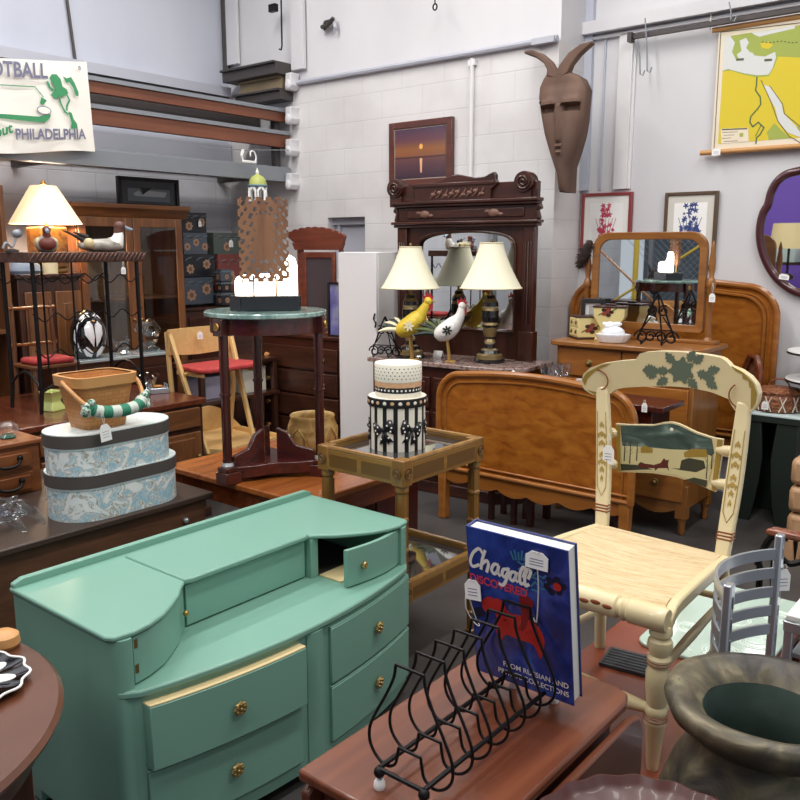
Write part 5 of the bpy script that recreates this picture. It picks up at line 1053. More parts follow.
c = on_b(437,330,4.62); t = thing('place_card', 'small white card standing on the marble top between the lamps', 'card', (c.x,4.62,VZ), 6); mb = MB(); mb.add([(-.035,0,.0),(.035,0,.0),(.035,.02,.05),(-.035,.02,.05),(-.035,.05,0),(.035,.05,0)],[(0,1,2,3),(3,2,5,4)]); o = obj('card', mb, 'paper', t); sm = o.modifiers.new('s','SOLIDIFY'); sm.thickness = .001

# ------------------------------------------------------------------ sunset picture, horned mask
a, b2, c2 = on_b(392,123,WB), on_b(455,118,WB), on_b(454,184,WB)
w, h = b2.x-a.x, (a.z+b2.z)/2-c2.z
t = thing('framed_picture', 'framed sunset over water picture on the white block wall', 'picture', (a.x,WB-.026,c2.z))
wood('picture_frame','4A2722','6A3A30','x',.3); mb = MB(); fw = .05
for x0,z0,x1,z1 in ((0,0,fw,h),(w-fw,0,w,h),(fw,0,w-fw,fw),(fw,h-fw,w-fw,h)): mb.box(x0,-.015,z0,x1,.024,z1)
obj('frame', mb, 'picture_frame', t, .003); mb = MB(); mb.box(fw,-.004,fw,w-fw,.02,h-fw); plain('pale_mat','D8CBBB',.5); obj('mat', mb, 'pale_mat', t)
m, nt, b = base('sunset'); tc = nt.nodes.new('ShaderNodeTexCoord'); sp = nt.nodes.new('ShaderNodeSeparateXYZ'); nt.links.new(tc.outputs['Object'], sp.inputs[0])
mr = nt.nodes.new('ShaderNodeMapRange'); mr.inputs['From Min'].default_value = .05; mr.inputs['From Max'].default_value = h-.05; nt.links.new(sp.outputs['Z'], mr.inputs[0])
nt.links.new(ramp(nt, mr.outputs[0], [(0,'3A2A38'),(.3,'5E4048'),(.42,'704A44'),(.45,'8A5840'),(.58,'94603E'),(.75,'6C464E'),(1,'4C3C52')]), b.inputs['Base Color']); b.inputs['Roughness'].default_value = .2
fw2 = .058; mb = MB(); mb.box(fw2,-.008,fw2,w-fw2,0,h-fw2); obj('print', mb, 'sunset', t)
plain('sun_yellow','F2B45A',.4); plain('sun_streak','E8B088',.4); plain('far_shore','4A2E38',.4)
mb = MB(); cx = w*.52; mb.flat(ell(cx,h*.6,.018,.02), d=-.0086); mb.i = 1; mb.flat([(cx-.006,h*.2),(cx+.01,h*.2),(cx+.014,h*.42),(cx-.012,h*.42)], d=-.0088); mb.i = 2; mb.flat([(fw2,h*.43),(w-fw2,h*.43),(w-fw2,h*.45),(w*.7,h*.445),(fw2,h*.455)], d=-.0084); obj('sun_print', mb, ['sun_yellow','sun_streak','far_shore'], t, smooth=0)
tag((a.x+.02,WB-.045,c2.z+.03), 0, 'white price tag under the corner of the sunset picture', .05, .04, .0)
MBK = 5.22
mk = lambda pts: [(on_b(400+x/4,y/4,MBK).x, on_b(400+x/4,y/4,MBK).z) for x, y in pts]
t = thing('horned_mask', 'long brown carved wooden horned mask hanging on the wall', 'mask', (0,MBK,0))
blotch('mask_wood', [(.3,'4C372E'),(.5,'644A3D'),(.75,'755A4B')], 5, .7, 8, .25, vec=(1,1,.3)); plain('mask_dark','1C1412',.8)
face = mk([(605,290),(585,320),(570,355),(567,395),(575,460),(590,540),(615,620),(640,690),(648,770),(690,772),(695,670),(715,610),(735,540),(745,480),(749,430),(755,360),(735,315),(700,295),(660,280),(640,290)])
cx = sum(p[0] for p in face)/len(face); zb_ = min(p[1] for p in face); zt_ = max(p[1] for p in face)
# domed face built from shrinking rings of the outline
mb = MB(); n = len(face); rings = []
def midx(z):
    xs = []
    for i in range(n):
        (xa,za),(xb,zb) = face[i], face[(i+1)%n]
        if (za-z)*(zb-z) <= 0 and za != zb: xs.append(xa+(xb-xa)*(z-za)/(zb-za))
    return (min(xs), max(xs)) if len(xs) > 1 else (cx,cx)
NU, NVv = 18, 40
def mface(u, v):
    z = zb_+.004+(zt_-zb_-.01)*v; l, r = midx(z); w_ = r-l; x = l+w_*u; q = 2*u-1
    y = -.035-.07*math.sqrt(max(0,1-q*q))*(.35+.65*math.sin(PI*min(1,v*1.15))**.6)
    nb = .72; 
    if abs(q) < .16 and .42 < v < .72: y -= .035*(1-abs(q)/.16)**.6*(1-.5*abs(v-.5))     # nose
    if .70 < v < .76 and .12 < abs(q) < .85: y -= .02                        # brow
    if .655 < v <= .70 and .12 < abs(q) < .8: y += .05                         # sunken eyes
    if .35 < v < .385 and abs(q) < .3: y -= .018
    if .3 < v < .335 and abs(q) < .28: y -= .015
    return (x, y, z)
mb.grid(mface, NU, NVv); mb.prism(face, -.036, .05, 'y'); obj('face', mb, 'mask_wood', t, smooth=40)
for hp_ in ([(608,305),(640,250),(700,300)],):
    pass
lh = mk([(510,218),(518,208),(545,205),(585,220),(620,250),(645,292),(640,320),(600,310),(604,285),(590,258),(562,238),(535,228)]); rh = mk([(640,292),(655,262),(690,215),(735,182),(785,168),(782,180),(770,192),(732,226),(703,264),(690,295),(660,318)])
for hn in (lh, rh): mb = MB(); mb.prism(hn, -.06, -.005, 'y'); obj('horn', mb, 'mask_wood', t, .012)
mb = MB()
for pts in ([(580,415),(632,405),(632,412),(610,428),(585,425)],[(654,405),(722,396),(700,410),(665,418)]): mb.prism(mk(pts), -.085, -.05, 'y')
obj('eye_slit', mb, 'mask_dark', t)

# ------------------------------------------------------------------ wall map
MP = WR-.05
zp = lambda x, y: (on_b(690+x/5.336, 20+y/5.336, MP).x, on_b(690+x/5.336, 20+y/5.336, MP).z)
zq = lambda L: [zp(*p) for p in L]
t = thing('wall_map', 'yellow and green school map on wooden rods hanging on the wall', 'map', (0,MP,0))
x0, z1 = zp(155,55); x0b, z0 = zp(130,700); x0 = (x0+x0b)/2; x1 = x0+1.05
plain('map_cream','EBDDC4',.6); plain('map_yellow','DCC42A',.6); plain('map_green','A2AE4E',.6); plain('map_sea','D9DAD6',.55); plain('map_line','5A5A3A',.6); plain('map_dark','4E6A3C',.6)
zt_ = zp(155,50)[1]; zb_ = zp(130,705)[1]
mb = MB(); mb.box(x0-.01,0,zb_,x1,.004,zt_); obj('sheet', mb, 'map_cream', t)
X0, Z1 = x0+.03, zt_-.05; Z0 = zb_+.05; X1 = x1-.03
mb = MB(); mb.flat([(X0,Z0),(X1,Z0),(X1,Z1),(X0,Z1)], d=-.001)
def cl(L): return [(max(X0,min(X1,x)), max(Z0,min(Z1,z))) for x, z in zq(L)]
mb.i = 1; mb.flat(cl([(170,50),(600,20),(590,200),(470,195),(450,250),(420,300),(350,305),(280,290),(220,270),(170,275)]), d=-.0015)
mb.flat(cl([(420,665),(410,600),(450,550),(500,600),(540,660),(580,665)]), d=-.0015); mb.flat(cl([(585,665),(520,600),(590,560),(600,665)]), d=-.0014)
mb.i = 2; mb.flat(cl([(170,60),(215,80),(240,120),(225,170),(245,210),(300,215),(330,170),(345,190),(400,195),(455,170),(460,200),(440,260),(420,292),(360,295),(290,285),(240,272),(205,262),(170,272)]), d=-.002)
mb.flat(cl([(265,110),(300,95),(315,120),(300,150),(325,175),(320,215),(265,215),(250,185),(275,165)]), d=-.0021)
mb.flat(cl([(330,60),(420,55),(560,30),(560,45),(430,75),(370,90),(345,80)]), d=-.002)
mb.flat(cl([(385,330),(400,350),(430,355),(470,410),(490,450),(500,500),(560,560),(590,600),(590,650),(520,600),(470,540),(455,470),(420,410)]), d=-.002)
mb.i = 3; mb.flat(cl([(165,580),(312,575),(312,668),(165,690)]), d=-.0024)
mb.i = 0; mb.flat(cl([(375,125),(420,115),(445,135),(420,155),(385,150)]), d=-.0022)
mb.i = 1; mb.flat(cl([(265,605),(285,602),(285,622),(265,625)]), d=-.003)
obj('map_print', mb, ['map_yellow','map_green','map_sea','map_cream'], t, smooth=0)
mb = MB(); mb.stroke(zq([(358,305),(355,350),(350,375),(375,410),(378,450),(360,475),(325,515),(320,545),(335,570),(365,545),(395,575),(375,610),(355,630),(352,660)]), .008, -.0026); mb.stroke(zq([(365,545),(380,560),(350,620)]), .005, -.0026)
mb.i = 1
for x, y in ((250,212),(400,215)): mb.stroke(zq([(x,y),(x+35,y-2)]), .014, -.0027)
for k in range(4): mb.stroke(zq([(172+(k%2)*8,600+k*16),(255-(k%3)*18,597+k*16)]), .003, -.0028)
mb.stroke(zq([(172,585),(305,580)]), .008, -.0028)
for L_ in ([(165,65),(590,15)],[(165,65),(128,700)],[(128,695),(590,660)]): mb.stroke(zq(L_), .004, -.0028)
mb.stroke(zq([(380,322),(430,430),(470,540),(530,620),(590,655)]), .004, -.0027); mb.stroke(zq([(425,350),(495,450),(505,500),(590,570)]), .004, -.0027)
for k in range(10): mb.stroke(zq([(385+k*20,118+4*math.sin(k)),(392+k*20,117+4*math.sin(k))]), .006, -.0028)
letters(mb, 'ANCIENT', *zp(168,596), .1, .012, -.003) if False else None
obj('map_lines', mb, ['map_dark','map_line'], t, smooth=0)
for z_, xx in ((zt_,x0-.05),(zb_,x0-.08)): mb = MB(); mb.tube([(xx,0,z_),(x1+.06,0,z_)], .016, 12); obj('rod', mb, 'basket_splint', t)
mb = MB(); mb.tube([zp(110,-10)[:1]+(0,zt_),(zp(110,0)[0],0,zt_+.1)], .004, 6); obj('cord', mb, 'string', t)
tag((zp(148,705)[0],MP-.03,zb_+.02), 0, 'crumpled white tag on the lower rod of the wall map', .055, .045, .0)
# framed flower prints
def fprint(px0, px1, pyt, pyb, fm, col, lab, matc='offwhite'):
    a, b2, c2 = on_b(px0,pyt,WR), on_b(px1,pyt,WR), on_b(px1-2,pyb,WR); w, h = b2.x-a.x, a.z-c2.z
    t = thing('framed_print', lab, 'picture', (a.x,WR-.022,c2.z), 0, 'framed flower prints on the right wall'); fw = .022; mb = MB()
    for x0,z0,x1,z1 in ((0,0,fw,h),(w-fw,0,w,h),(fw,0,w-fw,fw),(fw,h-fw,w-fw,h)): mb.box(x0,-.012,z0,x1,.02,z1)
    obj('frame', mb, fm, t, .003); mb = MB(); mb.box(fw,-.002,fw,w-fw,.018,h-fw); obj('mat', mb, matc, t)
    mb = MB(); mb.box(fw+.045,-.004,fw+.05,w-fw-.045,-.002,h-fw-.05); obj('paper', mb, 'paper', t)
    mb = MB(); rr_ = random.Random(px0)
    for k in range(34):
        u = rr_.uniform(-1,1); v = rr_.random(); x = w/2+u*.055*(1.3-v*.75); z = h*.46+v*h*.38; r = rr_.uniform(.008,.017)
        mb.flat([(x+r*(1+.45*math.cos(5*q*PI/12))*math.cos(q*PI/12+k), z+r*(1+.45*math.cos(5*q*PI/12))*math.sin(q*PI/12+k)) for q in range(24)], d=-.0046-.00002*k)
    for k in range(7): x = w/2+(k-3)*.012; mb.stroke([(x,h*.4),(x+(k-3)*.006,h*.52),(x+(k-3)*.014,h*.66)], .004, -.0044)
    mb.flat([(w/2-.04,h*.34),(w/2+.04,h*.34),(w/2+.055,h*.44),(w/2-.055,h*.44)], d=-.0043); obj('flower_print', mb, col, t, smooth=0)
plain('frame_red','8E3A3A',.4); plain('frame_brown','5A4632',.4); plain('print_red','C4405A',.6); plain('print_blue','34447E',.6); plain('grey_mat_light','D5D0C6',.6)
fprint(584,634,194,268,'frame_red','print_red','red framed print of red flowers on the wall above the swing mirror')
fprint(667,720,193,268,'frame_brown','print_blue','brown framed print of blue flowers on the wall beside the map', 'grey_mat_light')
# scalloped round mirror
c = on_b(824,232,WR); A = on_b(758,232,WR); rad = c.x-A.x; zc_ = on_b(824,231,WR).z; hr = (on_b(800,168,WR).z-on_b(800,296,WR).z)/2*1.12
t = thing('wall_mirror', 'dark reddish framed mirror with scalloped outline at the right edge', 'mirror', (c.x,WR-.03,zc_))
hp_ = [(800,168),(785,172),(775,180),(769,191),(766,203),(761,212),(758,224),(757.5,238),(760,252),(766,267),(775,280),(787,290),(800,296)]
hl_ = [(on_b(x,y,WR-.03).x-c.x, on_b(x,y,WR-.03).z-zc_) for x, y in hp_]; hl_ = [(0,hl_[0][1]+.03)]+hl_+[(0,hl_[-1][1]-.02)]
OUT = [(p.x,p.y) for p in spline([(x,z,0) for x, z in hl_],6)]; OUT = OUT+[(-x,z) for x, z in reversed(OUT[1:-1])]
plain('frame_maroon','4A2226',.3,0,.3); mb = MB(); N = 72
mb.tube([(x*.96,0,z*.96) for x, z in OUT], .026, 10, True); obj('frame', mb, 'frame_maroon', t, smooth=80)
mb = MB(); mb.prism([(x*.955,z*.955) for x, z in OUT], .0, .006, 'y'); obj('mirror_glass', mb, 'mirror', t)
mb = MB(); mb.tube(spline([(-.14,-.02,hr*.93),(-.08,-.03,hr*1.0),(0,-.03,hr*1.05),(.08,-.03,hr*1.0),(.14,-.02,hr*.93)],5), [.012+.02*math.sin(PI*i/20) for i in range(21)], 8); obj('crest', mb, 'frame_maroon', t)
tag((on_b(785,276,WR-.07).x,WR-.08,on_b(785,274,WR-.07).z), 0, 'white price tag at the bottom of the scalloped wall mirror', .06, .035, .0, 8)

# ------------------------------------------------------------------ swing mirror dresser
SZ = 1.09
fl, fr = on_z(543,341,SZ), on_z(701,350,SZ); ang = math.degrees(math.atan2(fr.y-fl.y, fr.x-fl.x)); w = (fr-fl).length; dp = .5
ang = 0
fl = Vector((fl.x,(fl.y+fr.y)/2-.03,fl.z))
t = thing('swing_mirror_dresser', 'honey brown wooden dresser with rounded swing mirror on turned posts', 'dresser', (fl.x,fl.y+.03,0), ang)
DO = t; ca, sa = math.cos(R(ang)), math.sin(R(ang))
def dl(px, py, yy):
    r = ray(px, py); nx, ny = -sa, ca; o0 = DO.location; d = (o0.x*nx+o0.y*ny)+yy; k = d/(r[0]*nx+r[1]*ny); x, y, z = r[0]*k, r[1]*k, CAM_H+r[2]*k
    return ((x-o0.x)*ca+(y-o0.y)*sa, z)
def dw_(x, y, z=0): return Vector((DO.location.x+x*ca-y*sa, DO.location.y+x*sa+y*ca, z))
mb = MB(); mb.prism([(0,.02),(.04,0),(w-.1,0),(w,.08),(w,dp),(0,dp)], SZ-.03, SZ, 'z'); obj('top', mb, 'honey', t, .006)
mb = MB(); mb.box(.03,.05,.16,w-.03,dp-.02,SZ-.03); obj('body', mb, 'honey_z', t, .004)
for x in (.03,w-.09):
    for y in (.05,dp-.07): mb = MB(); mb.box(x-.004,y-.006,.1,x+.064,y+.05,.3); mb.lathe([(.016,0),(.022,.02),(.02,.06),(.028,.1),(.024,.12)],14,(x+.03,y+.025,0)); obj('leg', mb, 'honey_z', t, .003)
n = 10; ap = [(.09,.2),(w-.09,.2)]+[(w-.09-(w-.18)*k/30, .16-.035*abs(math.sin(PI*k/10))*(1 if k%30 else 0)-.01) for k in range(31)]
mb = MB(); mb.prism(ap, .045, .06, 'y'); obj('apron', mb, 'honey', t, .002)
for z0, z1, nn in ((.88,1.045,2),(.64,.86,1),(.42,.62,1),(.2,.4,1)):
    for j in range(nn):
        xa, xb = .05+j*(w-.1)/nn+.005, .05+(j+1)*(w-.1)/nn-.005; mb = MB(); mb.box(xa,.035,z0,xb,.055,z1); d = obj('drawer', mb, 'burl_edge', t, .004)
        for u in ((.5,) if nn == 2 else (.2,.8)): mb = MB(); mb.ball((xa+(xb-xa)*u,.025,(z0+z1)/2),.013); mb.ball((xa+(xb-xa)*u,.034,(z0+z1)/2),(.022,.004,.022)); obj('knob', mb, 'old_brass', d)
MY = dp-.1; x0, x1 = dl(593,270,MY)[0], dl(707,270,MY)[0]; z0, z1 = dl(650,330,MY)[1], dl(650,232,MY)[1]
def rr2(x0, z0, x1, z1, rb, rt, n=6):
    o = []
    for cx, cz, r, a0 in ((x1-rb,z0+rb,rb,-90),(x1-rt,z1-rt,rt,0),(x0+rt,z1-rt,rt,90),(x0+rb,z0+rb,rb,180)): o += [(cx+r*math.cos(R(a0+90*k/n)), cz+r*math.sin(R(a0+90*k/n))) for k in range(n+1)]
    return o
O = rr2(x0,z0,x1,z1,.02,.1); I = rr2(x0+.045,z0+.045,x1-.045,z1-.045,.012,.075); n = len(O)
mb = MB(); vs = [(p[0],MY-.018,p[1]) for p in O]+[(p[0],MY-.012,p[1]) for p in I]+[(p[0],MY+.014,p[1]) for p in O]+[(p[0],MY+.004,p[1]) for p in I]
fs = []
for k in range(n): k2 = (k+1)%n; fs += [(k,k2,n+k2,n+k),(2*n+k,2*n+k2,k2,k),(n+k,n+k2,3*n+k2,3*n+k)]
mb.add(vs, fs); obj('mirror_frame', mb, 'honey', t, .004, 40)
mb = MB(); mb.prism(I, MY-.002, MY+.004, 'y'); obj('mirror_glass', mb, 'mirror', t)
mb = MB(); mb.prism(O, MY+.012, MY+.018, 'y'); obj('mirror_back', mb, 'honey', t)
for px_, top_ in ((587,246),(710,240)):
    xx = dl(px_,300,MY)[0]; zz = dl(px_,top_,MY)[1]; H = zz-SZ; mb = MB()
    mb.lathe([(.028,0),(.03,.02),(.018,.04),(.02,.06),(.016,.12),(.017,H*.52),(.026,H*.55),(.03,H*.58),(.02,H*.63),(.014,H*.65),(.019,H*.72),(.02,H*.8),(.012,H*.9),(.014,H*.92),(.006,H*.98),(0,H)], 16, (xx,MY,SZ)); obj('post', mb, 'honey_z', t)
    mb = MB(); sg = 1 if px_ > 650 else -1; mb.tube([(xx,MY,SZ+H*.56),(xx-sg*.05,MY,SZ+H*.56)], .009, 8); obj('pivot', mb, 'old_brass', t)
mb = MB(); mb.box(dl(587,300,MY)[0]-.05,MY-.05,SZ,dl(710,300,MY)[0]+.06,MY+.05,SZ+.022); obj('mirror_rail', mb, 'honey', t, .004)
# items on the dresser
def dpos(px, py, yy): x, z = dl(px, py, yy); return dw_(x, yy, SZ)
yel = 'D9C98C'; plain('jp_yellow','DCCB8E',.35,0,.2); plain('jp_dark','3A1E18',.4); plain('jp_red','8A3A2A',.4); plain('jp_green','5E6B34',.4)
def motif(mb, cx, cz, r, d, k0=0):
    for k in range(5): a = k*2*PI/5+k0; mb.i = 1+(k%2); mb.flat(ell(cx+r*.6*math.cos(a), cz+r*.5*math.sin(a), r*.4, r*.28, 10), d=d-.0001*k)
    mb.i = 2; mb.flat(ell(cx,cz,r*.3,r*.3,10), d=d-.001); mb.i = 3; mb.stroke([(cx-r*1.3,cz-r*.5),(cx-r*.4,cz),(cx+r*.5,cz+.0),(cx+r*1.4,cz+r*.6)], r*.18, d+.0002)
p = dpos(578,335,.13)
t = thing('painted_box', 'yellow painted jewelry box with small drawers on the dresser', 'box', p, 48); bw, bd, bh = .165, .15, .135
mb = MB(); mb.box(-.0,0,.012,bw,bd,bh); obj('body', mb, 'jp_yellow', t, .003); mb = MB(); mb.box(-.006,-.006,0,bw+.006,bd+.006,.012).box(-.004,-.004,bh,bw+.004,bd+.004,bh+.008); obj('trim', mb, 'jp_dark', t, .002)
mb = MB(); mb.x = Matrix.Translation((bw/2,0,0)); motif(mb,0,bh*.5,.045,-.0012); obj('painted_flowers', mb, ['jp_yellow','jp_dark','jp_red','jp_green'], t, smooth=0)
for j in range(2):
    for i in range(2):
        mb = MB(); mb.x = Matrix.Rotation(-PI/2,4,'Z'); ya, za = -bd+.008+i*bd*.49, .02+j*.056; mb.box(ya,-.004,za,ya+bd*.45,.004,za+.05); d = obj('drawer', mb, 'jp_yellow', t, .002)
        mb = MB(); mb.x = Matrix.Rotation(-PI/2,4,'Z') @ Matrix.Translation((ya+bd*.225,0,0)); motif(mb,0,za+.025,.016,-.0052,1); obj('painted_flowers', mb, ['jp_yellow','jp_dark','jp_red','jp_green'], d, smooth=0)
p = dpos(579,330,.27); fx_ = dw_(dl(580,330,.3)[0], .3, SZ)
t = thing('photo_frame', 'dark silver photo frame standing behind the yellow painted box', 'photo frame', (fx_.x,fx_.y,SZ), 30); plain('frame_pewter','3C3A3C',.35,.5); plain('photo_grey','B9B6B4',.4)
framed(t, .15, .245, .028, 'frame_pewter', 'paper'); mb = MB(); mb.box(.05,-.006,.14,.1,-.004,.2); mb.i = 1; mb.stroke([(.045,.06),(.06,.1),(.075,.06),(.09,.1)],.006,-.0062); obj('photo', mb, ['photo_grey','black'], t, smooth=0); mb = MB(); mb.bar((.07,.02,.16),(.07,.1,.002),.03,.004); obj('strut', mb, 'black', t)
c = dw_(dl(610,325,.24)[0], .24, SZ)
t = thing('flared_box', 'yellow painted flared caddy with dark lid in front of the swing mirror', 'caddy', c, 14)
def sq(hw, hd): return [(-hw,-hd),(hw,-hd),(hw,hd),(-hw,hd)]
mb = MB(); loft(mb, [(sq(.085,.05),0),(sq(.075,.045),.035),(sq(.05,.035),.06),(sq(.055,.036),.08),(sq(.095,.05),.15),(sq(.095,.05),.2)]); obj('body', mb, 'jp_yellow', t, .003, 30); mb = MB(); mb.box(-.1,-.055,.2,.1,.055,.212).box(-.03,-.015,.212,.03,.015,.225); obj('lid', mb, 'jp_dark', t, .003)
mb = MB(); motif(mb,-.01,.175,.04,-.052); obj('painted_flowers', mb, ['jp_yellow','jp_dark','jp_red','jp_green'], t, smooth=0)
c = dw_(dl(613,336,.12)[0], .12, SZ)
t = thing('covered_dish', 'white glass covered dish with animal lid on the dresser', 'dish', c, 20); plain('milk_glass','EEEFF2',.15,0,.6)
mb = MB(); mb.lathe([(.062,0),(.07,.004),(.088,.04),(.09,.05),(.08,.045),(0,.03)], 36, sx=1.15, sy=.85, wob=lambda q: .03*math.cos(14*q)); obj('dish', mb, 'milk_glass', t)
mb = MB(); mb.ball((0,0,.06),(.07,.05,.04)); mb.ball((-.02,0,.095),(.035,.03,.032)); mb.ball((-.05,.015,.11),(.02,.01,.012)); mb.ball((.02,.01,.11),(.03,.012,.014)); obj('lid', mb, 'milk_glass', t)
c = dw_(dl(656,338,.14)[0], .14, SZ); easel(c, ang+4, 1.0, 'black wire scroll easel in front of the swing mirror')
# dark fur hat on the mirror corner
c = on_b(585,254,dw_(dl(590,250,MY)[0],MY).y-.03); t = thing('fur_hat', 'dark brown shaggy fur hat hung on the left mirror post', 'hat', c); blotch('fur', [(.3,'1E1614'),(.6,'3A2A25'),(.8,'5A463C')], 60, .9, 3)
mb = MB(); mb.x = Matrix.Rotation(.45,4,'Y'); mb.ball((0,0,0),(.035,.03,.095),20,14)
for k in range(420):
    a, v = rnd.uniform(0,2*PI), rnd.uniform(-1,1); s_ = math.sqrt(1-v*v); p = Vector((.035*s_*math.cos(a),.03*s_*math.sin(a),.095*v)); nn = Vector((s_*math.cos(a),s_*math.sin(a)-.3,v*.4-.5)).normalized()
    e = p+nn*rnd.uniform(.012,.026); q = Vector((rnd.uniform(-1,1),rnd.uniform(-1,1),rnd.uniform(-1,1)))*.003; mb.add([p-q,p+q,e],[(0,1,2)])
obj('hat', mb, 'fur', t)
tag(dw_(dl(714,283,MY-.03)[0],MY-.045,dl(714,283,MY-.03)[1]), ang, 'white price tag hanging from the right post of the swing mirror', .035, .05, .06)
# ------------------------------------------------------------------ headboard and footboard
HB = 5.56; hr_ = on_b(777,320,HB).x; htz = on_b(735,281,HB).z
t = thing('bed_headboard', 'tall burl wood bed headboard against the wall behind the dresser', 'headboard', (0,HB,0)); hl = hr_-1.42
def board(x0, x1, zb, zt, r, drop=.03):
    L_ = [(x0,zb)]; n = 8
    L_ += [(x0+r-r*math.cos(R(90*k/n)), zt-drop-r+r*math.sin(R(90*k/n))) for k in range(n+1)]
    L_ += [(x0+r+(x1-x0-2*r)*k/16, zt-drop+drop*math.sin(PI*k/16)) for k in range(1,16)]
    L_ += [(x1-r+r*math.sin(R(90*k/n)), zt-drop-r+r*math.cos(R(90*k/n))) for k in range(n+1)]+[(x1,zb)]
    return L_
def bedboard(t, x0, x1, zb, zt, r, par_y, scal):
    o_ = board(x0,x1,zb,zt,r); mb = MB(); mb.prism(o_, 0, .03, 'y'); obj('panel', mb, 'burl', t, .002, 40)
    mb = MB(); e = [(x,-.0,z) for x, z in o_]; mb.tube(e, .021, 10); obj('edge_moulding', mb, 'burl_edge', t)
    i_ = board(x0+.05,x1-.05,zb+.0,zt-.045,r*.8); mb = MB(); mb.tube([(x,-.003,z) for x, z in i_], .007, 6); obj('bead', mb, 'burl_edge', t)
    mb = MB(); mb.tube([(x0,-.006,zb+.01),(x1,-.006,zb+.01)], .014, 8); mb.tube([(x0,-.006,zb+.045),(x1,-.006,zb+.045)], .007, 8)
    n = 48; mb.prism([(x0+.02,zb)]+[(x0+.02+(x1-x0-.04)*k/n, zb-.05-.028*abs(math.sin(PI*k/8))-.03*(1-abs(2*k/n-1))) for k in range(n+1)]+[(x1-.02,zb)], .0, .025, 'y'); obj('scalloped_rail', mb, 'burl_edge', t, .002)
    for x in (x0+.03,x1-.03): mb = MB(); mb.prism([(x-.03,zb),(x+.03,zb),(x+.022,.05),(x+.03,.02),(x+.026,0),(x-.026,0),(x-.03,.02),(x-.022,.05)], -.012, .045, 'y'); obj('leg', mb, 'burl_edge', t, .006)
bedboard(t, hl, hr_, .42, htz, .2, HB, 0)
mb = MB(); mb.tube([(x,-.012,z) for x, z in board(hl+.07,hr_-.07,.5,htz-.06,.16)], .01, 6); obj('inner_bead', mb, 'burl_edge', t)
FBY = 4.03; fx0, fx1, fzb, fzt = on_b(439,440,FBY).x, on_b(634,430,FBY).x, on_b(500,479,FBY).z, on_b(540,378,FBY).z
t = thing('bed_footboard', 'low rounded burl wood bed footboard standing before the dressers', 'footboard', (0,FBY,0))
bedboard(t, fx0, fx1, fzb, fzt, .16, FBY, 0)
# dark sewing table with tray and glasses between footboard and dresser
TZ2 = .83; t = thing('side_table', 'dark brown drop front table between the footboard and honey dresser', 'table', (-2.5,4.18,0)); 
mb = MB(); mb.box(0,0,TZ2-.03,.86,.3,TZ2); obj('top', mb, 'mahogany_x', t, .004); mb = MB(); mb.box(.03,.03,TZ2-.25,.79,.28,TZ2-.03); obj('body', mb, 'mahogany_x', t, .003)
for x in (.06,.5):
    for y in (.05,.25): mb = MB(); mb.box(x-.02,y-.02,0,x+.02,y+.02,TZ2-.2); obj('leg', mb, 'mahogany', t, .003)
mb = MB(); mb.box(.1,.015,TZ2-.2,.72,.035,TZ2-.06); d = obj('drawer', mb, 'dark_wood', t, .003); mb = MB(); mb.ball((.41,.005,TZ2-.13),.012); obj('knob', mb, 'tin', d)
t = thing('serving_tray', 'dark wooden serving tray under the wine glasses', 'tray', (-2.5,4.2,TZ2)); mb = MB(); mb.box(0,0,0,.42,.26,.012); obj('tray', mb, 'dark_wood', t, .003); mb = MB(); mb.box(0,0,.012,.42,.012,.035).box(0,.248,.012,.42,.26,.035).box(0,.012,.012,.012,.248,.035).box(.408,.012,.012,.42,.248,.035); obj('rim', mb, 'walnut', t, .002)
gl = [(546,378,'wine glass at the left of the cluster on the dark tray'),(559,383,'wine glass at the front of the cluster on the dark tray'),(566,376,'wine glass at the right of the cluster on the dark tray'),(556,373,'wine glass at the back of the cluster on the dark tray')]
clear('stemware','F6F8FA',1.0,2.6)
def wineglass(loc, lab):
    t = thing('wine_glass', lab, 'wine glass', loc, 0, 'stemmed glasses on the dark tray')
    mb = MB(); mb.lathe([(0,.07),(.018,.078),(.031,.1),(.034,.125),(.031,.15),(.029,.15),(.032,.125),(.029,.102),(.016,.082),(0,.076)],18); obj('bowl', mb, 'stemware', t)
    mb = MB(); mb.lathe([(.03,0),(.031,.003),(.008,.008),(.005,.02),(.007,.04),(.005,.055),(.009,.068),(0,.072)],14); obj('stem', mb, 'stemware', t)
for px_, py_, lab in gl: q = on_b(px_,py_-10,4.34 if py_ < 378 else 4.27); wineglass((q.x,q.y,TZ2+.012), lab)
q = on_b(516,372,4.3); t = thing('sugar_bowl', 'white china sugar bowl with knob lid at the left of the wine glasses', 'bowl', (-2.62,4.3,TZ2+.0)); 
t.location = (q.x,4.27,TZ2); mb = MB(); mb.lathe([(.03,0),(.055,.02),(.06,.04),(.05,.06)],20); obj('bowl', mb, 'milk_glass', t); mb = MB(); mb.lathe([(.052,.06),(.03,.078),(.008,.085),(.012,.095),(0,.102)],20); obj('lid', mb, 'milk_glass', t); mb = MB(); mb.tube(spline([(.05,0,.05),(.09,0,.05),(.09,0,.02),(.055,0,.02)],4),.006,6); obj('handle', mb, 'milk_glass', t)
mb = MB(); mb.box(0,0,TZ2-.03,.2,.28,TZ2); 
t = thing('small_stand', 'small dark stand carrying the white china sugar bowl', 'stand', (q.x-.12,4.17,0)); mb = MB(); mb.box(0,0,TZ2-.03,.22,.2,TZ2); obj('top', mb, 'mahogany_x', t, .004)
for x in (.03,.19):
    for y in (.03,.17): mb = MB(); mb.box(x-.015,y-.015,0,x+.015,y+.015,TZ2-.03); obj('leg', mb, 'mahogany', t)
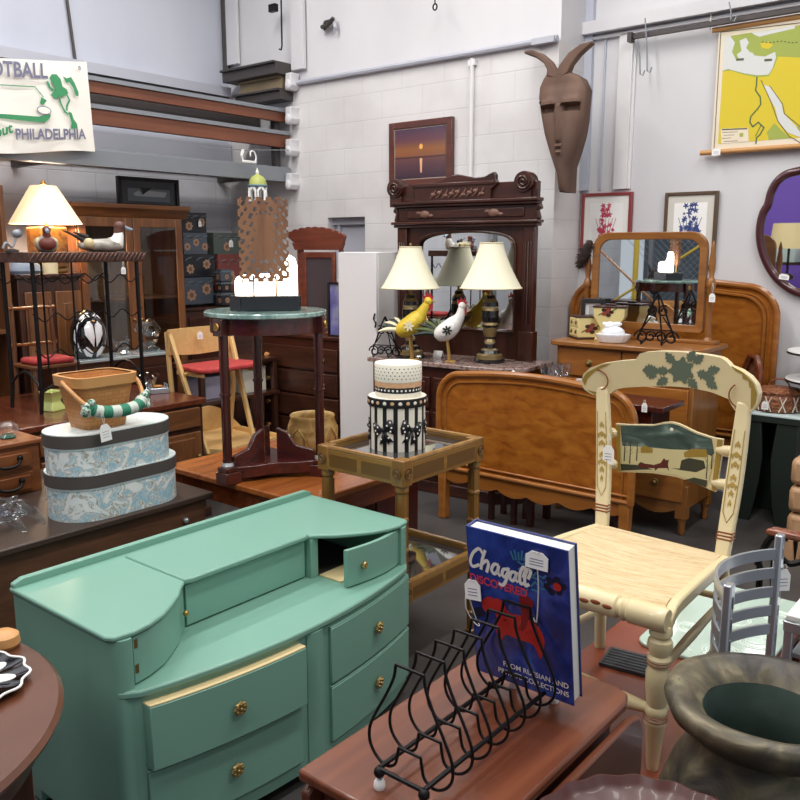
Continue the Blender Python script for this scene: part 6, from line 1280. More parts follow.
q = on_b(580,376,4.3); mb = MB(); mb.lathe([(.02,0),(.028,.02),(.026,.05),(.02,.07),(.024,.085),(0,.085)],18); mb.tube(spline([(-.024,0,.06),(-.045,0,.06),(-.045,0,.02),(-.026,0,.02)],4),.004,6); single('creamer', mb, 'milk_glass', 'small white china creamer jug on the dark table behind the chair crest', 'jug', (q.x,4.3,TZ2))
tag((on_b(645,396,4.14).x,4.14,on_b(645,400,4.14).z), 0, 'white tag on a pin hanging from the dark table drawer', .03, .05, .015)
# ------------------------------------------------------------------ right rear: bench, baskets, stands, tan chair
BB = 5.18; a, b2 = on_b(741,414,BB), on_b(788,410,BB); bz_ = (a.z+b2.z)/2-.01
t = thing('green_bench', 'dark green bench with cut out side panel under the baskets', 'bench', (a.x,BB,0)); w = .33; plain('bench_green','1B2620',.5)
mb = MB(); mb.prism([(0,0),(.09,0),(.11,.1),(.13,.25),(.14,.4),(.12,bz_-.05),(0,bz_-.05)], 0, .025, 'y'); obj('side_panel', mb, 'bench_green', t, .003); mb = MB(); mb.prism([(w,0),(w-.09,0),(w-.11,.1),(w-.13,.25),(w-.14,.4),(w-.12,bz_-.05),(w,bz_-.05)], 0, .025, 'y'); obj('side_panel', mb, 'bench_green', t, .003)
mb = MB(); mb.box(0,.02,.0,.025,.32,bz_-.05).box(w-.025,.02,0,w,.32,bz_-.05); mb.box(0,.3,0,w,.32,bz_-.05); obj('back_panel', mb, 'bench_green', t, .003); mb = MB(); mb.box(-.01,-.01,bz_-.05,w+.01,.33,bz_-.012); mb.i = 1; mb.box(-.012,-.012,bz_-.012,w+.012,.335,bz_); obj('top', mb, ['bench_green','hat_trim'], t, .002)
m, nt, b = base('rattan'); f = noise(nt, 40, 3, (1,1,2.5), 1); nt.links.new(ramp(nt, f, [(.35,'5A2E1C'),(.5,'8E5434'),(.65,'B07A54')]), b.inputs['Base Color']); b.inputs['Roughness'].default_value = .5; addbump(nt, b, f, .6)
p = on_b(778,400,BB+.16); t = thing('rattan_basket', 'round reddish rattan basket with lid and pale lattice on the green bench', 'basket', (p.x+.0,BB+.16,bz_)); rb = .125
mb = MB(); mb.lathe([(rb*.88,0),(rb,.01),(rb*1.04,.055),(rb*1.04,.06),(rb,.062),(rb*1.02,.11),(rb*.96,.115)],30); obj('body', mb, 'rattan', t, smooth=60); mb = MB(); mb.lathe([(rb*1.05,.112),(rb*1.06,.125),(rb*.9,.14),(rb*.4,.146),(0,.147)],30); obj('lid', mb, 'rattan', t)
mb = MB()
for k in range(10): a0 = k*2*PI/10; mb.tube([(rb*1.05*math.cos(a0),rb*1.05*math.sin(a0),.01),(rb*1.06*math.cos(a0+.3),rb*1.06*math.sin(a0+.3),.1)],.004,5); mb.tube([(rb*1.05*math.cos(a0+.3),rb*1.05*math.sin(a0+.3),.01),(rb*1.06*math.cos(a0),rb*1.06*math.sin(a0),.1)],.004,5)
obj('lattice', mb, 'pale_mat', t); mb = MB(); mb.tube(arcpts3 if False else [(.06*math.cos(R(q)),0,.145+.05*math.sin(R(q))) for q in range(0,181,15)],.005,6); obj('handle', mb, 'rattan', t)
tag((p.x-.03,BB+.16-rb-.03,bz_+.085), 0, 'white price tag on the round rattan basket', .04, .05, .01)
p = on_b(754,360,BB+.25); t = thing('octagonal_tray', 'octagonal rattan tray standing on edge against the headboard', 'tray', (p.x,BB+.27,bz_), -42); mb = MB(); R8 = .15
t8 = [(R8*.62*math.cos(R(22.5+45*k)), .16+R8*1.05*math.sin(R(22.5+45*k))) for k in range(8)]
mb.prism(t8, .0, .012, 'y'); obj('base', mb, 'rattan', t); mb = MB(); mb.tube([(x,-.012,z) for x, z in t8], .02, 8, True); obj('rim', mb, 'cherry', t)
plain('stand_white','E6E4E0',.4)
bb_ = 5.4; t = thing('tiered_stand', 'black two tier stand with round white topped shelves at the right edge', 'stand', (-1.1,bb_,0)); TR_ = .262
for nm, z in (('upper_shelf',on_b(787,348,bb_).z),('lower_shelf',on_b(785,375,bb_).z)):
    mb = MB(); mb.lathe([(TR_-.005,z-.012),(TR_,z-.006),(TR_-.004,z),(0,z)],40); o = obj(nm, mb, 'stand_white', t); mb = MB(); mb.lathe([(TR_-.03,z-.022),(TR_+.002,z-.018),(TR_+.002,z-.009),(TR_-.03,z-.009)],40); obj('rim', mb, 'black', o)
mb = MB(); mb.lathe([(.1,0),(.1,.015),(.02,.03),(.016,on_b(787,348,bb_).z-.02)],20); obj('stem', mb, 'black_iron', t)
q = on_b(789,505,4.6); t = thing('leather_armchair', 'tan tufted leather armchair at the right edge of the picture', 'armchair', (q.x-.01,4.6,0)); blotch('tan_leather', [(.35,'A57C58'),(.6,'C39A74'),(.8,'CFAA86')], 6, .4, 5); 
mb = MB()
for k in range(3): mb.box(.0,0,.12+k*.15,.16,.6,.12+k*.15+.145)
obj('arm', mb, 'tan_leather', t, .03); mb = MB(); mb.box(.16,.02,.1,.62,.6,.42); obj('seat', mb, 'tan_leather', t, .03); mb = MB(); mb.box(.16,.5,.42,.62,.64,.85); obj('backrest', mb, 'tan_leather', t, .04); mb = MB(); mb.box(.62,0,.1,.78,.6,.56); obj('arm', mb, 'tan_leather', t, .03)
mb = MB()
for k in range(12): u = k/12*.76; mb.prism([(u,.0),(u+.06,.0),(u+.045,.12),(u+.01,.12)], -.008+.006*(k%2), .004, 'y')
obj('skirt', mb, 'tan_leather', t)
for x in (.03,.75):
    for y in (.05,.55): mb = MB(); mb.box(x-.02,y-.02,0,x+.02,y+.02,.12); obj('foot', mb, 'dark_wood', t)
for zz in (.27,.42): mb = MB(); mb.ball((-.004,.3,zz+.06),.01); obj('button', mb, 'jp_dark', t)
# ------------------------------------------------------------------ cane side table with glass tops, polka dot boxes
GX0, GX1, GY0, GY1, GZ = -2.33, -1.89, 2.335, 2.87, .86
t = thing('glass_top_table', 'square brown cane style side table with smoked glass top and lower shelf', 'side table', (GX0,GY0,0)); w, d_ = GX1-GX0, GY1-GY0
wood('cane','6E4A20','94692F','z',.35); wood('cane_x','7A5426','A27838','x',.35); wood('cane_y','7A5426','A27838','y',.35)
m, nt, b = base('smoked_glass'); b.inputs['Base Color'].default_value = lin('3A3A3C'); b.inputs['Roughness'].default_value = .03; b.inputs['Coat Weight'].default_value = 1
glassm('table_glass','9FA5A6',.0,1.3); plain('panel_dark','6A4820',.4)
zl = CAM_H+ray(416,588)[2]*math.hypot(GX1,GY0)/math.hypot(*ray(416,588)[:2])
def frame(ztop, h, inset, name):
    e = .05
    for y0, y1 in ((0,.022),(d_-.022,d_)): mb = MB(); mb.box(e,y0,ztop-h,w-e,y1,ztop); obj(name, mb, 'cane_x', t, .003)
    for x0, x1 in ((0,.022),(w-.022,w)): mb = MB(); mb.box(x0,e,ztop-h,x1,d_-e,ztop); obj(name, mb, 'cane_y', t, .003)
    mb = MB()
    for k in range(2):
        xa, xb = e+.012+k*(w-2*e)/2, e-.012+(k+1)*(w-2*e)/2; ya, yb = e+.012+k*(d_-2*e)/2, e-.012+(k+1)*(d_-2*e)/2
        for (x0,y0,x1,y1) in ((xa,-.001,xb,.004),(xa,d_-.004,xb,d_+.001),(-.001,ya,.004,yb),(w-.004,ya,w+.001,yb)): mb.box(x0,y0,ztop-h+.016,x1,y1,ztop-.018)
    obj('inset_panel', mb, 'panel_dark', t)
    mb = MB(); mb.tube([(e,.011,ztop+.004),(w-e,.011,ztop+.004)],.012,8).tube([(e,d_-.011,ztop+.004),(w-e,d_-.011,ztop+.004)],.012,8).tube([(.011,e,ztop+.004),(.011,d_-e,ztop+.004)],.012,8).tube([(w-.011,e,ztop+.004),(w-.011,d_-e,ztop+.004)],.012,8); obj('moulding', mb, 'cane_x', t)
    mb = MB(); mb.box(.02,.02,ztop-.022,w-.02,d_-.02,ztop-.015); obj('glass_panel', mb, 'smoked_glass', t)
    for x in (0,w):
        for y in (0,d_):
            sx, sy = (-1 if x == 0 else 1), (-1 if y == 0 else 1); mb = MB(); x0, y0 = x-sx*.055, y-sy*.055; mb.box(min(x0,x+sx*.003),min(y0,y+sy*.003),ztop-h-.006,max(x0,x+sx*.003),max(y0,y+sy*.003),ztop+.012); o = obj('corner_block', mb, 'cane', t, .004)
            for ax_ in (0,1):
                mb = MB(); c = (x+sx*.004, y-sy*.026, ztop-h*.45) if ax_ == 0 else (x-sx*.026, y+sy*.004, ztop-h*.45)
                rot = Matrix.Rotation(sx*PI/2,4,'Y') if ax_ == 0 else Matrix.Rotation(-sy*PI/2,4,'X'); mb.x = Matrix.Translation(c) @ rot; mb.lathe([(.02,0),(.02,.005),(.014,.003),(.01,.006),(.006,.003),(0,.006)],18); obj('rosette', mb, 'panel_dark', o)
frame(GZ, .085, 0, 'apron'); frame(zl, .075, 0, 'lower_rail')
for x in (.027,w-.027):
    for y in (.027,d_-.027):
        mb = MB()
        for za, zb in ((zl+.01,GZ-.09),(0,zl-.08)):
            L_ = zb-za; pr = []
            for u, r in ((0,.022),(.02,.026),(.05,.026),(.07,.02),(.3,.021),(.32,.027),(.34,.027),(.36,.02),(.62,.021),(.64,.027),(.66,.027),(.68,.02),(.92,.021),(.94,.027),(.98,.027),(1,.024)): pr.append((r,za+u*L_))
            mb.lathe(pr,16,(x,y,0))
        for k in range(4): a = k*PI/2+.78; mb.i = 0; mb.tube([(x+.02*math.cos(a),y+.02*math.sin(a),zl+.05),(x+.02*math.cos(a),y+.02*math.sin(a),GZ-.13)],.006,5)
        obj('leg', mb, 'cane', t)
c = on_z(395,450,GZ-.015); cx_, cy_ = -2.135, 2.6
mpp_ = math.hypot(cx_,cy_)/836; R1, R2 = 29.5*mpp_, 23.5*mpp_
plain('cream_paper','F1EAD9',.5); plain('dot_black','17161A',.5); plain('dot_white','F6F2EA',.5); plain('peach','DDAE86',.5); plain('brown_dot','6A503C',.5)
H1 = .215
t = thing('striped_hat_box', 'black and white striped round hat box with polka dot bows on the glass table', 'hat box', (cx_,cy_,GZ-.0145))
m, nt, b = base('stripes'); tc = nt.nodes.new('ShaderNodeTexCoord'); sp = nt.nodes.new('ShaderNodeSeparateXYZ'); nt.links.new(tc.outputs['Object'], sp.inputs[0]); at = nt.nodes.new('ShaderNodeMath'); at.operation = 'ARCTAN2'; nt.links.new(sp.outputs['Y'], at.inputs[0]); nt.links.new(sp.outputs['X'], at.inputs[1])
mu = nt.nodes.new('ShaderNodeMath'); mu.operation = 'MULTIPLY'; mu.inputs[1].default_value = 16/(2*PI); nt.links.new(at.outputs[0], mu.inputs[0]); fr_ = nt.nodes.new('ShaderNodeMath'); fr_.operation = 'FRACT'; ad = nt.nodes.new('ShaderNodeMath'); ad.inputs[1].default_value = 20.2; nt.links.new(mu.outputs[0], ad.inputs[0]); nt.links.new(ad.outputs[0], fr_.inputs[0])
nt.links.new(ramp(nt, fr_.outputs[0], [(0,'F1EAD9'),(.6,'17161A')], True), b.inputs['Base Color']); b.inputs['Roughness'].default_value = .45
mb = MB(); mb.lathe([(R1*.97,0),(R1*.97,H1-.02)],56); obj('body', mb, 'stripes', t)
mb = MB(); mb.lathe([(R1*1.01,H1-.036),(R1*1.03,H1-.03),(R1*1.03,H1-.002),(R1*1.0,H1)],56,cap=False); mb.i = 1; mb.lathe([(R1*1.0,H1),(0,H1)],56,cap=False); l = obj('lid', mb, ['dot_black','cream_paper'], t)
cam_a = math.atan2(-cy_,-cx_)
mb = MB()
for k in range(24): a = k*2*PI/24; mb.i = k%2; mb.x = Matrix.Translation((R1*1.03*math.cos(a),R1*1.03*math.sin(a),H1-.017)) @ Matrix.Rotation(a,4,'Z'); mb.ball((0,0,0),(.0012,.0085,.0075),10,5)
obj('dots', mb, ['peach','cream_paper'], l)
def onc(r, a, z): return (r*math.cos(a), r*math.sin(a), z)
for ka, tl_ in ((-.5,.25),(.52,-.2),(-1.55,.1),(1.6,.1),(2.65,0)):
    a0 = cam_a+ka; z0 = .09; rot = lambda x, z: (x*math.cos(tl_)-z*math.sin(tl_), x*math.sin(tl_)+z*math.cos(tl_))
    mb = MB()
    for sg in (-1,1):
        for L_, o_, ccw in (([(0,0),(.03*sg,.036),(.046*sg,.034),(.05*sg,.0),(.04*sg,-.026)],.004,sg < 0),([(0,0),(.032*sg,-.056),(.018*sg,-.052),(.006*sg,-.062)],.0032,sg > 0)):
            pts = [onc(R1*.97+o_, a0+rot(x,z)[0]/R1, z0+rot(x,z)[1]) for x, z in L_]; mb.add(pts,[tuple(range(len(pts))) if ccw else tuple(reversed(range(len(pts))))])
    mb.ball(onc(R1*.97,a0,z0),(.008,.008,.009),8,6); o = obj('bow', mb, 'dot_black', t); sm = o.modifiers.new('s','SOLIDIFY'); sm.thickness = .003; sm.offset = 0
    mb = MB()
    for x, z in ((.022,.014),(.038,.024),(.038,.002),(.03,-.012),(.017,-.035)):
        for sg in (-1,1): xr, zr = rot(sg*x,z); mb.x = Matrix.Translation(onc(R1*.97+.0056,a0+xr/R1,z0+zr)) @ Matrix.Rotation(a0+xr/R1,4,'Z'); mb.ball((0,0,0),(.0009,.0042,.0042),10,6)
    obj('bow_dots', mb, 'dot_white', o)
H2 = .135; t = thing('polka_hat_box', 'smaller round cream polka dot hat box stacked on the striped one', 'hat box', (cx_+.005,cy_,GZ-.0145+H1))
mb = MB(); mb.lathe([(R2*.97,0),(R2,.005),(R2,.02)],48); mb.i = 1; mb.lathe([(R2,.02),(R2*1.0,.042)],48,cap=False); mb.i = 2; mb.lathe([(R2,.042),(R2,.062)],48,cap=False); mb.i = 0; mb.lathe([(R2,.062),(R2,.07)],48,cap=False); obj('body', mb, ['cream_paper','dot_black','peach'], t)
mb = MB(); mb.lathe([(R2*1.015,.064),(R2*1.02,.068),(R2*1.02,H2-.003),(R2,H2),(0,H2)],48); l = obj('lid', mb, 'cream_paper', t)
mb = MB()
for r_ in range(4):
    for k in range(34): a = (k+.5*(r_%2))*2*PI/34; mb.x = Matrix.Translation(onc(R2*1.02,a,.078+r_*.0135)) @ Matrix.Rotation(a,4,'Z'); mb.ball((0,0,0),(.0008,.0028,.0028),8,4)
obj('dots', mb, 'brown_dot', l); mb = MB()
for k in range(34): a = k*2*PI/34; mb.x = Matrix.Translation(onc(R2,a,.031)) @ Matrix.Rotation(a,4,'Z'); mb.ball((0,0,0),(.0008,.0045,.0045),8,4)
for k in range(40): a = k*2*PI/40; mb.i = 1; mb.x = Matrix.Translation(onc(R2,a,.052+.008*math.sin(k*2.2))) @ Matrix.Rotation(a,4,'Z'); mb.ball((0,0,0),(.001,.008,.007),6,4)
obj('band_dots', mb, ['dot_white','peach'], t)
mb = MB(); mb.i = 0; mb.lathe([(R2*.9,H2+.0005),(0,H2+.0006)],32,cap=False)
# ------------------------------------------------------------------ low red brown table, glass sheet, slate
CZ = .41; cx0, cx1, cy0, cy1 = -1.1, -.605, 1.56, 3.05
t = thing('coffee_table', 'long low red brown table under the cream painted chair', 'coffee table', (cx0,cy0,0)); blotch('red_brown', [(.3,'6E3422'),(.6,'84432C'),(.8,'955238')], 5, .3, 6, vec=(1,.3,1), coat=.2)
mb = MB(); mb.prism(rbox2(0,0,cx1-cx0,cy1-cy0,.03), CZ-.03, CZ, 'z'); obj('top', mb, 'red_brown', t, .005); mb = MB(); mb.box(.04,.04,CZ-.11,cx1-cx0-.04,cy1-cy0-.04,CZ-.03); obj('apron', mb, 'red_brown', t, .003)
for x in (.05,cx1-cx0-.05):
    for y in (.05,cy1-cy0-.05): mb = MB(); mb.box(x-.025,y-.025,0,x+.025,y+.025,CZ-.1); obj('leg', mb, 'red_brown', t, .004)
a = on_z(634,641,CZ+.012); gx0, gy0 = a.x, a.y-.0; gx1, gy1 = -.612, 3.03
m, nt, b = base('sea_glass'); b.inputs['Base Color'].default_value = lin('B9CDBE'); b.inputs['Roughness'].default_value = .12; b.inputs['Coat Weight'].default_value = .6
t = thing('glass_tray', 'pale green glass sheet with etched rings on the red brown table', 'glass tray', (gx0,gy0,CZ)); gw, gd = gx1-gx0, gy1-gy0
mb = MB(); mb.prism(rbox2(0,0,gw,gd,.05), 0, .014, 'z'); obj('sheet', mb, 'sea_glass', t, .004); plain('etched','E4EDE4',.6)
mb = MB()
for cx, cy, r in ((.24,.1,.055),(.3,.24,.06),(.2,.36,.05),(.1,.2,.04),(.31,.47,.05)):
    for q in (1,.8,.45): mb.tube([(cx+r*q*math.cos(k*PI/18),cy+r*q*math.sin(k*PI/18),.0142) for k in range(36)],.0024,4,True)
for k in range(7): mb.tube([(.05+k*.045,.03+.02*(k%3),.0142),(.07+k*.045,.05+.02*(k%2),.0142),(.08+k*.045,.04,.0142)],.002,4)
obj('etched_rings', mb, 'etched', t)
a = on_z(634,667,CZ); mb = MB(); mb.box(-.075,-.06,0,.075,.06,.012); 
for k in range(6): mb.box(-.068,-.05+k*.018,.012,.068,-.042+k*.018,.015)
plain('slate','3C3E42',.55,0,0,.3); single('slate_tile', mb, 'slate', 'small dark grey ridged slate tile on the red brown table behind the chair leg', 'tile', (a.x-.02,a.y+.01,CZ), 8, bev=.002)
# ------------------------------------------------------------------ cream painted chair
CB = 2.37; plain('cream_paint','DBC99C',.35,0,.25,.06,30); plain('gold_paint','A88A3E',.4,.3); plain('leaf_grey','5F6A58',.5); plain('ring_red','8A4A2C',.45)
m, nt, b = base('rush'); tc = nt.nodes.new('ShaderNodeTexCoord'); f = noise(nt, 10, 6, (1,9,1), .6); f2 = noise(nt, 60, 3, (1,5,1)); mxn = nt.nodes.new('ShaderNodeMath'); mxn.operation = 'MULTIPLY_ADD'; mxn.inputs[1].default_value = .45; nt.links.new(f2, mxn.inputs[0]); nt.links.new(f, mxn.inputs[2])
nt.links.new(ramp(nt, mxn.outputs[0], [(.4,'AE9262'),(.66,'CBB186'),(.9,'D8C49C')]), b.inputs['Base Color']); b.inputs['Roughness'].default_value = .7; addbump(nt, b, mxn.outputs[0], .5)
t = thing('painted_chair', 'cream painted antique chair with rush seat and landscape panel on the low table', 'chair', (0,0,CZ))
SZt = .42; FR, FL, BR, BL = Vector((-.685,1.81,0)), Vector((-1.125,1.81,0)), Vector((-.69,2.235,0)), Vector((-1.055,2.26,0))
pc = lambda x, y: (on_b(560+x/3.81,340+y/3.81,CB).x, on_b(560+x/3.81,340+y/3.81,CB).z-CZ)
pL = lambda L: [pc(*p) for p in L]
cmid = (pc(85,150)[0]+pc(755,200)[0])/2; hwid = (pc(755,200)[0]-pc(85,150)[0])/2
bend = lambda x, z: .045*(1-((x-cmid)/hwid)**2)
crest = pL([(272,80),(280,58),(300,52),(360,48),(450,52),(540,62),(600,72),(622,84),(632,102),(680,118),(720,142),(748,172),(758,205),(752,240),(735,268),(708,283),(670,282),(645,262),(637,232),(560,205),(480,190),(400,184),(300,184),(230,187),(196,192),(180,208),(150,217),(115,210),(92,190),(80,165),(88,130),(110,108),(150,92),(210,84)])
mb = MB()
# crest as a curved bar: cut into upright strips between its upper and lower outlines
def span(poly, x):
    zs = []
    n = len(poly)
    for i in range(n):
        (xa,za),(xb,zb) = poly[i], poly[(i+1)%n]
        if (xa-x)*(xb-x) <= 0 and xa != xb: zs.append(za+(zb-za)*(x-xa)/(xb-xa))
    return (min(zs), max(zs)) if zs else None
def curved_plate(mb, poly, y0, th, bend, n=60):
    xs = [p[0] for p in poly]; x0, x1 = min(xs)+1e-5, max(xs)-1e-5; cols = []
    for k in range(n+1):
        u = .5-.5*math.cos(PI*k/n); x = x0+(x1-x0)*u; s_ = span(poly,x); y = y0+bend(x,0); cols.append((x,s_[0],s_[1],y))
    vs = []; fs = []
    for x, a_, b_, y in cols: vs += [(x,y,a_),(x,y,b_),(x,y+th,b_),(x,y+th,a_)]
    for k in range(n):
        i = 4*k; j = i+4
        for q in range(4): fs.append((i+q, j+q, j+(q+1)%4, i+(q+1)%4)[::-1] if False else (i+q, j+q, j+(q+1)%4, i+(q+1)%4))
    fs += [(0,1,2,3),(4*n+3,4*n+2,4*n+1,4*n)]
    mb.add(vs,[f[::-1] for f in fs])
CY = CB-.0
curved_plate(mb, crest, CY, .032, bend); cr = obj('crest_rail', mb, 'cream_paint', t, .005, 40)
def onplate(L, d=-.0015): return L
def painted(polys, mats, name, par, d=-.0016):
    mb = MB()
    for mi, poly in polys:
        mb.i = mi; n0 = len(mb.v); px_s = [p[0] for p in poly]
        if max(px_s)-min(px_s) > .06 and len(poly) < 16:
            N = 28; cols = [(x,)+span(poly,x) for x in [min(px_s)+1e-5+(max(px_s)-min(px_s)-2e-5)*k/N for k in range(N+1)]]
            for (xa,a0,b0),(xb,a1,b1) in zip(cols,cols[1:]): mb.flat([(xa,a0),(xb,a1),(xb,b1),(xa,b0)], d=0)
        else: mb.flat(poly, d=0)
        for k in range(n0,len(mb.v)): x, y, z = mb.v[k]; mb.v[k] = (x, CY+bend(x,z)+d-.0002*mi, z)
    obj(name, mb, mats, par, smooth=0)
def leaf(cx, cz, L_, a, wd=.5):
    pr_ = [(0,.06),(.12,.2),(.2,.75),(.28,.5),(.42,1.0),(.52,.55),(.66,.8),(.76,.4),(.9,.3),(1,0)]
    o = [(u*L_, r*wd*L_*.5) for u, r in pr_]+[(u*L_, -r*wd*L_*.5) for u, r in reversed(pr_[:-1])]
    return [(cx+x*math.cos(a)-z*math.sin(a), cz+x*math.sin(a)+z*math.cos(a)) for x, z in o]
LV = []; cx, cz = pc(440,122)
for k in range(7): LV.append((0, leaf(cx-.008*math.cos(R(-20+k*52)),cz-.008*math.sin(R(-20+k*52)),.05,R(-20+k*52),.8)))
for px_, py_, a_ in ((340,125,175),(325,108,200),(330,145,160),(375,120,190),(540,140,-10),(560,128,20),(555,160,-30),(500,95,40),(520,130,-15),(375,150,215),(480,155,-40),(400,95,130),(475,90,60)): x, z = pc(px_,py_); LV.append((0, leaf(x-.014*math.cos(R(a_)),z,.041,R(a_),.8)))
painted(LV, ['leaf_grey'], 'leaf_motif', cr)
GP = []
for L_ in ([(640,100),(690,125),(735,165),(750,205),(742,245),(722,268),(735,230),(728,215),(738,190),(715,180),(722,160),(690,150),(695,135),(660,122)],[(655,262),(680,279),(708,280),(690,270),(670,255)],[(85,150),(100,125),(150,97),(185,92),(130,118),(100,150),(96,180)],[(100,190),(125,208),(155,212),(130,200)]): GP.append((0,pL(L_)))
painted([g for g in GP[:2]], ['gold_paint'], 'gold_edging', cr); painted(GP[2:], ['gold_paint'], 'gold_edging', cr)
for cx_p, cy_p, r_p, a0, dr in ((140,165,.05,60,-1),(690,225,.05,120,1)):
    x, z = pc(cx_p,cy_p); mb = MB(); mb.tube([(x+dr*.045*(1-k/30)*math.cos(R(a0)+k*.2*1), CY+bend(x,z)-.001, z+.042*(1-k/34)*math.sin(R(a0)+k*.2)) for k in range(17)], .0022, 6)
    obj('scroll_line', mb, 'ring_red', cr)
# posts
for B_, tops, sg in ((BL,[(145,215),(128,590)],-1),(BR,[(690,280),(635,700)],1)):
    tx, tz = pc(*tops[0]); mb = MB(); N = 16; foot = Vector((B_.x-sg*.0,B_.y,SZt-.02)); topv = Vector((tx,CY+bend(tx,0)+.012,tz+.03)); vs = []; fs = []
    for k in range(N+1):
        u = k/N; p = foot.lerp(topv,u); p.y += -.025*math.sin(PI*u)*0+.012*math.sin(PI*u); wd = .019+.004*math.sin(PI*u); th = .013
        vs += [(p.x-wd,p.y-th,p.z),(p.x+wd,p.y-th,p.z),(p.x+wd,p.y+th,p.z),(p.x-wd,p.y+th,p.z)]
        if k: i = 4*k-4; fs += [(i+q,i+(q+1)%4,i+4+(q+1)%4,i+4+q) for q in range(4)]
    fs += [(3,2,1,0),(4*N,4*N+1,4*N+2,4*N+3)]; mb.add(vs,fs); po = obj('back_post', mb, 'cream_paint', t, .006, 60)
    mb = MB()
    def pp(u, dx): p = foot.lerp(topv,u); p.y += .012*math.sin(PI*u)-.0145; return (p.x+dx,p.y,p.z)
    for u0, ww in ((.42,.006),(.47,.011),(.52,.007),(.6,.009),(.66,.012),(.73,.006),(.36,.004)): mb.add([pp(u0-.018,0),pp(u0,ww),pp(u0+.022,0),pp(u0,-ww)],[(0,1,2,3)]); mb.add([pp(u0-.03,ww*.7),pp(u0-.02,ww*1.1),pp(u0+.005,ww*1.2),pp(u0-.01,ww*.6)],[(0,1,2,3)]); mb.add([pp(u0-.03,-ww*.7),pp(u0-.01,-ww*.6),pp(u0+.005,-ww*1.2),pp(u0-.02,-ww*1.1)],[(0,1,2,3)])
    mb.tube([pp(u_,dx) for u_, dx in ((.82,-.014),(.5,-.016),(.3,-.014),(.24,0),(.3,.014),(.5,.016),(.82,.014))],.0012,5); obj('stencil', mb, 'gold_paint', po, smooth=0)
    mb = MB()
    for u0 in (.135,.155,.175): p = foot.lerp(topv,u0); p.y += .012*math.sin(PI*u0); mb.box(p.x-.0215,p.y-.0145,p.z-.002,p.x+.0215,p.y+.0145,p.z+.002)
    obj('painted_rings', mb, 'ring_red', po)
    mb = MB(); mb.tube([(B_.x+sg*.012,B_.y+.05,0),(B_.x,B_.y,SZt-.01)],[.017,.021],12); obj('leg', mb, 'cream_paint', t)
# splat
spl = pL([(195,325),(240,330),(330,333),(365,325),(400,322),(430,330),(500,362),(570,382),(607,386),(602,450),(590,520),(578,590),(500,560),(420,535),(330,520),(250,515),(200,512)])
mb = MB(); curved_plate(mb, spl, CY, .012, lambda x, z: bend(x,z)+.004); sp_ = obj('splat', mb, 'cream_paint', t, .002, 40)
plain('night_sky','44554E',.4); plain('sky_pale','6F8478',.4); plain('snow','CFC493',.45); plain('tree_dark','3A3A2A',.5); plain('sleigh','5A2018',.5); plain('house','9A8A4A',.5)
m, nt, b = base('night_sky2'); f = noise(nt, 9, 5, (1,1,3), .8); nt.links.new(ramp(nt, f, [(.35,'32423D'),(.55,'4A5C55'),(.7,'7F9388')]), b.inputs['Base Color']); b.inputs['Roughness'].default_value = .4
PP = [(0,pL([(212,332),(330,338),(365,331),(400,328),(430,336),(500,368),(575,388),(572,440),(560,452),(480,432),(400,430),(300,420),(212,425)])),
 (1,pL([(212,410),(300,418),(400,428),(480,430),(560,450),(570,460),(556,520),(545,572),(500,552),(420,528),(330,512),(212,506)])),
 (4,pL([(197,330),(212,332),(212,510),(200,508)])),(4,pL([(585,386),(606,388),(590,520),(577,586),(562,580),(578,450)])),
 (2,pL([(212,480),(270,486),(330,505),(212,506)])),(2,pL([(440,470),(500,472),(530,490),(490,505),(400,500),(440,508),(500,515),(538,498),(530,470),(470,460)])),
 (2,pL([(455,545),(490,535),(545,545),(540,572)])),
 (3,pL([(275,485),(285,475),(300,482),(330,486),(338,500),(280,497)])),(3,pL([(332,488),(360,480),(372,462),(382,470),(392,468),(388,485),(392,512),(385,500),(350,500),(340,510)])),
 (4,pL([(285,420),(300,412),(330,424),(330,440),(286,440)])),(4,pL([(450,440),(480,425),(540,425),(548,455),(450,458)]))]
for bx, by, h_ in ((245,480,100),(270,470,80),(225,470,90),(540,540,90),(560,500,70)):
    x, z = pc(bx,by); s_ = h_/3.81*.0028; PP.append((2,[(x-.002,z),(x+.002,z),(x+.001,z+s_),(x-.001,z+s_)]))
    for k in range(5): a_ = R(40+25*k); u = .4+.1*k; PP.append((2,[(x,z+s_*u),(x+.0015,z+s_*u),(x+s_*.35*math.cos(a_),z+s_*u+s_*.35*math.sin(a_))]))
painted(PP, ['night_sky2','snow','tree_dark','sleigh','gold_paint'], 'landscape_painting', sp_, .0024)
mb = MB(); x, z = pc(402,352); mb.ball((x,CY+bend(x,z)+.002,z),(.006,.002,.006),12,8); obj('painted_moon', mb, 'cream_paper', sp_)
for px_, py_ in ((172,360),(172,480),(618,432),(600,560)):
    x, z = pc(px_,py_); mb = MB(); mb.turn((x-.028,CY+bend(x,z)+.01,z),(x+.026,CY+bend(x,z)+.01,z),[(0,.008),(.3,.015),(.7,.017),(1,.01)],14); obj('splat_knob', mb, 'cream_paint', t)
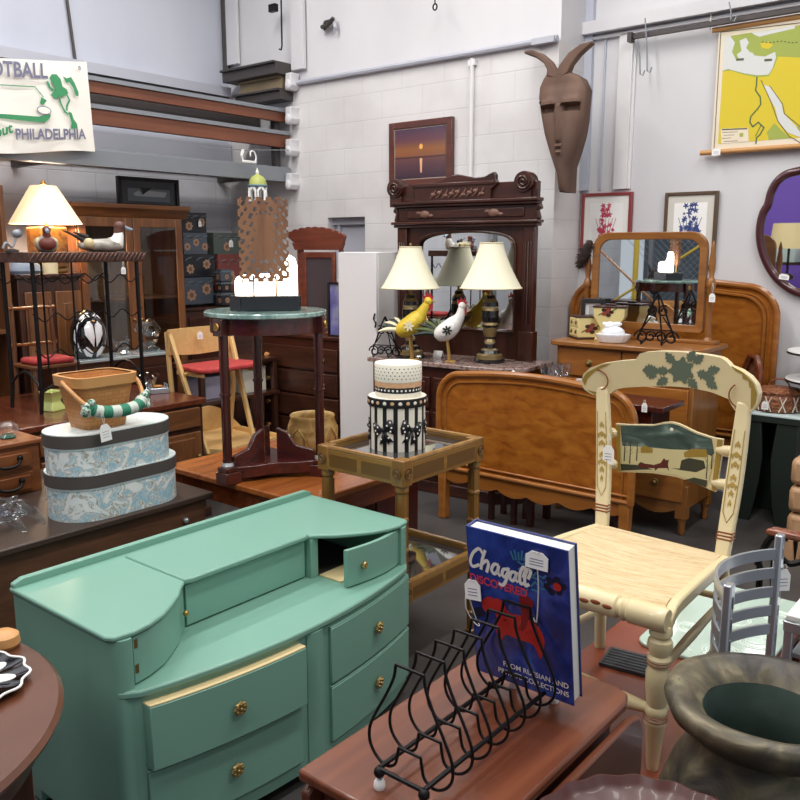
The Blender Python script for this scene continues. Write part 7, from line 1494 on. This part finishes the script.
# seat
def seatf(u, v):
    l, r = FL.lerp(BL,v), FR.lerp(BR,v); p = l.lerp(r,u); z = SZt-.002-.018*math.sin(PI*u)*math.sin(PI*min(1,v*1.1))+ (-.025*(1-v/.08) if v < .08 else 0)
    return (p.x,p.y,z)
mb = MB(); mb.slab(seatf, 20, 24, (0,0,-.03)); obj('rush_seat', mb, 'rush', t, 0, 60)
for P_, Q_ in ((FL,BL),(FR,BR)):
    sx = 1 if P_ is FR else -1; mb = MB(); n = 14; vs = []; fs = []
    for k in range(n+1):
        u = k/n; p = P_.lerp(Q_,u); zt = SZt-.002-(.03*(1-u/.12)**2 if u < .12 else 0)+.006*math.sin(PI*u); vs += [(p.x-.013+sx*.012,p.y,zt-.036),(p.x+.013+sx*.012,p.y,zt-.036),(p.x+.013+sx*.012,p.y,zt),(p.x-.013+sx*.012,p.y,zt)]
        if k: i = 4*k-4; fs += [(i+q,i+4+q,i+4+(q+1)%4,i+(q+1)%4) for q in range(4)]
    fs += [(0,1,2,3),(4*n+3,4*n+2,4*n+1,4*n)]; mb.add(vs,[f[::-1] for f in fs])
    obj('side_rail', mb, 'cream_paint', t, .006, 60)
mb = MB(); mb.turn((FL.x-.02,FL.y-.012,SZt-.03),(FR.x+.02,FR.y-.012,SZt-.03),[(0,.026),(.02,.03),(.2,.03),(.21,.024),(.23,.024),(.24,.029),(.74,.029),(.75,.024),(.77,.024),(.78,.029),(.8,.025),(.81,.03),(.98,.03),(1,.026)],20); fr2 = obj('front_rail', mb, 'cream_paint', t)
mb = MB()
for k in range(7): x = FL.x+.14+k*.03; mb.ball((x,FL.y-.04,SZt-.025+.004*(k%2)),(.014,.003,.006),8,5)
obj('gold_scroll', mb, 'ring_red', fr2)
for P_ in (FL,FR):
    mb = MB(); H = SZt-.05; mb.turn((P_.x,P_.y-.004,0),(P_.x,P_.y,H),[(0,.013),(.05,.016),(.3,.022),(.33,.027),(.35,.027),(.37,.022),(.4,.026),(.43,.026),(.45,.021),(.48,.024),(.6,.029),(.68,.029),(.72,.024),(.74,.028),(.78,.028),(.8,.022),(.86,.03),(.9,.028),(.92,.021),(.94,.027),(.97,.027),(1,.024)],20); l = obj('leg', mb, 'cream_paint', t)
    mb = MB()
    for u in (.36,.385,.745,.765): mb.tube([(P_.x+.0272*math.cos(k*PI/12),P_.y-.004+.004*u+.0272*math.sin(k*PI/12),u*H) for k in range(24)],.0018,5,True)
    obj('painted_rings', mb, 'ring_red', l)
def stretcher(p, q, prof): mb = MB(); mb.turn(p,q,prof,12); obj('stretcher', mb, 'cream_paint', t)
pl_ = [(0,.009),(.5,.013),(1,.009)]
stretcher((FR.x,FR.y,.25),(BR.x,BR.y,.27),pl_); stretcher((FL.x,FL.y,.25),(BL.x,BL.y,.27),pl_); stretcher((FR.x,FR.y,.13),(BR.x,BR.y+.02,.14),pl_); stretcher((FL.x,FL.y,.13),(BL.x,BL.y+.02,.14),pl_)
stretcher((BL.x,BL.y+.01,.29),(BR.x,BR.y+.01,.29),pl_)
stretcher((FL.x,FL.y,.15),(FR.x,FR.y,.15),[(0,.01),(.2,.02),(.26,.017),(.28,.024),(.3,.017),(.36,.026),(.5,.03),(.64,.026),(.7,.017),(.72,.024),(.74,.017),(.8,.02),(1,.01)])
x, z = pc(178,345); tag((x+.03,CY-.045,z+CZ), 0, 'white price tag with writing tied to the landscape panel of the painted chair', .036, .058, .035)
# ------------------------------------------------------------------ silver chair, white table, dark bentwood chair
KA = -.545; TL, TR = on_a(729,588,KA), on_a(780,538,KA)
t = thing('metal_chair', 'silver metal chair with curved slatted back beside the low table', 'chair', (0,0,0)); HS = TL.z
for P_, n_ in ((TL,0),(TR,1)): mb = MB(); mb.bar((KA-.02 if 0 else KA,P_.y,0),(KA,P_.y,P_.z+.01),.03,.02,(1,0,0)); obj('post', mb, 'silver', t, .004)
for k in range(5):
    z = HS-.035-k*.052; mb = MB(); mb.slab(lambda u, v: (KA-.09*math.sin(PI*u)**.8+.005, TL.y+(TR.y-TL.y)*u, z-.014+.03*v-.0), 18, 1, (.008,0,0)); obj('back_slat', mb, 'silver', t, .001, 60)
sz_ = .44
for k in range(6): y = TL.y+.03+k*(TR.y-TL.y-.06)/5; mb = MB(); mb.box(KA+.02,y-.022,sz_,KA+.4,y+.022,sz_+.015); obj('seat_slat', mb, 'silver', t, .003)
mb = MB(); mb.box(KA,TL.y,sz_-.02,KA+.4,TL.y+.02,sz_).box(KA,TR.y-.02,sz_-.02,KA+.4,TR.y,sz_).box(KA+.38,TL.y,sz_-.02,KA+.4,TR.y,sz_); obj('seat_frame', mb, 'silver', t, .003)
for P_ in (TL,TR): mb = MB(); mb.bar((KA+.39,P_.y+(-.01 if P_ is TR else .01),0),(KA+.39,P_.y+(-.01 if P_ is TR else .01),sz_-.02),.02,.02); obj('leg', mb, 'silver', t, .003)
tag((KA-.004+.02, on_a(781,565,KA).y-.03, on_a(781,560,KA).z), 40, 'white price tag with writing hanging on the silver chair back', .036, .058, .015)
WX, WY = -.5, 2.47; wz = .72
a = on_b(786,614,2.45); wz = a.z; t = thing('white_table', 'white topped metal table with slatted shelf behind the silver chair at the right edge', 'table', (max(a.x,-.6),2.45,0))
mb = MB(); mb.box(0,0,wz-.02,.4,.5,wz); obj('top', mb, 'white_gloss', t, .004); mb = MB(); mb.box(-.004,-.006,wz-.05,.404,.0,wz-.02).box(-.006,0,wz-.05,0,.5,wz-.02); obj('edge_rail', mb, 'silver', t, .002)
for k in range(6): mb = MB(); mb.box(.02+k*.065,0.01,wz-.13,.06+k*.065,.49,wz-.115); obj('shelf_slat', mb, 'silver', t, .002)
for x in (.01,.39):
    for y in (.01,.49): mb = MB(); mb.box(x-.012,y-.012,0,x+.012,y+.012,wz-.02); obj('leg', mb, 'silver', t, .002)
bb_ = 3.25; q = on_b(786,545,bb_); t = thing('bentwood_chair', 'dark bentwood chair with brown wooden arm at the right edge', 'chair', (q.x,bb_,0)); zz = on_b(790,533,bb_).z
mb = MB(); mb.prism([(-.08,0),(.3,0),(.3,.05),(-.06,.05)], zz-.03, zz, 'z'); obj('arm', mb, 'cherry', t, .01); mb = MB(); mb.tube(spline([(-.09,.02,0),(-.09,.02,.4),(-.1,.02,zz-.15),(-.06,.02,zz-.04),(.0,.02,zz-.03)],5),.013,8); obj('bentwood_leg', mb, 'black_iron', t)
mb = MB(); mb.tube(spline([(.02,0,0),(-.02,-.02,.3),(-.03,-.02,.5),(.02,0,zz-.12),(.1,.02,zz-.08)],5),.012,8); obj('bentwood_leg', mb, 'black_iron', t); mb = MB(); mb.lathe([(.2,.42),(.2,.45)],28,(.2,.25,0)); obj('seat', mb, 'dark_wood', t, .004)
for x in (.05,.35): mb = MB(); mb.tube([(x,.42,0),(x,.42,.45)],.013,8); obj('leg', mb, 'black_iron', t)
mb = MB(); mb.tube([(.38,.06,0),(.36,.1,.43)],.013,8); obj('leg', mb, 'black_iron', t)
# ------------------------------------------------------------------ bronze urn on a stool
UZ = .93; a, n_, f_ = on_z(668,692,UZ), on_z(735,746,UZ), on_z(742,650,UZ)
ur = .16; uc = Vector((-.33,1.36,0)); 
blotch('bronze', [(.3,'262422'),(.42,'443F39'),(.52,'56503F'),(.6,'6E6450'),(.68,'8C8468'),(.72,'5A5344')], 11, .42, 12, .5, metal=.4, dist=.9); blotch('verdigris', [(.35,'4A5A52'),(.6,'66786E'),(.8,'84968A')], 7, .6, 8, .3, metal=.1)
SH = .36; t = thing('urn', 'large dark bronze urn with wide rolled rim at the lower right', 'urn', (uc.x,uc.y,SH)); UH = UZ-SH
mb = MB(); mb.lathe([(0,0),(.1,0),(.12,.02),(.16,.1),(.18,.2),(.18,.28),(.168,.36),(.148,.42),(.125,.46),(.115,.49),(.117,.51),(.13,.525)],56,wob=lambda q: .012*math.sin(3*q)+.006*math.sin(7*q),cap=False); obj('body', mb, 'bronze', t, smooth=80)
mb = MB(); mb.lathe([(.118,.5),(.135,.518),(.156,.534),(ur+.003,UH-.018),(ur,UH-.007),(ur-.014,UH),(.135,UH-.003),(.116,UH-.016),(.1,UH-.034)],56,wob=lambda q: .008*math.sin(5*q)+.006*math.sin(11*q+1),cap=False); obj('rim', mb, 'bronze', t, smooth=80)
mb = MB(); mb.lathe([(0,.05),(.1,.06),(.155,UH-.3),(.12,UH-.14),(.1,UH-.08),(.1,UH-.034)],48,cap=False); obj('inside', mb, 'verdigris', t, smooth=80)
t = thing('stool', 'low dark wooden stool under the bronze urn', 'stool', (uc.x,uc.y,0)); mb = MB(); mb.lathe([(.15,SH-.03),(.155,SH-.01),(.15,SH),(0,SH)],32); obj('seat', mb, 'dark_wood', t, .003)
for k in range(4): a_ = R(45+90*k); mb = MB(); mb.tube([(.14*math.cos(a_),.14*math.sin(a_),0),(.1*math.cos(a_),.1*math.sin(a_),SH-.03)],.018,10); obj('leg', mb, 'dark_wood_z', t)
# pie crust tray on a little table
YZ = .85; f_ = on_z(655,776,YZ); YR = .165; yc = Vector((-.42,f_.y-YR*.98,0)); dirv = Vector((f_.x,f_.y,0)).normalized(); yc = Vector((f_.x,f_.y,0))-dirv*YR*1.0
t = thing('pie_crust_table', 'small dark red table with scalloped pie crust edge at the bottom', 'table', (yc.x,yc.y,0)); blotch('ox_wood', [(.3,'3C1C1A'),(.6,'4C2622'),(.8,'5A302A')], 4, .4, 6, vec=(1,.3,1), coat=.1)
ws = lambda q: .018*math.cos(18*q)
mb = MB(); mb.lathe([(0,YZ-.03),(YR-.02,YZ-.03),(YR,YZ-.015),(YR+.002,YZ-.004),(YR-.006,YZ),(YR-.014,YZ-.008),(YR-.022,YZ-.016),(0,YZ-.016)],144,wob=ws); obj('top', mb, 'ox_wood', t, smooth=50)
mb = MB(); mb.lathe([(.04,.1),(.045,.2),(.025,.3),(.03,.45),(.045,.52),(.025,.58),(.05,YZ-.03)],20); obj('pedestal', mb, 'mahogany', t)
for k in range(3): a_ = R(90+120*k); mb = MB(); mb.tube(spline([(.02*math.cos(a_),.02*math.sin(a_),.16),(.08*math.cos(a_),.08*math.sin(a_),.13),(.13*math.cos(a_),.13*math.sin(a_),.04),(.16*math.cos(a_),.16*math.sin(a_),.015)],4),.016,8); obj('leg', mb, 'mahogany', t)
# ------------------------------------------------------------------ drop leaf table
DZ = .74; dx0, dx1, dy0, dy1 = -.99, -.632, .925, 1.555
t = thing('drop_leaf_table', 'reddish brown drop leaf table with folded leaf in the front', 'table', (dx0,dy0,0)); w, d_ = dx1-dx0, dy1-dy0
blotch('leaf_table', [(.25,'532A1B'),(.5,'693823'),(.75,'7B452B')], 5, .3, 7, vec=(4,.35,1), coat=.2, dist=.4); blotch('leaf_table_dark', [(.3,'4A2317'),(.7,'5E3020')], 5, .3, 6, vec=(4,.35,1))
pl2 = [(0,0),(w-.03,0),(w-.009,.006),(w,.03),(w,d_-.05),(w-.012,d_-.015),(w-.045,d_),(.02,d_),(0,d_-.02)]
mb = MB(); mb.prism(pl2, DZ-.022, DZ, 'z'); obj('top', mb, 'leaf_table', t, .006, 50)
mb = MB(); mb.box(.035,.03,DZ-.13,w-.04,d_-.03,DZ-.022); obj('apron', mb, 'leaf_table_dark', t, .003)
mb = MB(); mb.prism([(.02,DZ-.028),(d_-.06,DZ-.028),(d_-.02,DZ-.04),(d_,DZ-.08),(d_,DZ-.36),(d_-.02,DZ-.4),(d_-.06,DZ-.42),(.05,DZ-.42),(.01,DZ-.4),(0,DZ-.36),(0,DZ-.04)], w+.002, w+.02, 'x'); obj('drop_leaf', mb, 'leaf_table', t, .005)
mb = MB(); mb.prism([(.02,DZ-.028),(d_-.06,DZ-.028),(d_,DZ-.08),(d_,DZ-.36),(d_-.06,DZ-.42),(.05,DZ-.42),(0,DZ-.36),(0,DZ-.04)], .006, .026, 'x'); obj('drop_leaf', mb, 'leaf_table_dark', t, .005)
for x in (.06,w-.065):
    for y in (.055,d_-.055): mb = MB(); mb.box(x-.024,y-.024,DZ-.16,x+.024,y+.024,DZ-.03); mb.lathe([(.013,0),(.016,.04),(.022,.3),(.026,.5),(.02,.53),(.026,.55),(.022,DZ-.16)],14,(x,y,0)); obj('leg', mb, 'leaf_table_dark', t, .002)
# wire rack
ra_, rb_ = -.835, -.735; ry0 = .99; STEP = .056; NL = 7
t = thing('wire_rack', 'black wire plate rack with teardrop dividers on the drop leaf table', 'rack', (0,0,DZ))
f0 = on_z(390,768,DZ+.03); xc = -.795
for x in (xc-.048,xc+.048):
    mb = MB(); mb.tube([(x,ry0-.012,.038),(x,ry0+STEP*NL+.03,.038)],.0045,8); obj('rail', mb, 'black_iron', t)
for yy in (ry0-.012,ry0+STEP*NL+.03): mb = MB(); mb.tube([(xc-.05,yy,.036),(xc+.05,yy,.036)],.0042,8); obj('cross_bar', mb, 'black_iron', t)
for x in (xc-.048,xc+.048):
    for yy in (ry0-.012,ry0+STEP*NL+.03):
        mb = MB(); mb.ball((x,yy,.03),(.01,.01,.011)); f = obj('foot', mb, 'black_iron', t); mb = MB(); mb.lathe([(.0095,0),(.0105,.004),(.0095,.012),(.006,.018)],14,(x,yy,0)); obj('rubber_cap', mb, 'white_gloss', f, label='white rubber foot cap')
for k in range(NL):
    y = ry0+.01+k*STEP; prof = [(.03,.225),(.034,.2),(.05,.165),(.072,.125),(.088,.09),(.088,.06),(.072,.038),(.05,.03),(.032,.04),(.026,.06),(.024,.075)]
    mb = MB(); r_ = spline([(p[0],0,p[1]) for p in prof],4); pts = [(xc+p.x,y,p.z) for p in r_]; ptl = [(xc-p.x,y,p.z) for p in reversed(r_)]
    mb.tube(pts+ptl,.0028,8,True); obj('divider', mb, 'black_iron', t)
# book
BY = 1.372; bl_, br_, tl_, tr_ = on_b(478,668,BY), on_b(574,706,BY), on_b(463,522,BY+.03), on_b(578,543,BY+.03)
bw = br_.x-bl_.x; bh = .335; bt = .036; bx = bl_.x
t = thing('art_book', 'large blue hardback art book with red painted cover standing in the wire rack', 'book', (bx,BY,DZ+.033)); TIL = R(8.5); t.rotation_euler = (TIL,0,0)
bw += .0
plain('book_blue','1F3178',.3,0,.3); m, nt, b = base('cover_blue'); f = noise(nt, 12, 6, (1,1,1), 1); nt.links.new(ramp(nt, f, [(.3,'16235A'),(.5,'24398C'),(.65,'3450A8'),(.8,'5A7CC4')]), b.inputs['Base Color']); b.inputs['Roughness'].default_value = .25; b.inputs['Coat Weight'].default_value = .3
plain('book_red_paint','C4302A',.35); plain('book_red_text','D8405A',.4); plain('pages','ECE9E2',.7); plain('book_dark','141A34',.4); plain('teal_daub','3E7E9C',.4); plain('red_dark','8A2020',.4)
mb = MB(); mb.box(0,0,0,bw,.003,bh).box(0,bt-.003,0,bw,bt,bh); mb.box(-.003,0,0,.001,bt,bh); mb.i = 1; mb.box(.0,-.0006,.0,bw,0,bh); obj('cover', mb, ['book_blue','cover_blue'], t, .001)
mb = MB(); mb.box(.002,.003,.004,bw-.004,bt-.003,bh-.004); obj('pages', mb, 'pages', t)
Z_ = lambda L: [((x-48)/(412-48)*bw+ (0), 0) for x, y in L]
def bkp(x, y):   # from the zoomed cover (545x800 view): left edge 48..100, right edge 413..440
    yl0, yl1, yr0, yr1 = 85, 640, 155, 755
    u = (x-(48+(y-85)/(640-85)*52))/((413+(y-155)/600*27)-(48+(y-85)/555*52)); yt = yl0+(yr0-yl0)*u; yb = yl1+(yr1-yl1)*u
    return (u*bw, (1-(y-yt)/(yb-yt))*bh)
bq = lambda L: [bkp(*p) for p in L]
D = -.0012
mb = MB()
sm_ = lambda L: [(p.x,p.y) for p in spline([(x,z,0) for x, z in bq(L)],4,True)]
mb.flat(sm_([(150,370),(165,350),(190,362),(215,402),(260,412),(310,440),(335,480),(340,520),(328,575),(314,545),(295,518),(250,505),(205,490),(186,515),(168,480),(170,430)]), d=D)
mb.flat(sm_([(112,365),(135,345),(160,355),(165,385),(140,405),(118,395)]), d=D-.0002); mb.i = 1; mb.flat(sm_([(250,335),(280,335),(300,360),(288,395),(276,455),(256,465),(258,400)]), d=D-.0003)
mb.i = 2
for k in range(16): x, z = bkp(285+40*math.sin(k*2.1)+k, 195+8*k); mb.stroke([(x-.006,z-.004*math.cos(k)),(x+.004,z+.008*math.sin(k*1.7)),(x+.01,z+.002)], .004, D+.0003)
for k in range(5): x, z = bkp(228+9*k,200); mb.stroke([(x,z),(x+.006*(k-2)/2,z+.016+.004*(k%2))], .004, D+.0003)
mb.i = 0
for k in range(12): x, z = bkp(190+11*k,430+6*k+14*math.sin(k*2)); mb.stroke([(x-.008,z-.003),(x+.008,z+.004*math.sin(k))], .006, D-.0001)
mb.i = 3; mb.flat(bq([(75,395),(110,385),(125,420),(95,430)]), d=D); mb.i = 0; mb.flat(ell(*bkp(380,290),.009,.009,10), d=D-.0004); mb.i = 3
for k in range(6): x, z = bkp(372+26*math.cos(k),288+24*math.sin(k)); mb.flat(ell(x,z,.008,.008,8), d=D-.0002)
obj('cover_art', mb, ['book_red_paint','red_dark','teal_daub','book_dark'], t, smooth=0)
mb = MB(); wS = .0068
def st(L, wd=wS): mb.stroke([( p[0], p[1]) for p in spline2(bq(L))], wd, D-.0012)
def spline2(L): return [(p.x,p.y) for p in spline([(x,z,0) for x, z in L],5)]
st([(112,180),(98,165),(76,182),(66,212),(76,232),(100,225)]); st([(122,172),(112,205),(108,240)]); st([(108,225),(128,208),(136,222),(130,250)])
st([(172,222),(158,220),(148,240),(158,256),(170,245),(174,226),(172,250),(180,262)]); st([(206,236),(192,238),(188,256),(198,266),(208,250)]); st([(210,232),(206,268),(192,296),(178,292)])
st([(236,246),(222,246),(216,266),(226,278),(236,264),(240,246),(237,270),(244,280)]); st([(264,262),(272,232),(262,226),(252,252),(254,284),(264,286)]); st([(282,266),(290,240),(280,232),(270,260),(272,292),(284,288)])
obj('title_script', mb, 'dot_white', t, smooth=0)
mb = MB(); xa, za = bkp(66,278); xb, zb_ = bkp(280,322); letters(mb, 'DISCOVERED', xa, za-.006, xb-xa, .019, D-.001, .03); obj('title_text', mb, 'book_red_text', t, smooth=0)
mb = MB(); letters(mb, 'FROM RUSSIAN AND', bw*.3, .036, bw*.66, .012, D-.001, .015); letters(mb, 'PRIVATE COLLECTIONS', bw*.24, .017, bw*.72, .012, D-.001, .015); obj('subtitle_text', mb, 'dot_white', t, smooth=0)
def on_book(px_, py_, o=.002):
    r = Vector(ray(px_,py_)); n = Vector((0,-math.cos(TIL),-math.sin(TIL))); p0 = Vector((bx,BY,DZ+.033))+n*o; c0 = Vector((0,0,CAM_H)); return c0+r*((p0-c0).dot(n)/r.dot(n))
def btag(px_, py_, lab, w, h, tilt, s_):
    q = on_book(px_,py_,.004); g = tag((q.x,q.y-.0,q.z), 0, lab, w, h, s_, tilt); return g
btag(537,552, 'larger white price tag with writing tied at the upper right of the blue book', .048, .034, 0, .0)
btag(472,580, 'smaller white price tag with writing tied at the left edge of the blue book', .038, .042, -6, .0)
q = on_book(536,557,.006); q2 = on_book(535,620,.006); mb = MB(); mb.tube(spline([q,q.lerp(q2,.4)+Vector((.006,0,0)),q2+Vector((.004,0,0)),q2+Vector((-.004,0,.004))],5),.0012,5); single('tag_string', mb, 'string', 'loose white tag string hanging down the front of the blue book', 'string')
q = on_book(466,590,.006); q2 = on_book(474,622,.006); mb = MB(); mb.tube(spline([q,q.lerp(q2,.6)+Vector((-.012,0,0)),q2,q2+Vector((.014,0,-.004)),q2+Vector((.004,0,.012)),q+Vector((.006,0,-.01))],5),.0012,5); single('tag_string', mb, 'string', 'knotted white tag string at the left edge of the blue book', 'string')

# ------------------------------------------------------------------ things on the far side, seen only in the mirrors
def mir(px_, py_, yb):     # where the sight line goes after the swing mirror
    r = Vector(ray(px_,py_)); n = Vector((-sa_,ca_,0)); o0 = DO.location; d = (o0.x*n.x+o0.y*n.y)+MY; k = d/(r.dot(n)); p = r*k+Vector((0,0,CAM_H)); r2 = r-2*r.dot(n)*n; return p+r2*((yb-p.y)/r2.y)
ca_, sa_ = math.cos(DO.rotation_euler.z), math.sin(DO.rotation_euler.z)
t = thing('chain_link_screen', 'grey chain link screen reflected in the swing mirror', 'screen', (0,-2.2,0)); mb = MB(); L_ = 2.4
for k in range(34): x = k*.1; mb.bar((x,0,0.0),(min(L_,x+2.6),0,min(2.6,L_-x)),.006,.006); mb.bar((x,0.0,2.6),(min(L_,x+2.6),0,2.6-min(2.6,L_-x)),.006,.006)
obj('wire_mesh', mb, 'grey_steel', t); 
for x in (0,L_*.5,L_): mb = MB(); mb.box(x-.03,-.03,0,x+.03,.03,2.7); obj('post', mb, 'grey_steel', t)
t.location.x = max(-6.33, mir(650,280,-2.2).x-1.2)
a, b2 = mir(636,262,-1.6), mir(636,320,-1.6); mb = MB(); mb.tube([(a.x,-1.6,0),(a.x,-1.6,2.8)],.04,10); plain('bamboo','C2A63A',.4); single('bamboo_pole', mb, 'bamboo', 'yellow bamboo pole reflected in the swing mirror', 'pole')
for (p_, q_), lab in ((((602,252),(655,303)),'brown stick reflected falling to the right in the swing mirror'),(((612,302),(700,246)),'pale stick reflected rising to the right in the swing mirror')):
    a, b2 = mir(*p_,-1.2), mir(*q_,-1.2); mb = MB(); d_ = (b2-a); mb.tube([a-d_*.4,b2+d_*.2],.018,8); single('pole', mb, 'honey' if 'brown' in lab else 'bamboo', lab, 'pole')
a = mir(655,282,-.9); t = thing('carved_mask', 'dark carved mask reflected in the swing mirror', 'mask', (a.x,-.9,a.z-.17), 180); mb = MB(); mb.ball((0,0,.17),(.11,.06,.17)); mb.ball((0,-.06,.15),(.03,.03,.05)); mb.turn((-.07,0,.3),(-.1,0,.4),[(0,.025),(1,.005)]); mb.turn((.07,0,.3),(.1,0,.4),[(0,.025),(1,.005)]); obj('face', mb, 'mask_dark', t)
mb = MB(); mb.ball((-.045,-.05,.2),.018); mb.ball((.045,-.05,.2),.018); mb.ball((0,-.055,.08),(.05,.015,.015)); obj('eyes', mb, 'gold_paint', t); mb = MB(); mb.tube([(0,0,-a.z+.17),(0,0,.03)],.015); obj('stand', mb, 'black_iron', t)
a = mir(672,322,-.6); t = thing('white_lamp', 'white globe lamp reflected in the swing mirror', 'lamp', (a.x,-.6,0)); mb = MB(); mb.lathe([(.16,a.z-.08),(.19,a.z),(.15,a.z+.1),(.05,a.z+.16),(0,a.z+.17)],28); obj('lamp_shade', mb, 'milk_glass', t); mb = MB(); mb.lathe([(.12,0),(.12,.03),(.02,.05),(.02,a.z-.08)],20); obj('base', mb, 'black_iron', t)
t = thing('dark_cabinet', 'dark cabinet reflected at the bottom of the swing mirror', 'cabinet', (mir(650,320,-1.3).x-.8,-1.5,0)); mb = MB(); mb.box(0,0,0,1.6,.4,.9); obj('body', mb, 'walnut', t, .004); mb = MB(); mb.box(-.02,-.02,.9,1.62,.42,.93); obj('top', mb, 'walnut', t, .004)
def mir2(px_, py_, yb): q = on_b(px_,py_,2*(WR-.03)-yb); return Vector((q.x,yb,q.z))
a = mir2(790,236,-.4); t = thing('drum_lamp', 'tan drum shade lamp reflected in the scalloped mirror', 'lamp', (a.x,-.4,0)); mb = MB(); mb.lathe([(.24,a.z-.16),(.21,a.z+.16)],32,cap=False); obj('lamp_shade', mb, 'raw_pine', t); mb = MB(); mb.lathe([(.1,0),(.1,.03),(.015,.05),(.015,a.z+.1)],16); obj('base', mb, 'black_iron', t)
a = mir2(790,195,-1.9); mb = MB(); mb.box(-.5,-.03,0,.7,.03,a.z+.35); single('purple_screen', mb, 'purple_paint', 'purple upright panel reflected in the scalloped mirror', 'screen', (a.x,-1.9,0))
a = mir2(788,262,-.9); t = thing('console_table', 'dark table with pale blue box reflected in the scalloped mirror', 'table', (a.x,-1.0,0)); mb = MB(); mb.box(-.4,-.25,a.z-.04,.5,.25,a.z); obj('top', mb, 'dark_wood', t)
for x in (-.36,.46): mb = MB(); mb.box(x-.03,-.2,0,x+.03,.2,a.z-.04); obj('leg', mb, 'dark_wood_z', t)
mb = MB(); mb.box(-.25,-.2,0,.1,.2,.3); single('blue_box', mb, 'hat_trim', 'pale blue box on the table reflected in the scalloped mirror', 'box', (a.x,-1.0,a.z))
b_ = mir2(779,212,-1.4); mb = MB(); mb.ball((0,0,.18),(.2,.12,.18),12,8); single('pink_vase', mb, 'peach', 'peach coloured round vase reflected in the scalloped mirror', 'vase', (a.x+.35,-1.0,a.z))
# ------------------------------------------------------------------ light
def area(name, loc, sx, sy, e, col=(1,.985,.96)):
    l = bpy.data.lights.new(name, 'AREA'); l.shape = 'RECTANGLE'; l.size = sx; l.size_y = sy; l.energy = e; l.color = col; o = bpy.data.objects.new(name, l); C.objects.link(o); o.location = loc; return o
for i, (x, y) in enumerate(((-.6,1.0),(-.6,3.6),(-2.9,1.0),(-2.9,3.5),(-4.9,1.0),(-4.9,3.3),(1.3,2.6),(-1.0,-2.2),(-4.0,-2.2))): area('ceiling_tube', (x,y,CE-.12), .25, 2.2, 56)
wd = bpy.data.worlds.new('world'); S.world = wd; wd.use_nodes = True; wd.node_tree.nodes['Background'].inputs[0].default_value = (.86,.92,1,1); wd.node_tree.nodes['Background'].inputs[1].default_value = .6
S.view_settings.view_transform = 'Standard'; S.view_settings.look = 'None'; S.view_settings.gamma = 1; S.view_settings.use_curve_mapping = False; S.view_settings.exposure = 0
S.cycles.max_bounces = 8; S.cycles.transparent_max_bounces = 40; S.cycles.use_denoising = True; S.cycles.caustics_reflective = False; S.cycles.caustics_refractive = False; S.cycles.sample_clamp_indirect = 6
